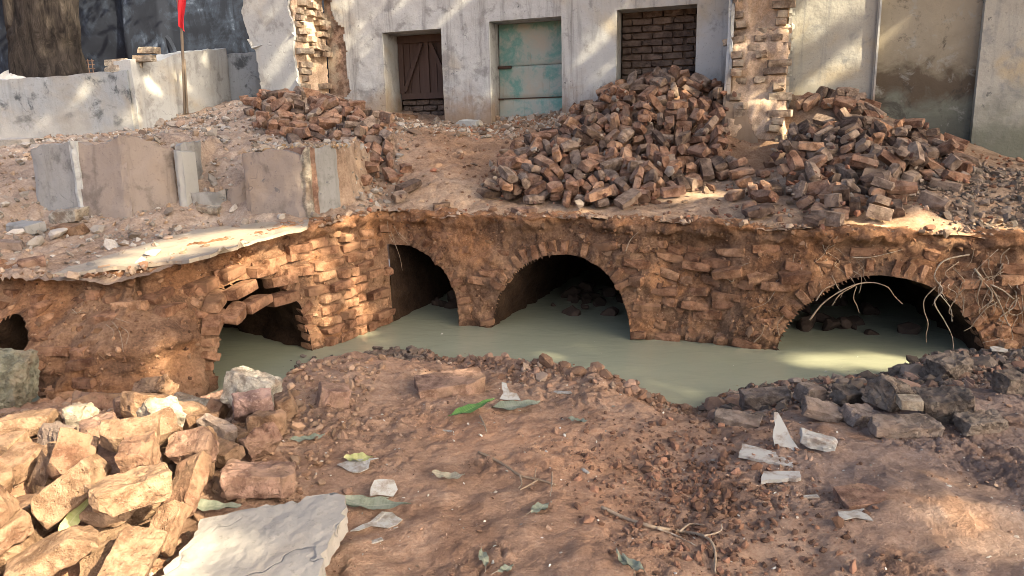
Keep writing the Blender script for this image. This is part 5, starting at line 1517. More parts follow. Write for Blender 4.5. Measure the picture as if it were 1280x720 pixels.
r0 3772 6936 1391 64 3 25 -72
r1 3192 7305 1677 34 65 -32 -60
r0 2607 5235 1000 19 62 -76 -5
r0 3471 5791 1128 99 4 10 4
r0 2481 6053 1171 75 5 -22 63
r2 3546 6830 1383 8 -90 39 17
r0 3351 6778 1500 0 -26 65 -71
r1 2900 6412 1438 32 20 -14 -92
r2 3464 7456 1685 71 26 -7 65
r2 3598 7645 1718 96 16 11 21
r1 2533 5545 1065 19 -18 -33 -91
r0 3506 7705 1800 1 1 17 98
r2 3355 7319 1664 40 37 -16 -82
r2 3927 6866 1320 6 -38 92 -10
r1 3481 6940 1510 14 -54 80 22
r2 2431 5843 1112 55 -32 -54 55
r1 3237 6384 1300 20 24 47 82
r0 3255 6588 1356 64 -35 42 -55
r2 3280 6055 1178 98 12 5 -12
r0 3130 6710 1446 8 -12 99 -4
r2 2885 5675 1083 91 -41 4 -6
r0 2627 6281 1296 98 6 -9 16
r1 3375 6285 1267 24 -15 -86 43
r0 3429 7566 1757 0 -14 -7 -99
r2 2320 5442 1004 25 78 51 -26
r2 3497 7317 1610 31 -94 -2 9
r1 2680 6562 1302 42 -15 -50 74
r0 3514 6751 1465 85 4 -1 52
r0 2793 7116 1519 12 77 55 29
r2 2912 6639 1372 18 53 24 -80
r0 3688 7764 1729 67 -69 27 -2
r0 2365 5809 1189 69 3 40 -60
r1 2756 5515 1036 66 -71 -25 5
r2 3157 6563 1424 28 -66 -31 62
r0 4252 7173 1359 64 69 -4 -32
r0 2394 5343 1032 47 -36 -21 -78
r0 2465 6038 1238 25 18 14 -94
r1 3357 7394 1755 72 -28 -16 61
r0 3334 6569 1385 40 41 16 80
r0 3057 6385 1352 86 -30 37 16
r0 2999 5878 1256 94 -15 31 -3
r1 2553 6839 1352 3 34 -17 92
r2 2451 6350 1291 63 77 -2 -7
r2 3157 6046 1225 63 2 48 61
r0 2669 5923 1156 38 47 45 66
r0 3935 6474 1225 15 -98 3 12
r2 2999 5806 1165 1 -50 61 -62
r1 2992 6617 1491 98 7 -15 14
r1 2561 5116 936 70 65 -10 -28
r1 2794 5806 1146 56 -32 -4 -76
r1 3708 6234 1212 23 44 48 73
r0 2930 7519 1774 79 -51 -34 8
r2 3339 7939 1860 18 -38 75 -51
r2 2458 5267 970 62 -6 -73 -29
r0 3251 6139 1302 49 -9 37 -78
r2 2599 6386 1238 70 -67 -25 4
r1 3324 6395 1340 54 48 -67 14
r0 3046 6770 1528 41 12 42 80
r0 2841 6289 1348 14 -43 88 -15
r2 2583 6496 1289 90 -1 25 37
r0 3121 6991 1586 25 78 -15 -55
r0 3197 6184 1266 93 25 23 13
r0 3658 7125 1515 11 90 38 19
r2 2958 6261 1265 88 15 44 -2
r0 3731 6412 1318 13 -63 -62 45
r1 2818 6173 1257 3 -29 -84 45
r0 3150 6482 1377 64 -26 23 69
r1 2237 6008 1191 7 17 -90 -40
r0 3592 6481 1274 13 -43 -89 3
r2 2727 6961 1409 12 -14 41 89
r1 3655 7865 1752 2 31 65 69
r1 3231 6556 1487 25 69 -43 -53
r0 2934 6237 1372 22 -44 87 -11
r0 2789 5932 1250 33 12 51 79
r0 3224 5949 1300 11 75 40 51
r2 2575 6143 1292 44 5 -88 17
r0 2201 5118 910 28 -26 -70 60
r0 3209 7248 1745 19 6 -30 93
r0 2885 6714 1441 32 -8 78 -54
r0 3671 6125 1183 53 65 -32 -44
r0 2845 5394 1088 97 19 -4 -11
r0 3854 7211 1537 18 -91 37 -8
r1 2192 5614 1057 80 16 -48 32
r2 3252 7512 1813 27 75 -56 23
r1 2675 5329 1121 30 15 2 94
r0 3299 6027 1289 61 38 -1 69
r2 2297 5264 1018 67 -63 25 -30
r0 3111 6813 1557 39 82 -39 -17
r0 3076 5868 1308 49 -23 20 -82
r1 3329 7007 1560 4 -2 -88 -47
r1 3811 6533 1312 61 -53 -4 59
r1 2706 5538 1137 28 -94 8 -17
r0 2528 6286 1370 99 9 1 -13
r0 2802 6889 1468 35 -84 -35 19
r1 4029 7009 1338 25 -80 -54 -7
r0 2971 6944 1517 14 -31 88 -34
r2 2640 6490 1342 16 -40 -88 18
r0 2835 6769 1448 31 -9 76 -57
r0 2370 5486 1053 80 -32 -13 -49
r2 2556 5939 1161 47 58 32 58
r2 2219 5828 1051 11 -12 -2 99
r1 2285 5993 1262 24 -76 52 32
r0 2764 5828 1241 93 -26 20 -16
r1 3583 6047 1218 25 70 53 40
r1 2654 5360 1056 58 -11 11 -80
r1 3893 7399 1545 25 -85 -44 14
r1 3028 6338 1281 18 18 53 81
r0 2615 6930 1425 77 26 50 29
r1 3870 6700 1346 37 18 -6 91
r2 3702 7042 1467 5 79 -38 48
l0 -2288 7438 1577 98 -4 2 19
l0 -2519 8030 1724 65 -59 -37 30
l2 -1648 8082 1678 37 67 -57 30
l1 -2018 7572 1557 30 16 -8 94
l2 -2808 8568 1889 26 45 -85 -4
l0 -1287 7566 1461 6 3 -98 -17
l0 -1574 7501 1483 98 16 9 0
l0 -1260 7722 1532 38 71 43 41
l1 -2529 7745 1669 97 9 0 21
l0 -1605 7856 1634 25 2 -26 -93
l0 -1868 7397 1522 1 -14 -37 -92
l2 -2335 7747 1665 0 13 20 97
l0 -2088 7848 1634 13 -58 -80 -8
l1 -2280 8243 1775 8 -7 -40 -91
l2 -2577 8083 1726 71 -13 -64 -27
l2 -2666 8636 1923 25 48 -45 -71
l1 -1334 7449 1479 13 8 -46 87
l1 -1513 8003 1648 40 -23 -71 53
l0 -2968 8860 1955 94 21 -2 -26
l0 -1514 7376 1448 11 3 -13 98
l1 -1404 7689 1537 43 49 -37 -66
l1 -1464 8922 1747 5 3 -100 5
l0 -2355 8074 1762 32 -19 41 -83
l0 -1934 8192 1737 33 -90 -24 -13
l2 -1517 8399 1700 6 48 -87 -10
l0 -1700 7946 1627 26 1 9 -96
l0 -2236 9417 1985 98 3 6 17
l0 -2836 8992 2032 26 -59 -70 31
l1 -1340 8186 1645 61 11 -1 78
l0 -1843 8380 1733 67 10 -2 74
l0 -1447 8592 1740 8 -26 74 -62
l0 -1365 7286 1402 56 5 23 -79
l2 -2171 8469 1828 52 -41 66 -36
l2 -2141 7644 1588 39 -4 14 -91
l0 -2040 8521 1784 84 12 6 52
l1 -2893 8517 1832 2 46 86 20
l0 -2386 8480 1846 15 -97 15 10
l0 -2965 9187 2002 91 11 -14 -38
l2 -1648 8235 1711 89 -41 11 17
l1 -1846 9336 1875 81 18 10 55
l0 -2226 8800 1923 14 40 64 64
l2 -1602 8607 1785 10 8 -53 -84
l0 -1874 7230 1479 68 -5 18 -71
l2 -1462 8705 1757 45 -18 -59 65
l0 -1841 8530 1783 0 4 56 83
l0 -2040 8275 1860 79 17 -30 50
l1 -1625 8290 1753 23 41 -80 37
l0 -2000 8691 1856 59 11 15 79
l0 -1882 7968 1668 7 -19 92 -34
l1 -1762 7524 1539 13 73 -54 -39
l0 -2494 8315 1789 93 17 -9 32
l0 -2561 8859 2013 18 14 -51 -83
l2 -2288 7620 1638 42 80 -43 -4
l0 -1639 8783 1786 40 -9 5 -91
l0 -2380 7885 1690 11 -97 -22 1
l0 -2622 8517 1855 3 7 97 22
l2 -1504 7264 1412 17 -7 -96 -22
l0 -1650 7678 1557 62 15 -7 77
l2 -2217 8907 1943 13 37 60 70
l2 -1497 7741 1578 46 59 -59 30
l1 -1658 8160 1691 89 -46 6 8
l2 -1929 7660 1559 23 3 -12 96
l1 -2333 7500 1640 78 -23 -29 -50
l2 -3189 9266 1989 74 -65 -16 6
l0 -2657 8240 1769 40 13 -12 90
l0 -2041 8696 1950 8 97 -15 -18
l0 -1986 7262 1577 27 21 59 73
l0 -2332 9086 2032 14 -3 -69 -71
l0 -1564 7126 1394 78 -50 34 -14
l1 -2115 7628 1652 46 -3 14 -88
l2 -2343 7606 1708 13 35 8 -93
l0 -2272 8297 1834 59 -16 28 74
l1 -1895 7476 1603 92 -28 23 -15
l0 -1486 7572 1565 58 37 -53 -49
l0 -1913 8912 1877 67 -62 36 -18
l0 -1773 8654 1854 64 41 -52 -39
l0 -1988 8822 1909 93 -28 3 -26
l0 -1302 8152 1724 20 36 62 67
l0 -1937 8359 1791 21 -17 96 6
l0 -2475 8770 1971 57 82 5 -8
l2 -1467 8215 1667 74 5 9 -67
l0 -2419 9456 2020 39 -45 48 -65
l2 -1954 9258 1919 56 -38 -49 56
l0 -1684 8469 1859 80 -49 -22 26
l1 -2511 8642 1919 44 10 15 -88
l0 -2207 8017 1713 50 41 -40 -65
l1 -1817 8071 1707 26 53 78 -21
l0 -2012 7075 1501 50 20 -2 84
l2 -1275 7219 1404 68 -3 47 -56
l0 -1457 7132 1406 4 38 33 86
l2 -1680 8948 1806 3 -93 -33 14
l0 -2137 7332 1589 61 -50 -36 50
l1 -2395 9297 2038 11 8 -64 76
l0 -2660 9123 2059 56 -5 -10 82
l1 -2071 7476 1571 60 -72 32 -12
l0 -2412 8221 1819 22 83 30 42
l0 -1976 8388 1879 6 19 29 -94
l0 -1434 7863 1664 72 44 9 53
l1 -2084 9032 1919 62 17 2 77
l0 -2436 8977 2045 13 45 64 61
l1 -2944 9302 2059 98 -17 8 6
l1 -1221 7510 1536 34 -85 40 -1
l2 -1755 8304 1797 48 69 45 31
l0 -2098 9207 1967 69 69 -1 -24
l0 -2006 8032 1684 7 -13 75 -65
l0 -2677 8885 2019 17 18 -50 -83
l0 -1714 9112 1819 7 -83 -54 10
l0 -2091 8152 1763 30 -89 26 -24
l1 -1598 9102 1789 55 -10 14 -82
l2 -2491 7724 1753 10 -6 -76 64
l2 -2184 7749 1638 53 28 79 -14
l2 -1957 9115 1914 56 -35 -43 61
l0 -1675 7187 1496 3 89 -31 32
l1 -2436 7559 1680 48 -40 12 -78
l0 -1861 8619 1843 23 73 -63 14
l2 -2588 8177 1839 12 65 36 -66
l2 -1350 7856 1588 91 11 39 -7
l0 -2530 8387 1885 62 -75 -13 -19
l1 -1661 8390 1778 72 26 -65 -1
s1 -1125 7063 1294 53 -32 -65 44
s2 -964 6984 1233 96 15 1 22
s0 -1182 7337 1411 57 36 8 73
s0 -890 6579 1092 92 14 -9 37
s2 -949 6371 1023 95 13 -3 30
s0 -1290 6797 1254 91 -42 2 -2
s1 -1522 7001 1302 14 20 -24 94
s0 -1336 6919 1228 96 24 5 -10
s0 -1263 6564 1161 67 -9 18 -71
s0 -1088 6802 1179 10 -84 49 19
s1 -1272 7082 1319 83 39 9 -39
f0 1933 5633 1019 13 -53 -80 27
f0 2118 5939 1056 6 -76 -64 -12
f0 1814 5395 931 9 -99 -3 -10
f0 2014 5870 1051 57 -48 -50 44
f0 2001 6440 1147 7 1 99 12
f0 1987 6593 1217 20 52 83 7
f1 2031 6759 1219 43 27 27 82
f2 1963 6233 1086 71 -12 -17 68
f1 1790 5912 1012 97 6 -9 21
f1 1797 5546 950 53 11 2 -84
f0 1924 5871 1047 55 54 37 52
f2 2147 6314 1148 70 -1 0 -72"""
# settled positions of the near masonry heap: piece number -> x y z (mm), quaternion (1/100)
SETTLED = {1:[-1218,3294,387,4,-15,-73,-66],2:[-1590,3434,251,17,-4,-87,-45],3:[-1330,2611,518,78,43,-45,8],4:[-1493,2852,481,55,-70,-22,40],5:[-1103,2949,444,43,-68,20,-56],6:[-998,2804,414,100,-6,-2,-7],7:[-965,2625,415,82,45,3,36],8:[-1268,2283,599,97,19,6,16],9:[-1491,3602,190,26,19,66,67],10:[-870,2323,411,99,-1,7,12],11:[-1108,2738,399,7,96,-24,-11],12:[-2041,2273,453,38,-54,-41,-62],13:[-2229,2853,469,51,-65,-47,30],14:[-2027,3437,296,96,-19,7,19],15:[-1941,3833,198,88,-44,-3,-19],16:[-1493,2504,531,51,-7,-5,85],17:[-1686,2554,482,61,-76,15,-15],18:[-1526,1848,569,99,11,-2,1],19:[-1522,1911,487,97,13,0,-22],20:[-1333,2061,524,94,-9,-32,13],21:[-1162,2128,588,61,-51,45,-40],22:[-1201,1383,414,1,-18,98,-4],23:[-1117,1979,558,92,0,1,39],24:[-1787,1657,441,4,73,-6,-68],25:[-1081,1581,401,21,-23,62,-72],26:[-1555,1628,410,83,3,-3,56],27:[-1659,1650,412,41,-46,58,-53],28:[-1144,2668,444,96,-3,18,-22],29:[-1705,2728,492,69,-8,4,72],30:[-1095,2343,527,95,30,-7,4],31:[-1243,2759,436,26,-29,56,-73],32:[-1743,2185,442,16,-93,-34,0],1000:[-1330,2031,406,57,-16,-18,79],1001:[-1411,3296,266,69,20,-53,-44],1002:[-1485,1920,394,12,5,-3,-99],1003:[-1632,2969,441,50,-1,11,86],1004:[-1476,2111,417,55,-59,-45,38],1005:[-1323,2806,460,65,-64,-17,39],1006:[-995,3055,401,28,-51,-64,49],1007:[-1561,2294,463,48,-22,77,35],1008:[-1191,2187,423,60,0,-11,79],1009:[-1055,1809,418,23,-67,-70,3],1010:[-1489,2436,443,95,-2,-5,30],1011:[-1895,2512,465,3,-5,-9,99],1012:[-1270,2279,483,79,-28,1,54],1013:[-1110,2413,464,62,11,-23,74],1014:[-1185,1938,392,61,3,-3,79],1015:[-1655,1884,388,42,-47,-57,53],1016:[-2046,2066,415,34,3,7,94],1017:[-1892,2694,484,100,1,-3,7],1018:[-1415,2328,469,19,-84,43,28],1019:[-1439,2249,546,44,-55,-70,-9],1020:[-1102,2534,429,0,20,97,12],1021:[-1053,2197,458,1,70,63,33],1022:[-1593,2099,410,83,-8,-6,56],1023:[-1200,2062,484,78,5,-6,63],1024:[-1525,2647,457,8,-98,17,4],1025:[-1039,1999,427,59,25,28,-72],1026:[-1673,2155,514,17,15,-10,97],1027:[-1741,1860,406,57,58,-42,-39],1028:[-1260,2506,463,55,-16,-27,78],1029:[-1272,1833,446,96,1,-20,21],1030:[-1834,2065,430,19,-11,-73,64],1031:[-1706,2383,467,77,9,-10,62],1032:[-1500,1752,433,2,-17,-97,-19],1033:[-1272,2390,559,90,31,2,32]}
# ------------------------------------------------------------------ heaps of loose bricks
CLASSES = [("reddish-brown", [(0, (0.235, 0.12, 0.074)), (1, (0.315, 0.166, 0.10))]), ("dark sooty", [(0, (0.085, 0.056, 0.043)), (1, (0.14, 0.09, 0.066))]),
           ("bright orange-red", [(0, (0.38, 0.195, 0.108)), (1, (0.46, 0.25, 0.14))]), ("dusty grey-brown", [(0, (0.225, 0.155, 0.112)), (1, (0.31, 0.22, 0.158))])]
for nm, st in CLASSES: brick_mat("heap_" + nm, st, dust=(0.40, 0.29, 0.205), dust_amt=0.55)
SZ = [(0.222, 0.106, 0.07), (0.165, 0.106, 0.07), (0.12, 0.106, 0.07), (0.222, 0.106, 0.07)]
rb = np.random.default_rng(77)
VAR = [[brick_verts(SZ[k], 900 + 20 * k + j, 2, 2.1, 0, 3) for j in range(8)] for k in range(4)]
VAR_ME = {}
raw = []
for line in BRICK_DATA.split("\n"):
    a = line.split(); v = [int(q) for q in a[1:]]
    q = np.array(v[3:7], float); q /= np.linalg.norm(q)
    w, x, y, z = q
    R = np.array([[1 - 2 * (y * y + z * z), 2 * (x * y - z * w), 2 * (x * z + y * w)], [2 * (x * y + z * w), 1 - 2 * (x * x + z * z), 2 * (y * z - x * w)], [2 * (x * z - y * w), 2 * (y * z + x * w), 1 - 2 * (x * x + y * y)]])
    k = int(a[0][1]); var = int(rb.integers(0, 8)); cl = int(rb.choice(4, p=[0.50, 0.13, 0.13, 0.24]))
    pos = np.array(v[:3]) / 1000.0
    if a[0][0] == 'r' and rb.random() < 0.55: cl = int(rb.choice([1, 3], p=[0.3, 0.7]))
    R = R * rb.uniform(0.86, 1.06, 3)[None, :]
    raw.append((a[0][0], k, var, cl, pos, R))
# which bricks show largest from the viewer's side: those are objects of their own, the buried rest is one mass
allv, allf, own = [], [], []
n0 = 0
for i, (hp_, k, var, cl, pos, R) in enumerate(raw):
    v, f = VAR[k][var]; w = v @ R.T + pos; allv.append(w); allf.append(f + n0); own += [i] * len(f); n0 += len(v)
bv = BVHTree.FromPolygons([tuple(a) for a in np.vstack(allv).tolist()], [tuple(a) for a in np.vstack(allf).tolist()])
score = np.zeros(len(raw)); cam_p = Vector((0, 0, EYE))
for i, (hp_, k, var, cl, pos, R) in enumerate(raw):
    d2 = float(np.sum((pos - O) ** 2)); pts = allv[i]
    for p in pts:
        q = pos + (p - pos) * 0.9; h = bv.ray_cast(cam_p, Vector(q - O))
        if h[0] is not None and own[h[2]] == i: score[i] += SZ[k][0] / d2
order = np.argsort(-score); single = set(order[:300].tolist())
HEAPNAME = {'c': "the doorway heap", 'r': "the heap under the stained recess", 'l': "the heap below the white pier", 's': "the scatter beside the tank", 'f': "the path between the heaps"}
_hx = {h: [float(np.percentile([r[4][0] / r[4][1] for r in raw if r[0] == h], q)) for q in (33, 67)] for h in HEAPNAME}
_hz = {h: [float(np.percentile([r[4][2] for r in raw if r[0] == h], q)) for q in (33, 67)] for h in HEAPNAME}
def brick_label(h, k, cl, pos, R):
    """look first (lie, state, colour), then where in which heap"""
    up = np.abs(R[2]); lie = ["upended", "edge-on", "flat-lying"][int(np.argmax(up))] if up.max() > 0.86 else "tilted"
    t = pos[0] / pos[1]; side = "left" if t < _hx[h][0] else ("right" if t > _hx[h][1] else "middle")
    lev = "foot" if pos[2] < _hz[h][0] else ("top" if pos[2] > _hz[h][1] else "slope")
    if h in "sf": return f"{lie} {SHAPE[k]} {CLASSES[cl][0]} brick in {HEAPNAME[h]}, {side} end"
    return f"{lie} {SHAPE[k]} {CLASSES[cl][0]} brick on the {side} {lev} of {HEAPNAME[h]}"
GROUP = {'c': "bricks of the large heap by the bricked-up doorway", 'r': "bricks of the heap under the stained recess", 'l': "bricks of the heap below the white pier", 's': "bricks scattered beside the tank", 'f': "bricks strewn on the path between the heaps"}
SHAPE = ["whole", "chipped", "half", "whole"]
restv, restf, restt = {}, {}, {}
for i, (hp_, k, var, cl, pos, R) in enumerate(raw):
    if i in single:
        key = (k, var, cl)
        if key not in VAR_ME: VAR_ME[key] = mesh_np("loose_brick", VAR[k][var][0], VAR[k][var][1], MAT["heap_" + CLASSES[cl][0]])
        o = link(bpy.data.objects.new("loose_brick", VAR_ME[key]))
        o.matrix_world = Matrix([[*map(float, R[j]), float(pos[j])] for j in range(3)] + [[0, 0, 0, 1]])
        tag(o, brick_label(hp_, k, cl, pos, R), "brick", GROUP[hp_])
    else:
        v, f = VAR[k][var]; c = np.array(CLASSES[cl][1][0][1]) * rb.uniform(0.9, 1.25)
        restv.setdefault(0, []).append(v @ R.T + pos); m = sum(len(a) for a in restv[0][:-1]); restf.setdefault(0, []).append(f + m); restt.setdefault(0, []).append(np.tile(c, (len(v), 1)))
tag(mesh_obj("brick_rubble", np.vstack(restv[0]), np.vstack(restf[0]), MAT["heap_brick_rest"], tint=np.vstack(restt[0])), "buried bricks filling the insides of the brick heaps", "rubble", kind="stuff")
# ------------------------------------------------------------------ broken masonry, leaves and litter on the near bank
def chunk(name, label, cat, px, py, wpx, h, mat, rz=0.0, rx=0.0, ry=0.0, d=0.8, lift=0.03, seed=0, rough=0.006, chips=3, n=9, H=None, wear=1.0, group=None, at=None):
    H = H or H_fg; p = hit(px, py, H, lift) if at is None else at_y(px, py, at); dist = float(np.linalg.norm(p - O)); w = wpx * dist / F
    v, f = broken_verts((w, w * d, h), seed, chips, rough)
    if seed in SETTLED: p = np.array(SETTLED[seed][:3]) / 1000.0
    me = mesh_np(name, v, f, MAT[mat] if isinstance(mat, str) else mat); auto_smooth(me, 24)
    o = link(bpy.data.objects.new(name, me)); o.location = p; o.rotation_euler = (rx, ry, rz)
    if seed in SETTLED: o.rotation_mode = 'QUATERNION'; o.rotation_quaternion = [a / 100.0 for a in SETTLED[seed][3:]]
    return tag(o, label, cat, group)
G1 = "broken masonry heaped on the near bank"
_used = set()
def K(label, cat, *a, **k):
    """a piece of the near heap; its label is written from how and where it came to rest"""
    o = chunk("masonry_chunk", label, cat, *a, group=G1, **k); mat = a[4]
    R = np.array((o.rotation_quaternion if o.rotation_mode == 'QUATERNION' else o.rotation_euler).to_matrix()); d = np.array([max(v.co[i] for v in o.data.vertices) - min(v.co[i] for v in o.data.vertices) for i in range(3)])
    dx, dy, dz = o.location.x, o.location.y, o.location.z - EYE; fw = dy * math.cos(PITCH) - dz * math.sin(PITCH)
    la = 640 + F * dx / fw; lb = 360 - F * (dy * math.sin(PITCH) + dz * math.cos(PITCH)) / fw
    up = np.abs(R[2]); lie = ["standing on end", "lying on edge", "lying flat"][int(np.argmax(up))] if up.max() > 0.9 else "tilted"
    size = "large" if d.max() > 0.215 else ("small" if d.max() < 0.145 else "middling")
    hue = {"mortared_brick": "cream mortar-crusted", "tan_brick": "tan", "brown_brick": "brown", "purple_slab": "grey-brown", "pink_stone": "pinkish stained"}[mat]
    row = ["back row", "second row", "third row", "front row"][int(np.clip((lb - 490) // 55, 0, 3))]
    col = ["far left", "left", "middle", "right", "far right"][int(np.clip(la // 66, 0, 4))]
    t = f"{size} {hue} {cat} {lie}, {row} of near brick heap, {col}"
    if t in _used: t = f"{size} {hue} {cat} {lie}, {row} of near brick heap, {col}, " + ("upper" if dz + EYE > 0.42 else "lower")
    _used.add(t); o["label"] = t
    return o
K("large cream-faced block standing highest on the near masonry heap", "block", 228, 503, 55, .170, "mortared_brick", rz=-.5, rx=-0.12, ry=-.35, d=.7, lift=.11, wear=.6, chips=6, seed=1, rough=0.017)
K("cream block left of the tallest cream block on the near heap", "block", 152, 512, 46, .130, "mortared_brick", rz=.4, rx=-0.15, ry=.15, d=.66, lift=.09, wear=.6, chips=6, seed=2, rough=0.021)
K("cracked cream block in front of the tallest cream block", "block", 190, 533, 48, .150, "mortared_brick", rz=-.2, rx=0.24, ry=.2, d=.6, lift=.08, wear=.6, chips=6, seed=3, rough=0.021)
K("yellowish brick lump at the left of the cracked cream block", "brick", 122, 543, 53, .110, "tan_brick", rz=-.35, rx=-0.12, ry=.15, d=.66, lift=.08, wear=.6, chips=6, rough=.013, seed=4)
K("pinkish triangular stone with dark stain beside the water inlet", "stone", 284, 530, 56, .160, "pink_stone", rz=.3, rx=-0.15, ry=.55, d=.55, lift=.09, wear=.6, chips=6, seed=5, rough=0.015)
K("pale pink rounded brick end nearest the water inlet", "brick", 352, 526, 40, .100, "tan_brick", rz=.5, rx=0.07, ry=.3, d=.66, lift=.06, chips=6, seed=6, rough=0.015, wear=1.4)
K("round brown lump below the pale pink brick end", "stone", 334, 551, 40, .120, "brown_brick", rz=.2, rx=-0.10, ry=.1, d=.66, lift=.04, chips=6, seed=7, rough=0.021, wear=2.0)
K("small neat tan brick on the middle of the near heap", "brick", 163, 582, 58, .075, "tan_brick", rz=.06, rx=-0.06, ry=.0, d=.55, lift=.10, wear=.6, chips=6, seed=8, rough=0.010)
K("big brown lump right of the small neat tan brick", "stone", 285, 580, 69, .130, "brown_brick", rz=.5, rx=0.14, ry=-.1, d=.66, lift=.03, chips=6, seed=9, rough=0.022, wear=1.3)
K("long brown brick half sunk in soil above the cement slab", "brick", 318, 614, 84, .090, "brown_brick", rz=.15, rx=-0.05, ry=.1, d=.55, lift=.02, chips=6, seed=10, rough=0.016, wear=1.0)
K("little yellow lump perched between brick and brown lump", "stone", 228, 560, 30, .055, "tan_brick", rz=.4, d=.66, lift=.10, chips=6, seed=11, rough=0.017, wear=1.6)
K("grey-brown block on the left edge of the near heap", "block", 14, 575, 48, .110, "purple_slab", rz=.2, rx=0.14, ry=.1, d=.66, lift=.08, wear=.6, chips=6, seed=12, rough=0.017)
K("reddish block cut by the left picture edge above grey-brown block", "block", -4, 508, 39, .160, "brown_brick", rz=.3, rx=-0.05, ry=.2, d=.66, lift=.10, wear=.6, chips=6, rough=.013, seed=13)
K("long tan brick lying under the earthy lump at the left", "brick", 48, 545, 72, .090, "tan_brick", rz=-.15, rx=-0.07, ry=-.1, d=.5, lift=.08, wear=.6, chips=6, rough=.013, seed=14)
K("earthy yellow lump behind the long tan brick", "stone", 68, 508, 65, .100, "tan_brick", rz=.5, rx=0.07, ry=.1, d=.66, lift=.07, chips=6, seed=15, rough=0.025, wear=1.3)
K("brown brick with soil between long tan brick and small brick", "brick", 100, 594, 58, .080, "brown_brick", rz=.5, rx=-0.12, ry=-.1, d=.66, lift=.06, wear=.6, chips=6, seed=16, rough=0.017)
K("flat grey-tan piece behind the upright dry leaf", "brick", 82, 566, 46, .070, "purple_slab", rz=-.4, rx=-0.10, ry=.1, d=.66, lift=.07, wear=.6, chips=6, seed=17, rough=0.017)
K("wide tan block beside the upright dry leaf on its left", "block", 42, 634, 84, .100, "tan_brick", rz=.12, rx=0.08, ry=-.05, d=.7, lift=.07, wear=.6, chips=6, seed=18, rough=0.015)
K("pale tan slab under the wide tan block at the left edge", "slab", 30, 678, 92, .070, "tan_brick", rz=.05, rx=-0.05, ry=.08, d=.6, lift=.05, wear=.6, chips=6, seed=19, rough=0.015)
K("flat-topped brown brick behind the leaning brick pair", "brick", 145, 622, 69, .100, "tan_brick", rz=.05, rx=-0.05, ry=.0, d=.75, lift=.07, wear=.6, chips=6, seed=20, rough=0.013)
K("leaning tan brick propped on the flat-topped brown brick", "brick", 192, 632, 51, .100, "tan_brick", rz=.9, rx=0.24, ry=.25, d=.7, lift=.08, wear=.6, chips=6, seed=21, rough=0.015)
K("rounded tan lump left of the cement slab", "stone", 210, 666, 65, .110, "tan_brick", rz=.3, rx=-0.10, ry=-.1, d=.8, lift=.05, chips=6, seed=22, rough=0.022, wear=1.3)
K("long tan lump along the foot of the leaning brick", "stone", 132, 668, 77, .080, "tan_brick", rz=.45, rx=-0.05, ry=-.12, d=.5, lift=.06, chips=6, seed=23, rough=0.017, wear=1.0)
K("tan brick at the bottom edge right of the pale slab", "brick", 98, 708, 65, .090, "tan_brick", rz=-.15, rx=0.10, ry=.1, d=.7, lift=.05, wear=.6, chips=6, rough=.013, seed=24)
K("upright tan brick end at the bottom edge of the heap", "brick", 158, 700, 49, .100, "tan_brick", rz=.3, rx=-0.10, ry=.1, d=.9, lift=.05, wear=.6, chips=6, rough=.013, seed=25)
K("small tan brick at the bottom edge beside the cement slab", "brick", 204, 710, 49, .080, "tan_brick", rz=-.4, rx=-0.07, ry=-.1, d=.8, lift=.04, wear=.6, chips=6, rough=.013, seed=26)
K("tan lump in the bottom left picture corner", "stone", 18, 716, 55, .080, "tan_brick", rz=.3, rx=0.07, d=.66, lift=.05, wear=.6, chips=6, seed=27, rough=0.021)
K("dark grey stone wedged under the tallest cream block", "stone", 248, 545, 44, .100, "purple_slab", rz=-.5, rx=-0.10, ry=.5, d=.5, lift=.05, wear=.6, chips=6, seed=28, rough=0.017)
K("whitish brick stump between cream block and earthy lump", "brick", 100, 530, 35, .100, "mortared_brick", rz=.3, rx=-0.10, ry=.2, d=.66, lift=.05, wear=.6, chips=6, seed=29, rough=0.021)
K("brown brick buried beside the small neat tan brick", "brick", 238, 592, 51, .080, "brown_brick", rz=.25, rx=0.07, ry=.1, d=.66, lift=.04, wear=.6, chips=6, seed=30, rough=0.017)
K("tan brick stub behind the small neat tan brick", "brick", 178, 557, 40, .080, "tan_brick", rz=-.5, rx=-0.05, d=.66, lift=.06, wear=.6, chips=6, seed=31, rough=0.017)
K("brown stone at the left edge below the grey-brown block", "stone", 20, 605, 56, .090, "brown_brick", rz=.4, rx=-0.05, ry=.2, d=.66, lift=.06, wear=.6, chips=6, seed=32, rough=0.021)

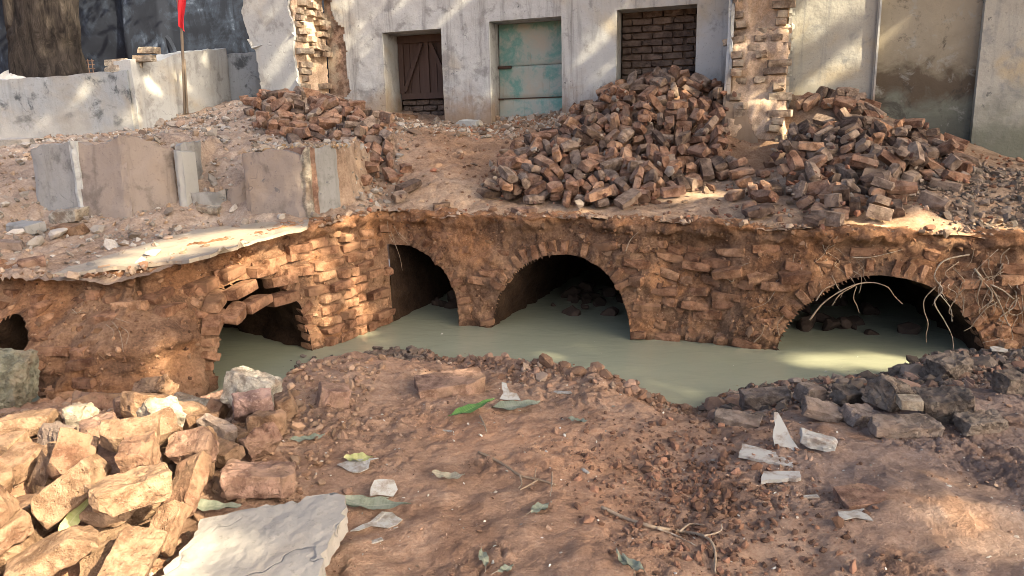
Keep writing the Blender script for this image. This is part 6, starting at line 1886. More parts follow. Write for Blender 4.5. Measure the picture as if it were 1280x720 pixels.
_lab = ["tan", "brown"]; _pl = ["at the back of the near heap", "low in the middle of the near heap", "at the front of the near heap"]; _sd = ["left", "middle", "right"]; _rf = np.random.default_rng(55)
for k in range(34):                                               # plain bricks that fill the heap between the pieces above
    a, b = _rf.uniform(-10, 300), _rf.uniform(505, 705)
    if a > 215 and b > 600 or a > 250 and b < 520: a -= 120
    c = int(_rf.random() < 0.4) * int(k % 3 == 0); la, lb = a, b
    wd = [84, 60][int(_rf.random() < 0.45)] * (0.62 + 0.38 * (b - 500) / 200)
    tilt_ = (_rf.uniform(0, 3.1), _rf.normal(0, .3), _rf.normal(0, .3))
    if 1000 + k not in SETTLED: continue
    sp_ = SETTLED[1000 + k]; dx_, dy_, dz_ = sp_[0] / 1000, sp_[1] / 1000, sp_[2] / 1000 - EYE; fw_ = dy_ * math.cos(PITCH) - dz_ * math.sin(PITCH)
    la = 640 + F * dx_ / fw_; lb = 360 - F * (dy_ * math.sin(PITCH) + dz_ * math.cos(PITCH)) / fw_
    K(f"{'whole' if wd > 55 else 'half'} {_lab[c]} brick wedged {_pl[int(np.clip((lb - 505) // 67, 0, 2))]}, {_sd[int(np.clip(la // 105, 0, 2))]} side", "brick", a, b, wd, .072, ["tan_brick", "brown_brick"][c], rz=tilt_[0], rx=tilt_[1], ry=tilt_[2], d=.5 if wd > 55 else .8, lift=.03, seed=1000 + k, rough=.012, chips=5, wear=.7)
# big cement slab at the bottom edge
p = hit(334, 678, H_fg, .05); sl = [(-.25, -.20), (-.20, -.05), (-.205, .075), (-.10, .10), (.03, .115), (.15, .135), (.22, .10), (.235, .01), (.20, -.09), (.19, -.22), (-.02, -.24), (-.2, -.23)]
def slab_plane(u, v, t):
    q = rotm(.16, -.05, .06) @ np.array([u, v, t + .012 * float(pn(np.array([[u, v, 3.0]]), 6.0)[0])]); return p + q
slab = plaster_sheet("cement_slab", sl, 0.055, MAT["cement_slab"], None, slab_plane, 12, step=0.022, ripple=0.0)
bm = bmesh.new(); bm.from_mesh(slab.data)                          # gritty, nibbled surface
for _ in range(4):
    le = [e for e in bm.edges if e.calc_length() > 0.016]
    if le: bmesh.ops.subdivide_edges(bm, edges=le, cuts=1); bmesh.ops.triangulate(bm, faces=bm.faces[:])
bm.normal_update(); q_ = np.array([v.co[:] for v in bm.verts]); d_ = 0.005 * fbm(q_, 9.0, 3, 4.0) + 0.0028 * fbm(q_, 42.0, 3, 2.0) - 0.002 * sst(fbm(q_, 16.0, 2, 9.0), 0.25, 0.45)
for v, a in zip(bm.verts, d_): v.co += v.normal * float(a)
bm.to_mesh(slab.data); bm.free(); auto_smooth(slab.data, 30)
tag(slab, "large flat grey cement slab lying at the bottom edge", "slab")
chunk("mortar_block", "big flat brown block lying on the crest of the bank", "block", 563, 482, 88, .085, "brown_brick", rz=.28, rx=.05, ry=-.04, d=.6, lift=.035, seed=40, rough=.006, chips=2)
chunk("brick_piece", "reddish brick piece left of the dark mud on the bank", "brick", 417, 497, 38, .11, "brown_brick", rz=.3, rx=.1, ry=.25, lift=.03, seed=41, rough=.010)
chunk("mud_block", "mossy green-grey boulder at the left edge before small arch", "boulder", 2, 470, 58, .30, "boulder_moss", rz=.2, rx=.1, ry=.15, d=.8, at=3.75, seed=42, rough=.03, chips=9)
R_ = lambda *a, **k: chunk("mud_slab", *a, group="broken slabs in the mud of the right bank", **k)
R_("dark brown slab block highest at the water on the right bank", "slab", 957, 500, 58, .10, "purple_slab", rz=-.1, rx=.05, ry=-.06, d=.5, lift=.05, chips=5, seed=50, rough=0.013, wear=.8)
R_("flat purplish slab leaning below the dark brown slab block", "slab", 923, 524, 55, .035, "purple_slab", rz=-.35, rx=.15, ry=.12, d=.55, lift=.03, chips=5, seed=51, rough=0.009, wear=.8)
R_("grey block stub right of the dark brown slab block", "block", 1012, 492, 29, .09, "purple_slab", rz=.4, rx=.1, ry=.2, lift=.05, chips=5, seed=52, rough=0.013, wear=.8)
R_("purplish slab tilted behind the white tile shard", "slab", 1030, 514, 50, .05, "purple_slab", rz=-.2, rx=.2, ry=.25, d=.6, lift=.04, chips=5, seed=53, rough=0.013, wear=.8)
R_("wide flat mud slab below the little cream brick", "slab", 1128, 534, 76, .06, "purple_slab", rz=.05, rx=.2, ry=.02, d=.4, lift=.03, chips=5, seed=54, rough=0.016, wear=.8)
R_("dark angular mud block left of the little cream brick", "block", 1112, 492, 46, .13, "dark_mud_block", rz=.6, rx=.15, ry=.3, lift=.07, seed=55, rough=0.022, wear=.8, chips=5)
R_("squarish dark block right of the little cream brick", "block", 1182, 506, 52, .12, "dark_mud_block", rz=-.3, rx=.15, ry=-.2, lift=.06, chips=5, seed=56, rough=0.019, wear=.8)
R_("dark mud boulder on the crest by the hanging root", "boulder", 1185, 458, 40, .10, "dark_mud_block", rz=.3, rx=.1, ry=-.1, lift=.06, chips=5, seed=57, rough=.022, wear=1.6)
R_("dark mud boulder at the right picture edge", "boulder", 1262, 478, 34, .09, "dark_mud_block", rz=.3, rx=.1, ry=.1, lift=.05, chips=5, seed=58, rough=.02, wear=1.5)
R_("dark mud lump at the water's edge beside the slabs", "boulder", 1060, 494, 31, .07, "dark_mud_block", rz=.3, rx=.2, ry=.1, lift=.04, chips=5, seed=59, rough=.02, wear=1.5)
R_("grey flat stone under the tilted purplish slab", "stone", 1075, 520, 40, .06, "purple_slab", rz=.2, rx=.1, ry=.1, lift=.03, chips=5, seed=60, rough=0.019, wear=.8)
R_("dark slab lying right of the squarish dark block", "slab", 1225, 528, 53, .06, "dark_mud_block", rz=.2, rx=.15, d=.5, lift=.03, chips=5, seed=61, rough=0.019, wear=.8)
chunk("cream_brick_end", "little cream brick end standing out in the dark mud", "brick", 1137, 503, 24, .045, "mortared_brick", rz=-.2, rx=.1, lift=.10, seed=62, rough=.003, n=6)
chunk("grey_fragment", "flat brown fragment sunk in the soil of the right bank", "slab", 1075, 622, 60, .03, "brown_brick", rz=.2, rx=.05, d=.7, lift=.005, seed=63, rough=.006)
def shard(name, label, cat, px, py, outline, mat, rot, thick=0.006, lift=0.01, group=None, seed=0, H=None):
    p = hit(px, py, H or H_fg, lift); R = rotm(*rot)
    o = plaster_sheet(name, outline, thick, MAT[mat], None, lambda u, v, t: p + R @ np.array([u, v, t]), seed, step=0.025, ripple=0.003, jag=0.003)
    return tag(o, label, cat, group)
shard("tile_shard", "white pointed tile shard standing upright in the mud", "tile", 982, 541, [(-.045, -.07), (.06, -.075), (.02, -.01), (-.03, .075), (-.045, .08)], "white_tile", (1.15, .0, -.25), .012, .055, "white tile shards", 3)
shard("tile_shard", "white tile shard lying flat at the foot of upright shard", "tile", 958, 569, [(-.10, -.03), (.10, -.06), (.09, .02), (.0, .05), (-.09, .06)], "white_tile", (.1, .05, -.3), .012, .012, "white tile shards", 4)
chunk("white_lump", "white lime lump right of the upright tile shard", "lump", 1022, 551, 40, .05, "white_tile", rz=-.3, rx=.1, ry=.2, d=.5, lift=.03, seed=64, rough=.012)
shard("tile_shard", "narrow pale tile strip lying on a soil lump", "tile", 976, 594, [(-.08, -.02), (.07, -.025), (.075, .02), (-.05, .03)], "white_tile", (.15, -.05, .05), .015, .02, "white tile shards", 5)
shard("pale_scrap", "pale torn scrap on bare soil, rightmost of the scraps", "scrap", 1066, 644, [(-.055, -.02), (.0, -.015), (.045, -.04), (.05, .01), (.06, .03), (.0, .02), (-.03, .035)], "pale_scrap", (.05, .0, .1), .003, .012, None, 6)
shard("pale_scrap", "tiny white chip on the soil below the tile strip", "scrap", 1013, 620, [(-.03, -.008), (.03, -.006), (.028, .008), (-.02, .01)], "pale_scrap", (0, 0, .05), .004, .008, None, 7)
shard("pale_scrap", "short white stick-like chip upright below cream brick end", "scrap", 1157, 532, [(-.008, -.03), (.008, -.03), (.010, .03), (-.004, .034)], "pale_scrap", (1.2, 0, -.2), .006, .025, None, 8)
shard("pale_scrap", "white crumpled scrap at the water's edge on far right", "scrap", 1248, 436, [(-.05, -.02), (.04, -.025), (.06, .0), (.02, .02), (-.04, .02)], "pale_scrap", (.3, .1, .1), .006, .05, None, 9)
def leaf(label, px, py, Lpx, width, mat, rz, tilt=(0.0, 0.0), curl=0.25, lift=0.012, seed=0, group="fallen leaves on the near bank", fold=0.25, H=None, name="fallen_leaf"):
    p = hit(px, py, H or H_fg, lift); L = Lpx * float(np.linalg.norm(p - O)) / F
    u = np.linspace(-1, 1, 15); w = width * L * np.clip((1 - np.abs(u) ** 2.2), 0, 1) * (1 - 0.25 * u) ; r = np.random.default_rng(seed)
    V = []
    for a, b in zip(u, w):
        for s in (-1, -0.5, 0, 0.5, 1):
            y = s * b / 2; z = abs(y) * fold + curl * L * 0.25 * (a * a) + 0.004 * math.sin(a * 5 + s * 2 + seed) + 0.003 * math.sin(a * 11 + seed) * abs(s)
            V.append((a * L / 2, y, z))
    V = np.array(V); V[:, 2] -= V[:, 2].min() * 0.5
    me = bpy.data.meshes.new(name); gf = grid_faces(15, 5); n = len(V)
    me2 = mesh_np(name, np.vstack([V, V + [0, 0, -0.0008]]), np.vstack([gf, gf[:, ::-1] + n]), MAT[mat], True); bpy.data.meshes.remove(me)
    o = link(bpy.data.objects.new(name, me2)); o.location = p; o.rotation_euler = (tilt[0], tilt[1], rz)
    st, sf = tube(smooth_path([(-L / 2, 0, V[:, 2].max() * .6), (-L / 2 - 0.012, 0.002, .004), (-L / 2 - 0.022, 0.004, 0.0)], 6), 0.0012, 5)
    link(bpy.data.objects.new("stalk", mesh_np("stalk", st, sf, MAT["pale_root"])), o)
    return tag(o, label, "leaf", group)
leaf("fresh green leaf lying beside the big flat brown block", 590, 511, 68, .24, "fresh_leaf", .62, (.1, -.1), .15, .02, 1)
leaf("pale grey leaf below the white scrap near the green leaf", 645, 508, 62, .36, "grey_leaf", .25, (.1, 0), .2, .014, 2)
shard("pale_scrap", "white torn scrap upright behind pale grey leaf", "scrap", 637, 492, [(-.05, -.03), (.05, -.035), (.03, .0), (.0, .01), (-.015, .06), (-.035, .065), (-.03, .01)], "pale_scrap", (.7, 0, .05), .003, .03, None, 11)
leaf("small grey leaf right of the white torn scrap", 722, 526, 26, .36, "grey_leaf", -.5, (0, 0), .3, .01, 3)
leaf("curled dry leaf alone on the soil left of the long twig", 561, 596, 42, .30, "dry_leaf", -.25, (.2, 0), .5, .014, 4)
leaf("broad pale leaf hanging off the end of the long twig", 675, 636, 30, .55, "grey_leaf", .75, (.0, .0), .15, .012, 5)
leaf("long twisted grey-green leaf above the buried brown brick", 342, 600, 56, .22, "grey_leaf", -.4, (.3, .1), .5, .05, 6)
leaf("second half of the twisted leaf above buried brown brick", 330, 592, 40, .20, "dry_leaf", .15, (.2, -.1), .3, .06, 7)
leaf("grey-green leaf pointing at the cement slab's upper corner", 268, 634, 62, .28, "grey_leaf", -.05, (.1, .05), .3, .05, 8)
leaf("upright dry green leaf wedged between tan bricks", 98, 642, 56, .30, "yellow_leaf", 1.15, (.3, -.6), .2, .12, 9)
leaf("grey leaf on the slope left of the white leaf litter", 385, 549, 40, .32, "grey_leaf", .3, (.1, 0), .3, .02, 10)
leaf("yellow-green leaf among white scraps on the slope", 448, 574, 34, .55, "yellow_leaf", .2, (.1, .1), .3, .016, 11)
shard("pale_scrap", "white scraps torn under the yellow-green leaf", "scrap", 444, 583, [(-.07, .02), (-.03, -.02), (.02, -.045), (.05, -.02), (.03, .02), (.08, .05), (.02, .05), (-.03, .05)], "pale_scrap", (.1, 0, .1), .003, .008, None, 12)
leaf("long grey-green leaf on top of the white leaf litter", 470, 632, 86, .20, "grey_leaf", -.12, (.2, 0), .25, .03, 12)
leaf("dark grey leaf crossing under the long grey-green leaf", 448, 628, 70, .26, "grey_leaf", .25, (.2, .1), .3, .02, 13)
shard("pale_scrap", "white crumpled plastic scrap above the long grey-green leaf", "scrap", 480, 610, [(-.05, -.03), (.03, -.03), (.05, .0), (.03, .04), (-.01, .035), (-.04, .03)], "pale_scrap", (.5, .2, .1), .003, .03, None, 13)
shard("pale_scrap", "white curved scrap below the long grey-green leaf", "scrap", 472, 652, [(-.09, -.03), (-.02, -.02), (.03, -.035), (.08, -.01), (.05, .04), (.02, .05), (.0, .0), (-.05, .0)], "pale_scrap", (.15, 0, .15), .003, .014, None, 14)
leaf("slender pale leaf upright near the bottom edge", 604, 698, 38, .30, "grey_leaf", 1.75, (.2, 0), .2, .012, 15)
leaf("grey leaf pair lying near the bottom edge, left half", 780, 702, 42, .30, "grey_leaf", 1.9, (.2, 0), .3, .014, 16)
leaf("grey leaf pair lying near the bottom edge, right half", 792, 706, 40, .28, "grey_leaf", 2.1, (-.2, 0), .3, .016, 17)
leaf("small grey leaf beside the slender pale leaf", 632, 712, 22, .45, "grey_leaf", .6, (.1, 0), .3, .01, 18)
shard("pale_scrap", "short pale chip left below the white curved scrap", "scrap", 470, 676, [(-.022, -.006), (.022, -.002), (.02, .01), (-.018, .006)], "pale_scrap", (0, 0, .5), .005, .008, None, 15)
shard("pale_scrap", "short white strip on soil left of the green leaf", "scrap", 558, 538, [(-.035, -.004), (.035, -.006), (.03, .008), (-.03, .008)], "pale_scrap", (0, 0, -.35), .005, .008, None, 16)
shard("pale_scrap", "short pale chip on bare soil right of the twig", "scrap", 732, 588, [(-.025, -.006), (.025, -.004), (.022, .008), (-.022, .006)], "pale_scrap", (0, 0, -1.1), .005, .008, None, 17)
shard("pale_scrap", "white strip by the crest right of the scraps", "scrap", 702, 490, [(-.05, -.008), (.05, -.012), (.045, .012), (-.04, .012)], "pale_scrap", (.1, 0, -.3), .006, .014, None, 18)
def on_ground(pts, H, lift): return np.array([hit(a, b, H, lift) for a, b in pts])
def twig(name, label, stems, H=H_fg, lift=0.012, mat="pale_root", cat="twig"):
    base = on_ground([stems[0][0][0]], H, 0)[0]; root = thing(name, base, label, cat)
    for k, (pts, r0, r1) in enumerate(stems):
        w = smooth_path(on_ground(pts, H, lift + 0.004 * k), 6 * len(pts)); v, f = tube(w, np.linspace(r0, r1, len(w)), 6, k, 0.0006); mesh_obj("stem" if k == 0 else "side_shoot", v, f, MAT[mat], root, smooth=True)
    return root
twig("long_twig", "forked dry twig lying across the middle of the bank", [([(598, 565), (625, 578), (650, 594), (675, 600), (694, 606)], .006, .004), ([(650, 594), (652, 605), (648, 610)], .004, .002), ([(672, 600), (660, 607), (650, 612)], .004, .002), ([(668, 600), (670, 585)], .003, .002), ([(690, 606), (690, 590)], .003, .002), ([(690, 604), (688, 620)], .002, .0015)])
twig("bare_root_twig", "pale bare root lying toward the bottom edge", [([(752, 634), (780, 647), (815, 658), (850, 664), (880, 670), (893, 685), (894, 716)], .007, .004), ([(850, 664), (862, 655), (880, 656)], .004, .002), ([(820, 660), (842, 668), (870, 682)], .004, .002), ([(880, 670), (900, 664), (902, 655)], .003, .002)])
twig("bent_twig", "small pale twig below the short strip near green leaf", [([(600, 520), (606, 532), (608, 540)], .005, .003), ([(606, 532), (598, 528)], .003, .002)])
twig("short_twig", "short brown twig on soil near the third arch side", [([(812, 592), (820, 602), (822, 606)], .004, .002)])
# roots that grow out of the wall and hang over the third arch
def wall_hit(px, py, off=0.02):
    d = ray(px, py); q = O + d * np.arange(3.2, 8.5, 0.008)[:, None]
    s = s_of_x(q[:, 0]); x, y, topz, nx, ny = path_at(s)
    depth = (q[:, 0] - x) * nx + (q[:, 1] - y) * ny
    k = int(np.argmax(depth < face_out(s, np.minimum(q[:, 2], topz)) + off))
    return q[k]
def root_thing(label, stems, r0=.007):
    w0 = wall_hit(*stems[0][0]); root = thing("hanging_root", w0, label, "root", "bare roots hanging from the vault wall")
    for k, pts in enumerate(stems):
        w = smooth_path(np.array([wall_hit(a, b, 0.03) for a, b in pts]), 6 * len(pts)); v, f = tube(w, np.linspace(r0 if k == 0 else r0 * .65, r0 * .4, len(w)), 6, k, 0.0008); mesh_obj("root_stem" if k == 0 else "rootlet", v, f, MAT["pale_root"], root, smooth=True)
root_thing("longest pale root hanging before the third arch to the mud", [[(1212, 318), (1180, 326), (1168, 345), (1178, 362), (1168, 378), (1180, 400), (1190, 420), (1192, 440)], [(1175, 368), (1188, 385), (1190, 402)]], .006)
root_thing("pale root arching along the rim of the third arch", [[(1012, 400), (1030, 378), (1058, 360), (1085, 353), (1108, 358), (1118, 370), (1128, 380)], [(1070, 356), (1050, 368), (1040, 382)]], .006)
root_thing("thick forked root hanging at the right end of the wall", [[(1218, 336), (1232, 352), (1252, 362), (1268, 374)], [(1228, 350), (1222, 370), (1225, 390)], [(1236, 354), (1248, 376), (1258, 400), (1266, 420), (1262, 430)], [(1222, 345), (1240, 366), (1234, 384)]], .008)
root_thing("thin root crossing the wall above the third arch", [[(1066, 322), (1085, 322), (1105, 318), (1128, 312)]], .004)
root_thing("short pale root beside the fallen brick patch", [[(912, 348), (920, 340), (928, 332), (938, 328)], [(918, 342), (916, 352), (908, 348)]], .004)
root_thing("short root low on the wall before the third arch", [[(942, 428), (952, 418), (956, 404)]], .004)
root_thing("thin brown root loop left of the third arch", [[(1020, 376), (1030, 362), (1044, 355)], [(974, 420), (972, 405), (980, 394)]], .004)
root_thing("thin curled root above the second arch's right shoulder", [[(782, 314), (788, 300), (798, 290)]], .004)
root_thing("fine rootlets hanging at the corner by the first arch", [[(488, 288), (494, 305), (500, 322), (503, 338)], [(492, 282), (500, 296), (512, 306)], [(484, 276), (486, 292), (492, 304)], [(498, 290), (508, 300)]], .003)
root_thing("tangle of pale rootlets on the left block's earth face", [[(140, 402), (148, 412), (152, 425), (154, 440)], [(132, 405), (142, 414), (140, 424)], [(150, 408), (160, 416), (158, 430)], [(145, 398), (162, 404)]], .003)
root_thing("pale splinter of roots high on the left block's face", [[(90, 391), (110, 390)], [(98, 391), (104, 385)], [(96, 392), (90, 386)]], .003)
rt = np.random.default_rng(61)
w0 = wall_hit(1235, 320); tangle = thing("root_tangle", w0, "tangle of thin roots on the wall right of the third arch", "root")
for k in range(26):
    a, b = rt.uniform(1165, 1274), rt.uniform(295, 380); pts = [(a, b)]
    for _ in range(rt.integers(2, 6)): a += rt.normal(0, 9); b += rt.uniform(4, 18); pts.append((min(a, 1278), min(b, 428)))
    w = smooth_path(np.array([wall_hit(q, u, 0.02 + 0.02 * rt.random()) for q, u in pts]), 5 * len(pts)); v, f = tube(w, np.linspace(.0042, .0018, len(w)) * rt.uniform(.6, 1.2), 5, k, 0.0005); mesh_obj("rootlet", v, f, MAT["pale_root"], tangle, smooth=True)
tangle2 = thing("root_tangle", wall_hit(1000, 350), "loose thin roots between the fallen patch and third arch", "root")
for k in range(16):
    a, b = rt.uniform(930, 1090), rt.uniform(295, 360); pts = [(a, b)]
    for _ in range(rt.integers(2, 4)): a += rt.normal(0, 9); b += rt.uniform(4, 15); pts.append((a, b))
    w = smooth_path(np.array([wall_hit(q, u, 0.015) for q, u in pts]), 5 * len(pts)); v, f = tube(w, np.linspace(.0036, .0016, len(w)) * rt.uniform(.6, 1.1), 5, k, 0.0005); mesh_obj("rootlet", v, f, MAT["pale_root"], tangle2, smooth=True)
# grey wire by the boulder on the left edge
w = np.array([at_y(a, b, y) for a, b, y in [(-5, 452, 3.9), (12, 450, 3.9), (31, 452, 3.9), (37, 464, 3.88), (46, 476, 3.86), (30, 466, 3.85)]]); v, f = tube(smooth_path(w, 24), .004, 6)
tag(mesh_obj("bent_wire", v, f, MAT["white_tile"], smooth=True), "bent pale wire sticking out by the mossy boulder", "wire")
# ------------------------------------------------------------------ grit, gravel and mud clods that nobody could count
def scatter(n, region, seed, H, accept=None):
    r = np.random.default_rng(seed); x0, x1, y0, y1 = region; x = r.uniform(x0, x1, n); y = r.uniform(y0, y1, n)
    if accept is not None: k = r.random(n) < accept(x, y); x, y = x[k], y[k]
    return x, y, H(x, y), r
def grit(name, parts, mat="stone_grit"):
    V, Fc, T = [], [], []; m = 0
    for (v, f, t) in parts: V.append(v); Fc.append(f + m); T.append(t); m += len(v)
    return tag(mesh_obj(name, np.vstack(V), np.vstack(Fc), MAT[mat], tint=np.vstack(T)), kind="stuff")
def tints(r, n, cols, jitter=0.18):
    c = np.array(cols)[r.integers(0, len(cols), n)]; return c * (1 + r.normal(0, jitter, (n, 1)))
parts = []
# clods all over the near bank
x, y, z, r = scatter(9000, (-2.4, 2.9, 1.6, 4.9), 1, H_fg, lambda x, y: (0.05 + 0.8 * sst(pn(vec3(x, y), 1.5, 4.0), 0.05, 0.5)) * (y < crest_y(x) + 0.15))
s = np.clip(r.lognormal(-4.6, 0.55, len(x)), 0.004, 0.04)
parts.append(pebbles(np.c_[x, y, z + s * 0.12], s, tints(r, len(x), [(0.26, 0.16, 0.11), (0.32, 0.205, 0.14), (0.22, 0.135, 0.092), (0.36, 0.245, 0.175)]), 1))
# crumbly crest line
x, y, z, r = scatter(16000, (-2.0, 2.9, 3.2, 5.0), 2, H_fg, lambda x, y: sst(0.33 - np.abs(crest_y(x) - y - 0.10), 0.0, 0.25) * (0.35 + 0.65 * sst(pn(vec3(x, y), 2.0), -0.1, 0.3)))
s = np.clip(r.lognormal(-3.85, 0.5, len(x)), 0.008, 0.07); dark = sst(x, 0.85, 1.3) + sst(x, -0.45, -0.7) * (y > 4.3)
c = tints(r, len(x), [(0.22, 0.13, 0.085), (0.27, 0.165, 0.11), (0.30, 0.22, 0.16)]); c = tint_mix(c, (0.15, 0.12, 0.095), 0.85 * dark)
parts.append(pebbles(np.c_[x, y, z + s * 0.15], s, c, 2, angular=0.45))
# dark mud heap on the right bank
x, y, z, r = scatter(12000, (1.0, 3.2, 3.0, 4.3), 3, H_fg, lambda x, y: sst(0.62 - (crest_y(x) - y), 0.0, 0.3) * (y < crest_y(x) + 0.15))
s = np.clip(r.lognormal(-3.8, 0.5, len(x)), 0.008, 0.08)
parts.append(pebbles(np.c_[x, y, z + s * 0.2], s, tints(r, len(x), [(0.17, 0.135, 0.108), (0.22, 0.172, 0.135), (0.12, 0.095, 0.075), (0.27, 0.18, 0.13), (0.25, 0.145, 0.10)]), 3, angular=0.5))
# loose dark soil in the hollow and soil among the masonry heap
x, y, z, r = scatter(5000, (0.2, 1.3, 1.8, 3.2), 4, H_fg, lambda x, y: np.exp(-(((x - 0.65) / 0.28) ** 2 + ((y - 2.45) / 0.5) ** 2)))
s = np.clip(r.lognormal(-4.3, 0.55, len(x)), 0.005, 0.045)
parts.append(pebbles(np.c_[x, y, z + s * 0.12], s, tints(r, len(x), [(0.13, 0.075, 0.05), (0.20, 0.11, 0.07), (0.24, 0.13, 0.085)]), 4))
x, y, z, r = scatter(3500, (-2.4, -0.7, 1.7, 4.0), 5, H_fg)
s = np.clip(r.lognormal(-4.0, 0.55, len(x)), 0.006, 0.05)
parts.append(pebbles(np.c_[x, y, z + s * 0.15], s, tints(r, len(x), [(0.30, 0.19, 0.12), (0.24, 0.145, 0.095), (0.34, 0.23, 0.155)]), 5))
# small pale chips
x, y, z, r = scatter(500, (-1.5, 2.6, 1.8, 3.9), 6, H_fg, lambda x, y: 1.0 * (y < crest_y(x)))
s = np.clip(r.lognormal(-4.7, 0.4, len(x)), 0.004, 0.02); parts.append(pebbles(np.c_[x, y, z + s * 0.1], s, tints(r, len(x), [(0.55, 0.52, 0.46), (0.45, 0.4, 0.33)]), 6, flat=0.4))
x, y, z, r = scatter(20000, (-2.0, 2.7, 1.7, 3.6), 7, H_fg, lambda x, y: (0.05 + 0.8 * sst(fbm(vec3(x, y), 2.0, 3, 12.0), 0.05, 0.42)) * (y < crest_y(x)))
s = np.clip(r.lognormal(-5.15, 0.35, len(x)), 0.003, 0.014); parts.append(pebbles(np.c_[x, y, z + s * 0.15], s, tints(r, len(x), [(0.24, 0.14, 0.095), (0.31, 0.20, 0.14), (0.18, 0.105, 0.07), (0.38, 0.27, 0.19)]), 7))
x, y, z, r = scatter(1500, (1.0, 3.2, 3.0, 4.3), 8, H_fg, lambda x, y: sst(0.55 - (crest_y(x) - y), 0.0, 0.3) * (y < crest_y(x) + 0.1))
s = np.clip(r.lognormal(-3.05, 0.5, len(x)), 0.02, 0.15); parts.append(lumps(np.c_[x, y, z + s * 0.08], s, tints(r, len(x), [(0.17, 0.135, 0.108), (0.22, 0.175, 0.138), (0.125, 0.10, 0.08), (0.28, 0.185, 0.135)]), 8))
x, y, z, r = scatter(420, (-1.4, 1.2, 3.2, 4.9), 9, H_fg, lambda x, y: sst(0.25 - np.abs(crest_y(x) - y - 0.08), 0.0, 0.2))
s = np.clip(r.lognormal(-3.1, 0.4, len(x)), 0.02, 0.10); dk = sst(x, -0.4, -0.65); parts.append(lumps(np.c_[x, y, z + s * 0.2], s, tint_mix(tints(r, len(x), [(0.26, 0.16, 0.105), (0.31, 0.20, 0.14), (0.21, 0.125, 0.08)]), (0.13, 0.105, 0.085), 0.85 * dk), 9))
grit("soil_crumbs", parts)
# islets of mud in the inlet
parts = []
for (a, b, n, sp) in [(322, 490, 60, .07), (300, 500, 30, .05), (345, 488, 30, .05), (400, 455, 90, .10)]:
    p = on_z(a, b, 0.01); r = np.random.default_rng(a); s = r.uniform(0.01, 0.05, n)
    parts.append(pebbles(np.c_[p[0] + r.normal(0, sp, n), p[1] + r.normal(0, sp * 1.2, n), r.uniform(-0.01, 0.012, n)], s, tints(r, n, [(0.10, 0.082, 0.068), (0.15, 0.12, 0.1)]), a))
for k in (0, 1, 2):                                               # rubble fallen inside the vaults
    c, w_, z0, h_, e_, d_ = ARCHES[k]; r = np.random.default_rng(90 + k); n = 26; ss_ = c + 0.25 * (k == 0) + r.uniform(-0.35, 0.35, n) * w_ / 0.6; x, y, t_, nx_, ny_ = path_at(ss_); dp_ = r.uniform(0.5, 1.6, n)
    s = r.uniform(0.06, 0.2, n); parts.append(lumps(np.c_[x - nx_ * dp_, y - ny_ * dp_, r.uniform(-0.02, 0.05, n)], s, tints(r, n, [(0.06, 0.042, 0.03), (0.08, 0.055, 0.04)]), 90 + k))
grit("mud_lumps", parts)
# upper ground: gravel and brick crumbs
parts = []
x, y, z, r = scatter(9000, (-5.2, -1.0, 4.3, 9.6), 11, H_up, lambda x, y: (y > edge_y(x) + 0.15) * (0.25 + 0.75 * sst(pn(vec3(x, y), 1.3), -0.2, 0.3)))
s = np.clip(r.lognormal(-3.75, 0.55, len(x)), 0.008, 0.11)
parts.append(pebbles(np.c_[x, y, z + s * 0.14], s, tints(r, len(x), [(0.33, 0.29, 0.24), (0.42, 0.38, 0.33), (0.26, 0.21, 0.165), (0.38, 0.27, 0.18)]), 11, angular=0.5))
x, y, z, r = scatter(5000, (-1.4, 4.8, 4.6, 9.2), 12, H_up, lambda x, y: (y > edge_y(x) + 0.08) * (0.2 + 0.8 * sst(pn(vec3(x, y), 1.6, 3.0), -0.15, 0.3)))
s = np.clip(r.lognormal(-3.95, 0.55, len(x)), 0.007, 0.09)
parts.append(pebbles(np.c_[x, y, z + s * 0.14], s, tints(r, len(x), [(0.30, 0.18, 0.115), (0.24, 0.13, 0.08), (0.38, 0.27, 0.19), (0.34, 0.15, 0.09)]), 12, angular=0.5))
x, y, z, r = scatter(2500, (-2.3, 1.2, 7.8, 9.6), 13, H_up, lambda x, y: 1.0 * sst(((vec3(x, y) - FP) @ FN), 1.3, 0.2))
s = np.clip(r.lognormal(-3.5, 0.5, len(x)), 0.012, 0.12)
parts.append(pebbles(np.c_[x, y, z + s * 0.14], s, tints(r, len(x), [(0.42, 0.34, 0.26), (0.5, 0.44, 0.36), (0.34, 0.24, 0.165)]), 13, angular=0.5))
x, y, z, r = scatter(3500, (3.0, 5.2, 4.8, 6.6), 14, H_up, lambda x, y: 1.0 * (y > edge_y(x) + 0.1))
s = np.clip(r.lognormal(-3.6, 0.5, len(x)), 0.01, 0.09)
parts.append(pebbles(np.c_[x, y, z + s * 0.14], s, tints(r, len(x), [(0.17, 0.14, 0.11), (0.24, 0.19, 0.15), (0.30, 0.22, 0.16)]), 14, angular=0.5))
x, y, z, r = scatter(500, (-5.2, -1.0, 4.4, 9.4), 16, H_up, lambda x, y: (y > edge_y(x) + 0.2) * (0.3 + 0.7 * sst(pn(vec3(x, y), 1.3), -0.2, 0.3)))
s = np.clip(r.lognormal(-2.7, 0.4, len(x)), 0.03, 0.16); parts.append(lumps(np.c_[x, y, z + s * 0.16], s, tints(r, len(x), [(0.33, 0.28, 0.23), (0.38, 0.34, 0.29), (0.28, 0.20, 0.145)]), 16, flat=0.5))
x, y, z, r = scatter(420, (-1.3, 4.9, 4.8, 8.8), 17, H_up, lambda x, y: (y > edge_y(x) + 0.1) * (0.3 + 0.7 * sst(pn(vec3(x, y), 1.6, 3.0), -0.15, 0.3)))
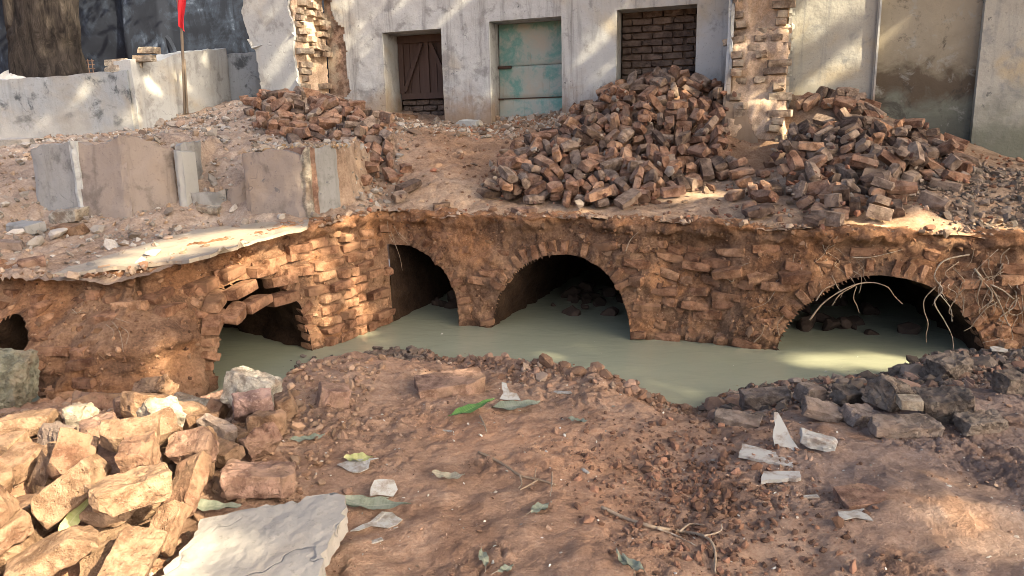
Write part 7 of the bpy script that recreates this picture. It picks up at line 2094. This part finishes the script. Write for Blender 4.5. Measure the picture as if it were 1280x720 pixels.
s = np.clip(r.lognormal(-2.9, 0.4, len(x)), 0.03, 0.13); parts.append(lumps(np.c_[x, y, z + s * 0.16], s, tints(r, len(x), [(0.30, 0.18, 0.115), (0.25, 0.14, 0.09), (0.36, 0.26, 0.18)]), 17, flat=0.6))
s_ = np.random.default_rng(18).uniform(sx(-3.6), sx(4.2), 400); x, y, zt_, nx_, ny_ = path_at(s_); r = np.random.default_rng(19); bk_ = r.uniform(-0.03, 0.16, 400)
s = np.clip(r.lognormal(-3.7, 0.5, 400), 0.01, 0.08); parts.append(pebbles(np.c_[x - nx_ * bk_, y - ny_ * bk_, zt_ + 0.02 + s * 0.1], s, tints(r, 400, [(0.36, 0.25, 0.17), (0.42, 0.31, 0.22), (0.27, 0.155, 0.095)]), 18, angular=0.5))
r = np.random.default_rng(23); n = 260; u_ = r.random(n); p0_, p1_ = tp(312, 272, 5.80), tp(428, 264, 5.85); dp_ = r.uniform(0.02, 0.34, n); s = np.clip(r.lognormal(-3.6, 0.5, n), 0.012, 0.08)
parts.append(pebbles(np.c_[p0_[0] + (p1_[0] - p0_[0]) * u_, p0_[1] + (p1_[1] - p0_[1]) * u_ + dp_, 1.435 + 0.02 * u_ + s * 0.2], s, tints(r, n, [(0.40, 0.27, 0.15), (0.34, 0.26, 0.18), (0.42, 0.36, 0.29)]), 23, angular=0.5))
grit("gravel", parts)
# crumbs clinging to the vault wall face
r = np.random.default_rng(15); n = 4500; s_ = r.uniform(sx(-3.8), sx(4.2), n); zr = r.uniform(0.02, 1.0, n); X_, Y_, top_, nx_, ny_ = path_at(s_); z_ = zr * (top_ - 0.01)
k = (arch_val(s_, z_) > 1.03) & (r.random(n) < 0.35 + 0.65 * sst(pn(np.c_[s_, z_ * 1.5, 0 * z_], 2.4), -0.1, 0.3)); s_, z_, X_, Y_, nx_, ny_ = s_[k], z_[k], X_[k], Y_[k], nx_[k], ny_[k]
o_ = face_out(s_, z_); sz = np.clip(r.lognormal(-3.9, 0.5, len(s_)), 0.008, 0.06)
grit("wall_crumbs", [pebbles(np.c_[X_ + nx_ * o_, Y_ + ny_ * o_, z_], sz, tints(r, len(s_), [(0.20, 0.105, 0.058), (0.26, 0.15, 0.085), (0.15, 0.08, 0.048), (0.33, 0.2, 0.12)]), 15, flat=0.8, angular=0.5)])
# single stones that stand out on the left terrace
for k, (a, b, wpx, h, lab) in enumerate([(92, 268, 46, .10, "rounded pale stone at the foot of the left tank panel"), (88, 287, 34, .07, "pale flat stone below the rounded pale stone"), (15, 306, 24, .06, "grey stone at the left edge of the terrace"),
                                         (40, 328, 26, .06, "brown stone near the front edge of the left terrace"), (30, 285, 40, .08, "long pale stone in the rubble at the far left"), (262, 262, 26, .06, "pale stone at the foot of the low tank panel"),
                                         (553, 258, 24, .06, "orange brick piece lying alone on the ledge above first arch"), (655, 263, 30, .05, "flat brick lying on the ledge above the second arch"), (585, 155, 26, .10, "white stone by the foot of the green doorway"), (942, 262, 28, .05, "grey-brown brick lying on the ledge right of centre"),
                                         (20, 178, 30, .08, "broken slab piece at the foot of low yard wall"), (505, 146, 34, .08, "pale brick lying before the plank door")]):
    chunk("terrace_stone", lab, "stone", a, b, wpx, h, ["mortared_brick", "tan_brick", "purple_slab", "brown_brick", "grey_plaster", "mortared_brick", "tan_brick", "brown_brick", "loose_plaster", "purple_slab", "grey_plaster", "tan_brick"][k], rz=.3 * (k % 4) - .4, rx=.1, ry=.1 * (k % 3 - 1), d=.6, lift=.02, seed=800 + k, rough=.008, n=6, H=H_up, wear=1.8)

# shards and mortar lumps among the loose bricks, specks floating on the water
r = np.random.default_rng(29); pk = [raw[i][4] for i in r.integers(0, len(raw), 1300)]; pk = np.array(pk) + r.normal(0, 0.09, (1300, 3)) * [1, 1, 0.15]
pk[:, 2] = np.maximum(pk[:, 2] * 0 + H_up(pk[:, 0], pk[:, 1]) + 0.01, pk[:, 2] - 0.02); s = np.clip(r.lognormal(-3.2, 0.45, 1300), 0.015, 0.09)
grit("brick_shards", [pebbles(pk, s, tints(r, 1300, [(0.25, 0.125, 0.08), (0.32, 0.17, 0.11), (0.36, 0.30, 0.24), (0.17, 0.10, 0.075)]), 29, flat=0.7, angular=0.5)])
n = 90; xs_ = r.uniform(-1.9, 2.6, n); ys_ = r.uniform(3.9, 5.9, n); kk = (ys_ > crest_y(xs_) + 0.25) & (ys_ < edge_y(xs_) - 0.1); xs_, ys_ = xs_[kk], ys_[kk]; n = len(xs_)
grit("floating_specks", [pebbles(np.c_[xs_, ys_, 0 * xs_ + 0.001], np.clip(r.lognormal(-4.6, 0.5, n), 0.004, 0.03), tints(r, n, [(0.45, 0.44, 0.36), (0.25, 0.20, 0.13), (0.5, 0.5, 0.45)]), 30, flat=0.15)])
# ------------------------------------------------------------------ big leafy tree behind the viewer whose shade falls on the place
GAPS = []          # openings in the foliage, each where a patch of sunlight lands: (point, radius)
def gap(p, r): GAPS.append((np.array(p), r))
for (a, b, r) in [(40, 560, .26), (110, 560, .26), (170, 530, .22), (228, 505, .17), (60, 640, .28), (150, 620, .24), (130, 690, .26), (10, 690, .25), (350, 520, .08), (570, 468, .09), (1258, 648, .11), (1228, 610, .05), (1200, 588, .05), (1268, 676, .07)]:
    gap(hit(a, b, H_fg, .05), r)
for (a, b, r) in [(365, 282, .17), (310, 290, .20), (255, 300, .21), (205, 310, .18), (165, 322, .14), (1110, 275, .12), (1180, 280, .16), (1240, 278, .18), (890, 236, .15), (925, 238, .13), (850, 245, .06), (985, 165, .09), (1000, 175, .06), (845, 120, .10), (860, 108, .08), (310, 118, .16), (480, 262, .06), (740, 258, .05), (165, 150, .08)]:
    gap(hit(a, b, H_up, .05), r)
for (a, b, r) in [(290, 350, .13), (330, 330, .13), (400, 330, .17), (430, 300, .13), (440, 370, .13), (455, 400, .12), (400, 395, .10), (210, 445, .07), (1085, 300, .05), (1200, 310, .05)]:
    gap(wall_hit(a, b), r)
for (a, b, r) in [(1060, 452, .16), (1110, 450, .14), (1010, 452, .12), (690, 445, .05)]: gap(on_z(a, b, 0), r)
for (a, b, r) in [(760, 30, .07), (745, 60, .06), (770, 85, .05), (1085, 60, .09), (1060, 75, .09), (1035, 95, .09), (1015, 108, .08), (1015, 20, .14), (1045, 10, .12), (1075, 5, .10), (575, 10, .05), (430, 60, .06), (780, 95, .06), (600, 120, .04)]:
    gap(on_plane(a, b, FP, FN), r)
for (a, b, y, r) in [(380, 25, 9.3, .07), (365, 50, 9.3, .07), (350, 75, 9.3, .06), (400, 20, 9.5, .16), (395, 50, 9.5, .10), (370, 100, 9.3, .08), (955, 122, 7.6, .10), (965, 150, 7.5, .08), (985, 30, 7.9, .12), (110, 115, 8.6, .06), (60, 150, 8.6, .05), (170, 140, 8.6, .05), (240, 85, 9.3, .06), (282, 90, 10.2, .06), (165, 70, 8.8, .14), (390, 215, 5.7, .05)]:
    gap(at_y(a, b, y), r)
shade = thing("shade_tree", (11.5, -7.5, 1.0), "big leafy tree behind the viewer shading the pit", "tree")
rs = np.random.default_rng(41); N = 78000
# the crown: a broad layer of drooping leaf sprays between 7 and 12 metres up
q = np.c_[rs.uniform(-8.5, 7.0, N), rs.uniform(0.6, 11.5, N), rs.uniform(0.0, 1.6, N)]; lam = rs.uniform(10.0, 15.5, N) + 1.2 * pn(q * [1, 1, 0], 0.5, 3.0)
leafp = q + SUN * lam[:, None]
leafp += np.round(rs.normal(size=(N, 3)), 0) * 0.05
keep = np.ones(N, bool); wob = 1 + 0.35 * pn(leafp, 1.6, 9.0)
for (c, r) in GAPS:
    d = leafp - c; al = d @ SUN; dist = np.linalg.norm(d - al[:, None] * SUN, axis=1)
    keep &= ~((dist < (r + 0.035) * wob) & (al > 3))
leafp = leafp[keep]
v, f = leaf_cloud(leafp, 43, (0.26, 0.085)); tag(mesh_obj("crown", v, f, MAT["crown_leaf"], shade), kind="stuff")
cen = np.array([11.5, -7.5, 1.0]); mid = leafp.mean(0)
v, f = limb([cen + [0, 0, -0.9], cen + [0, 0, 0.4], cen + [-0.3, 0.3, 3.0], cen + [-0.8, 0.8, 5.6]], [0.75, 0.55, 0.45, 0.38], 24, 2.0, 0.03); mesh_obj("trunk", v, f, MAT["bark"], shade, smooth=True)
for k in range(9):
    t = leafp[rs.integers(0, len(leafp))]
    v, f = limb([cen + [-0.8, 0.8, 5.4], cen * 0.6 + t * 0.4 + [0, 0, 1.6], t], [0.24, 0.10, 0.02], 8, k * 1.0, 0.02); mesh_obj("limb", v, f, MAT["bark"], shade, smooth=True)
for o in list(bpy.data.objects):
    if o.parent is None and o.get("category") and "kind" not in o: o["kind"] = "thing"
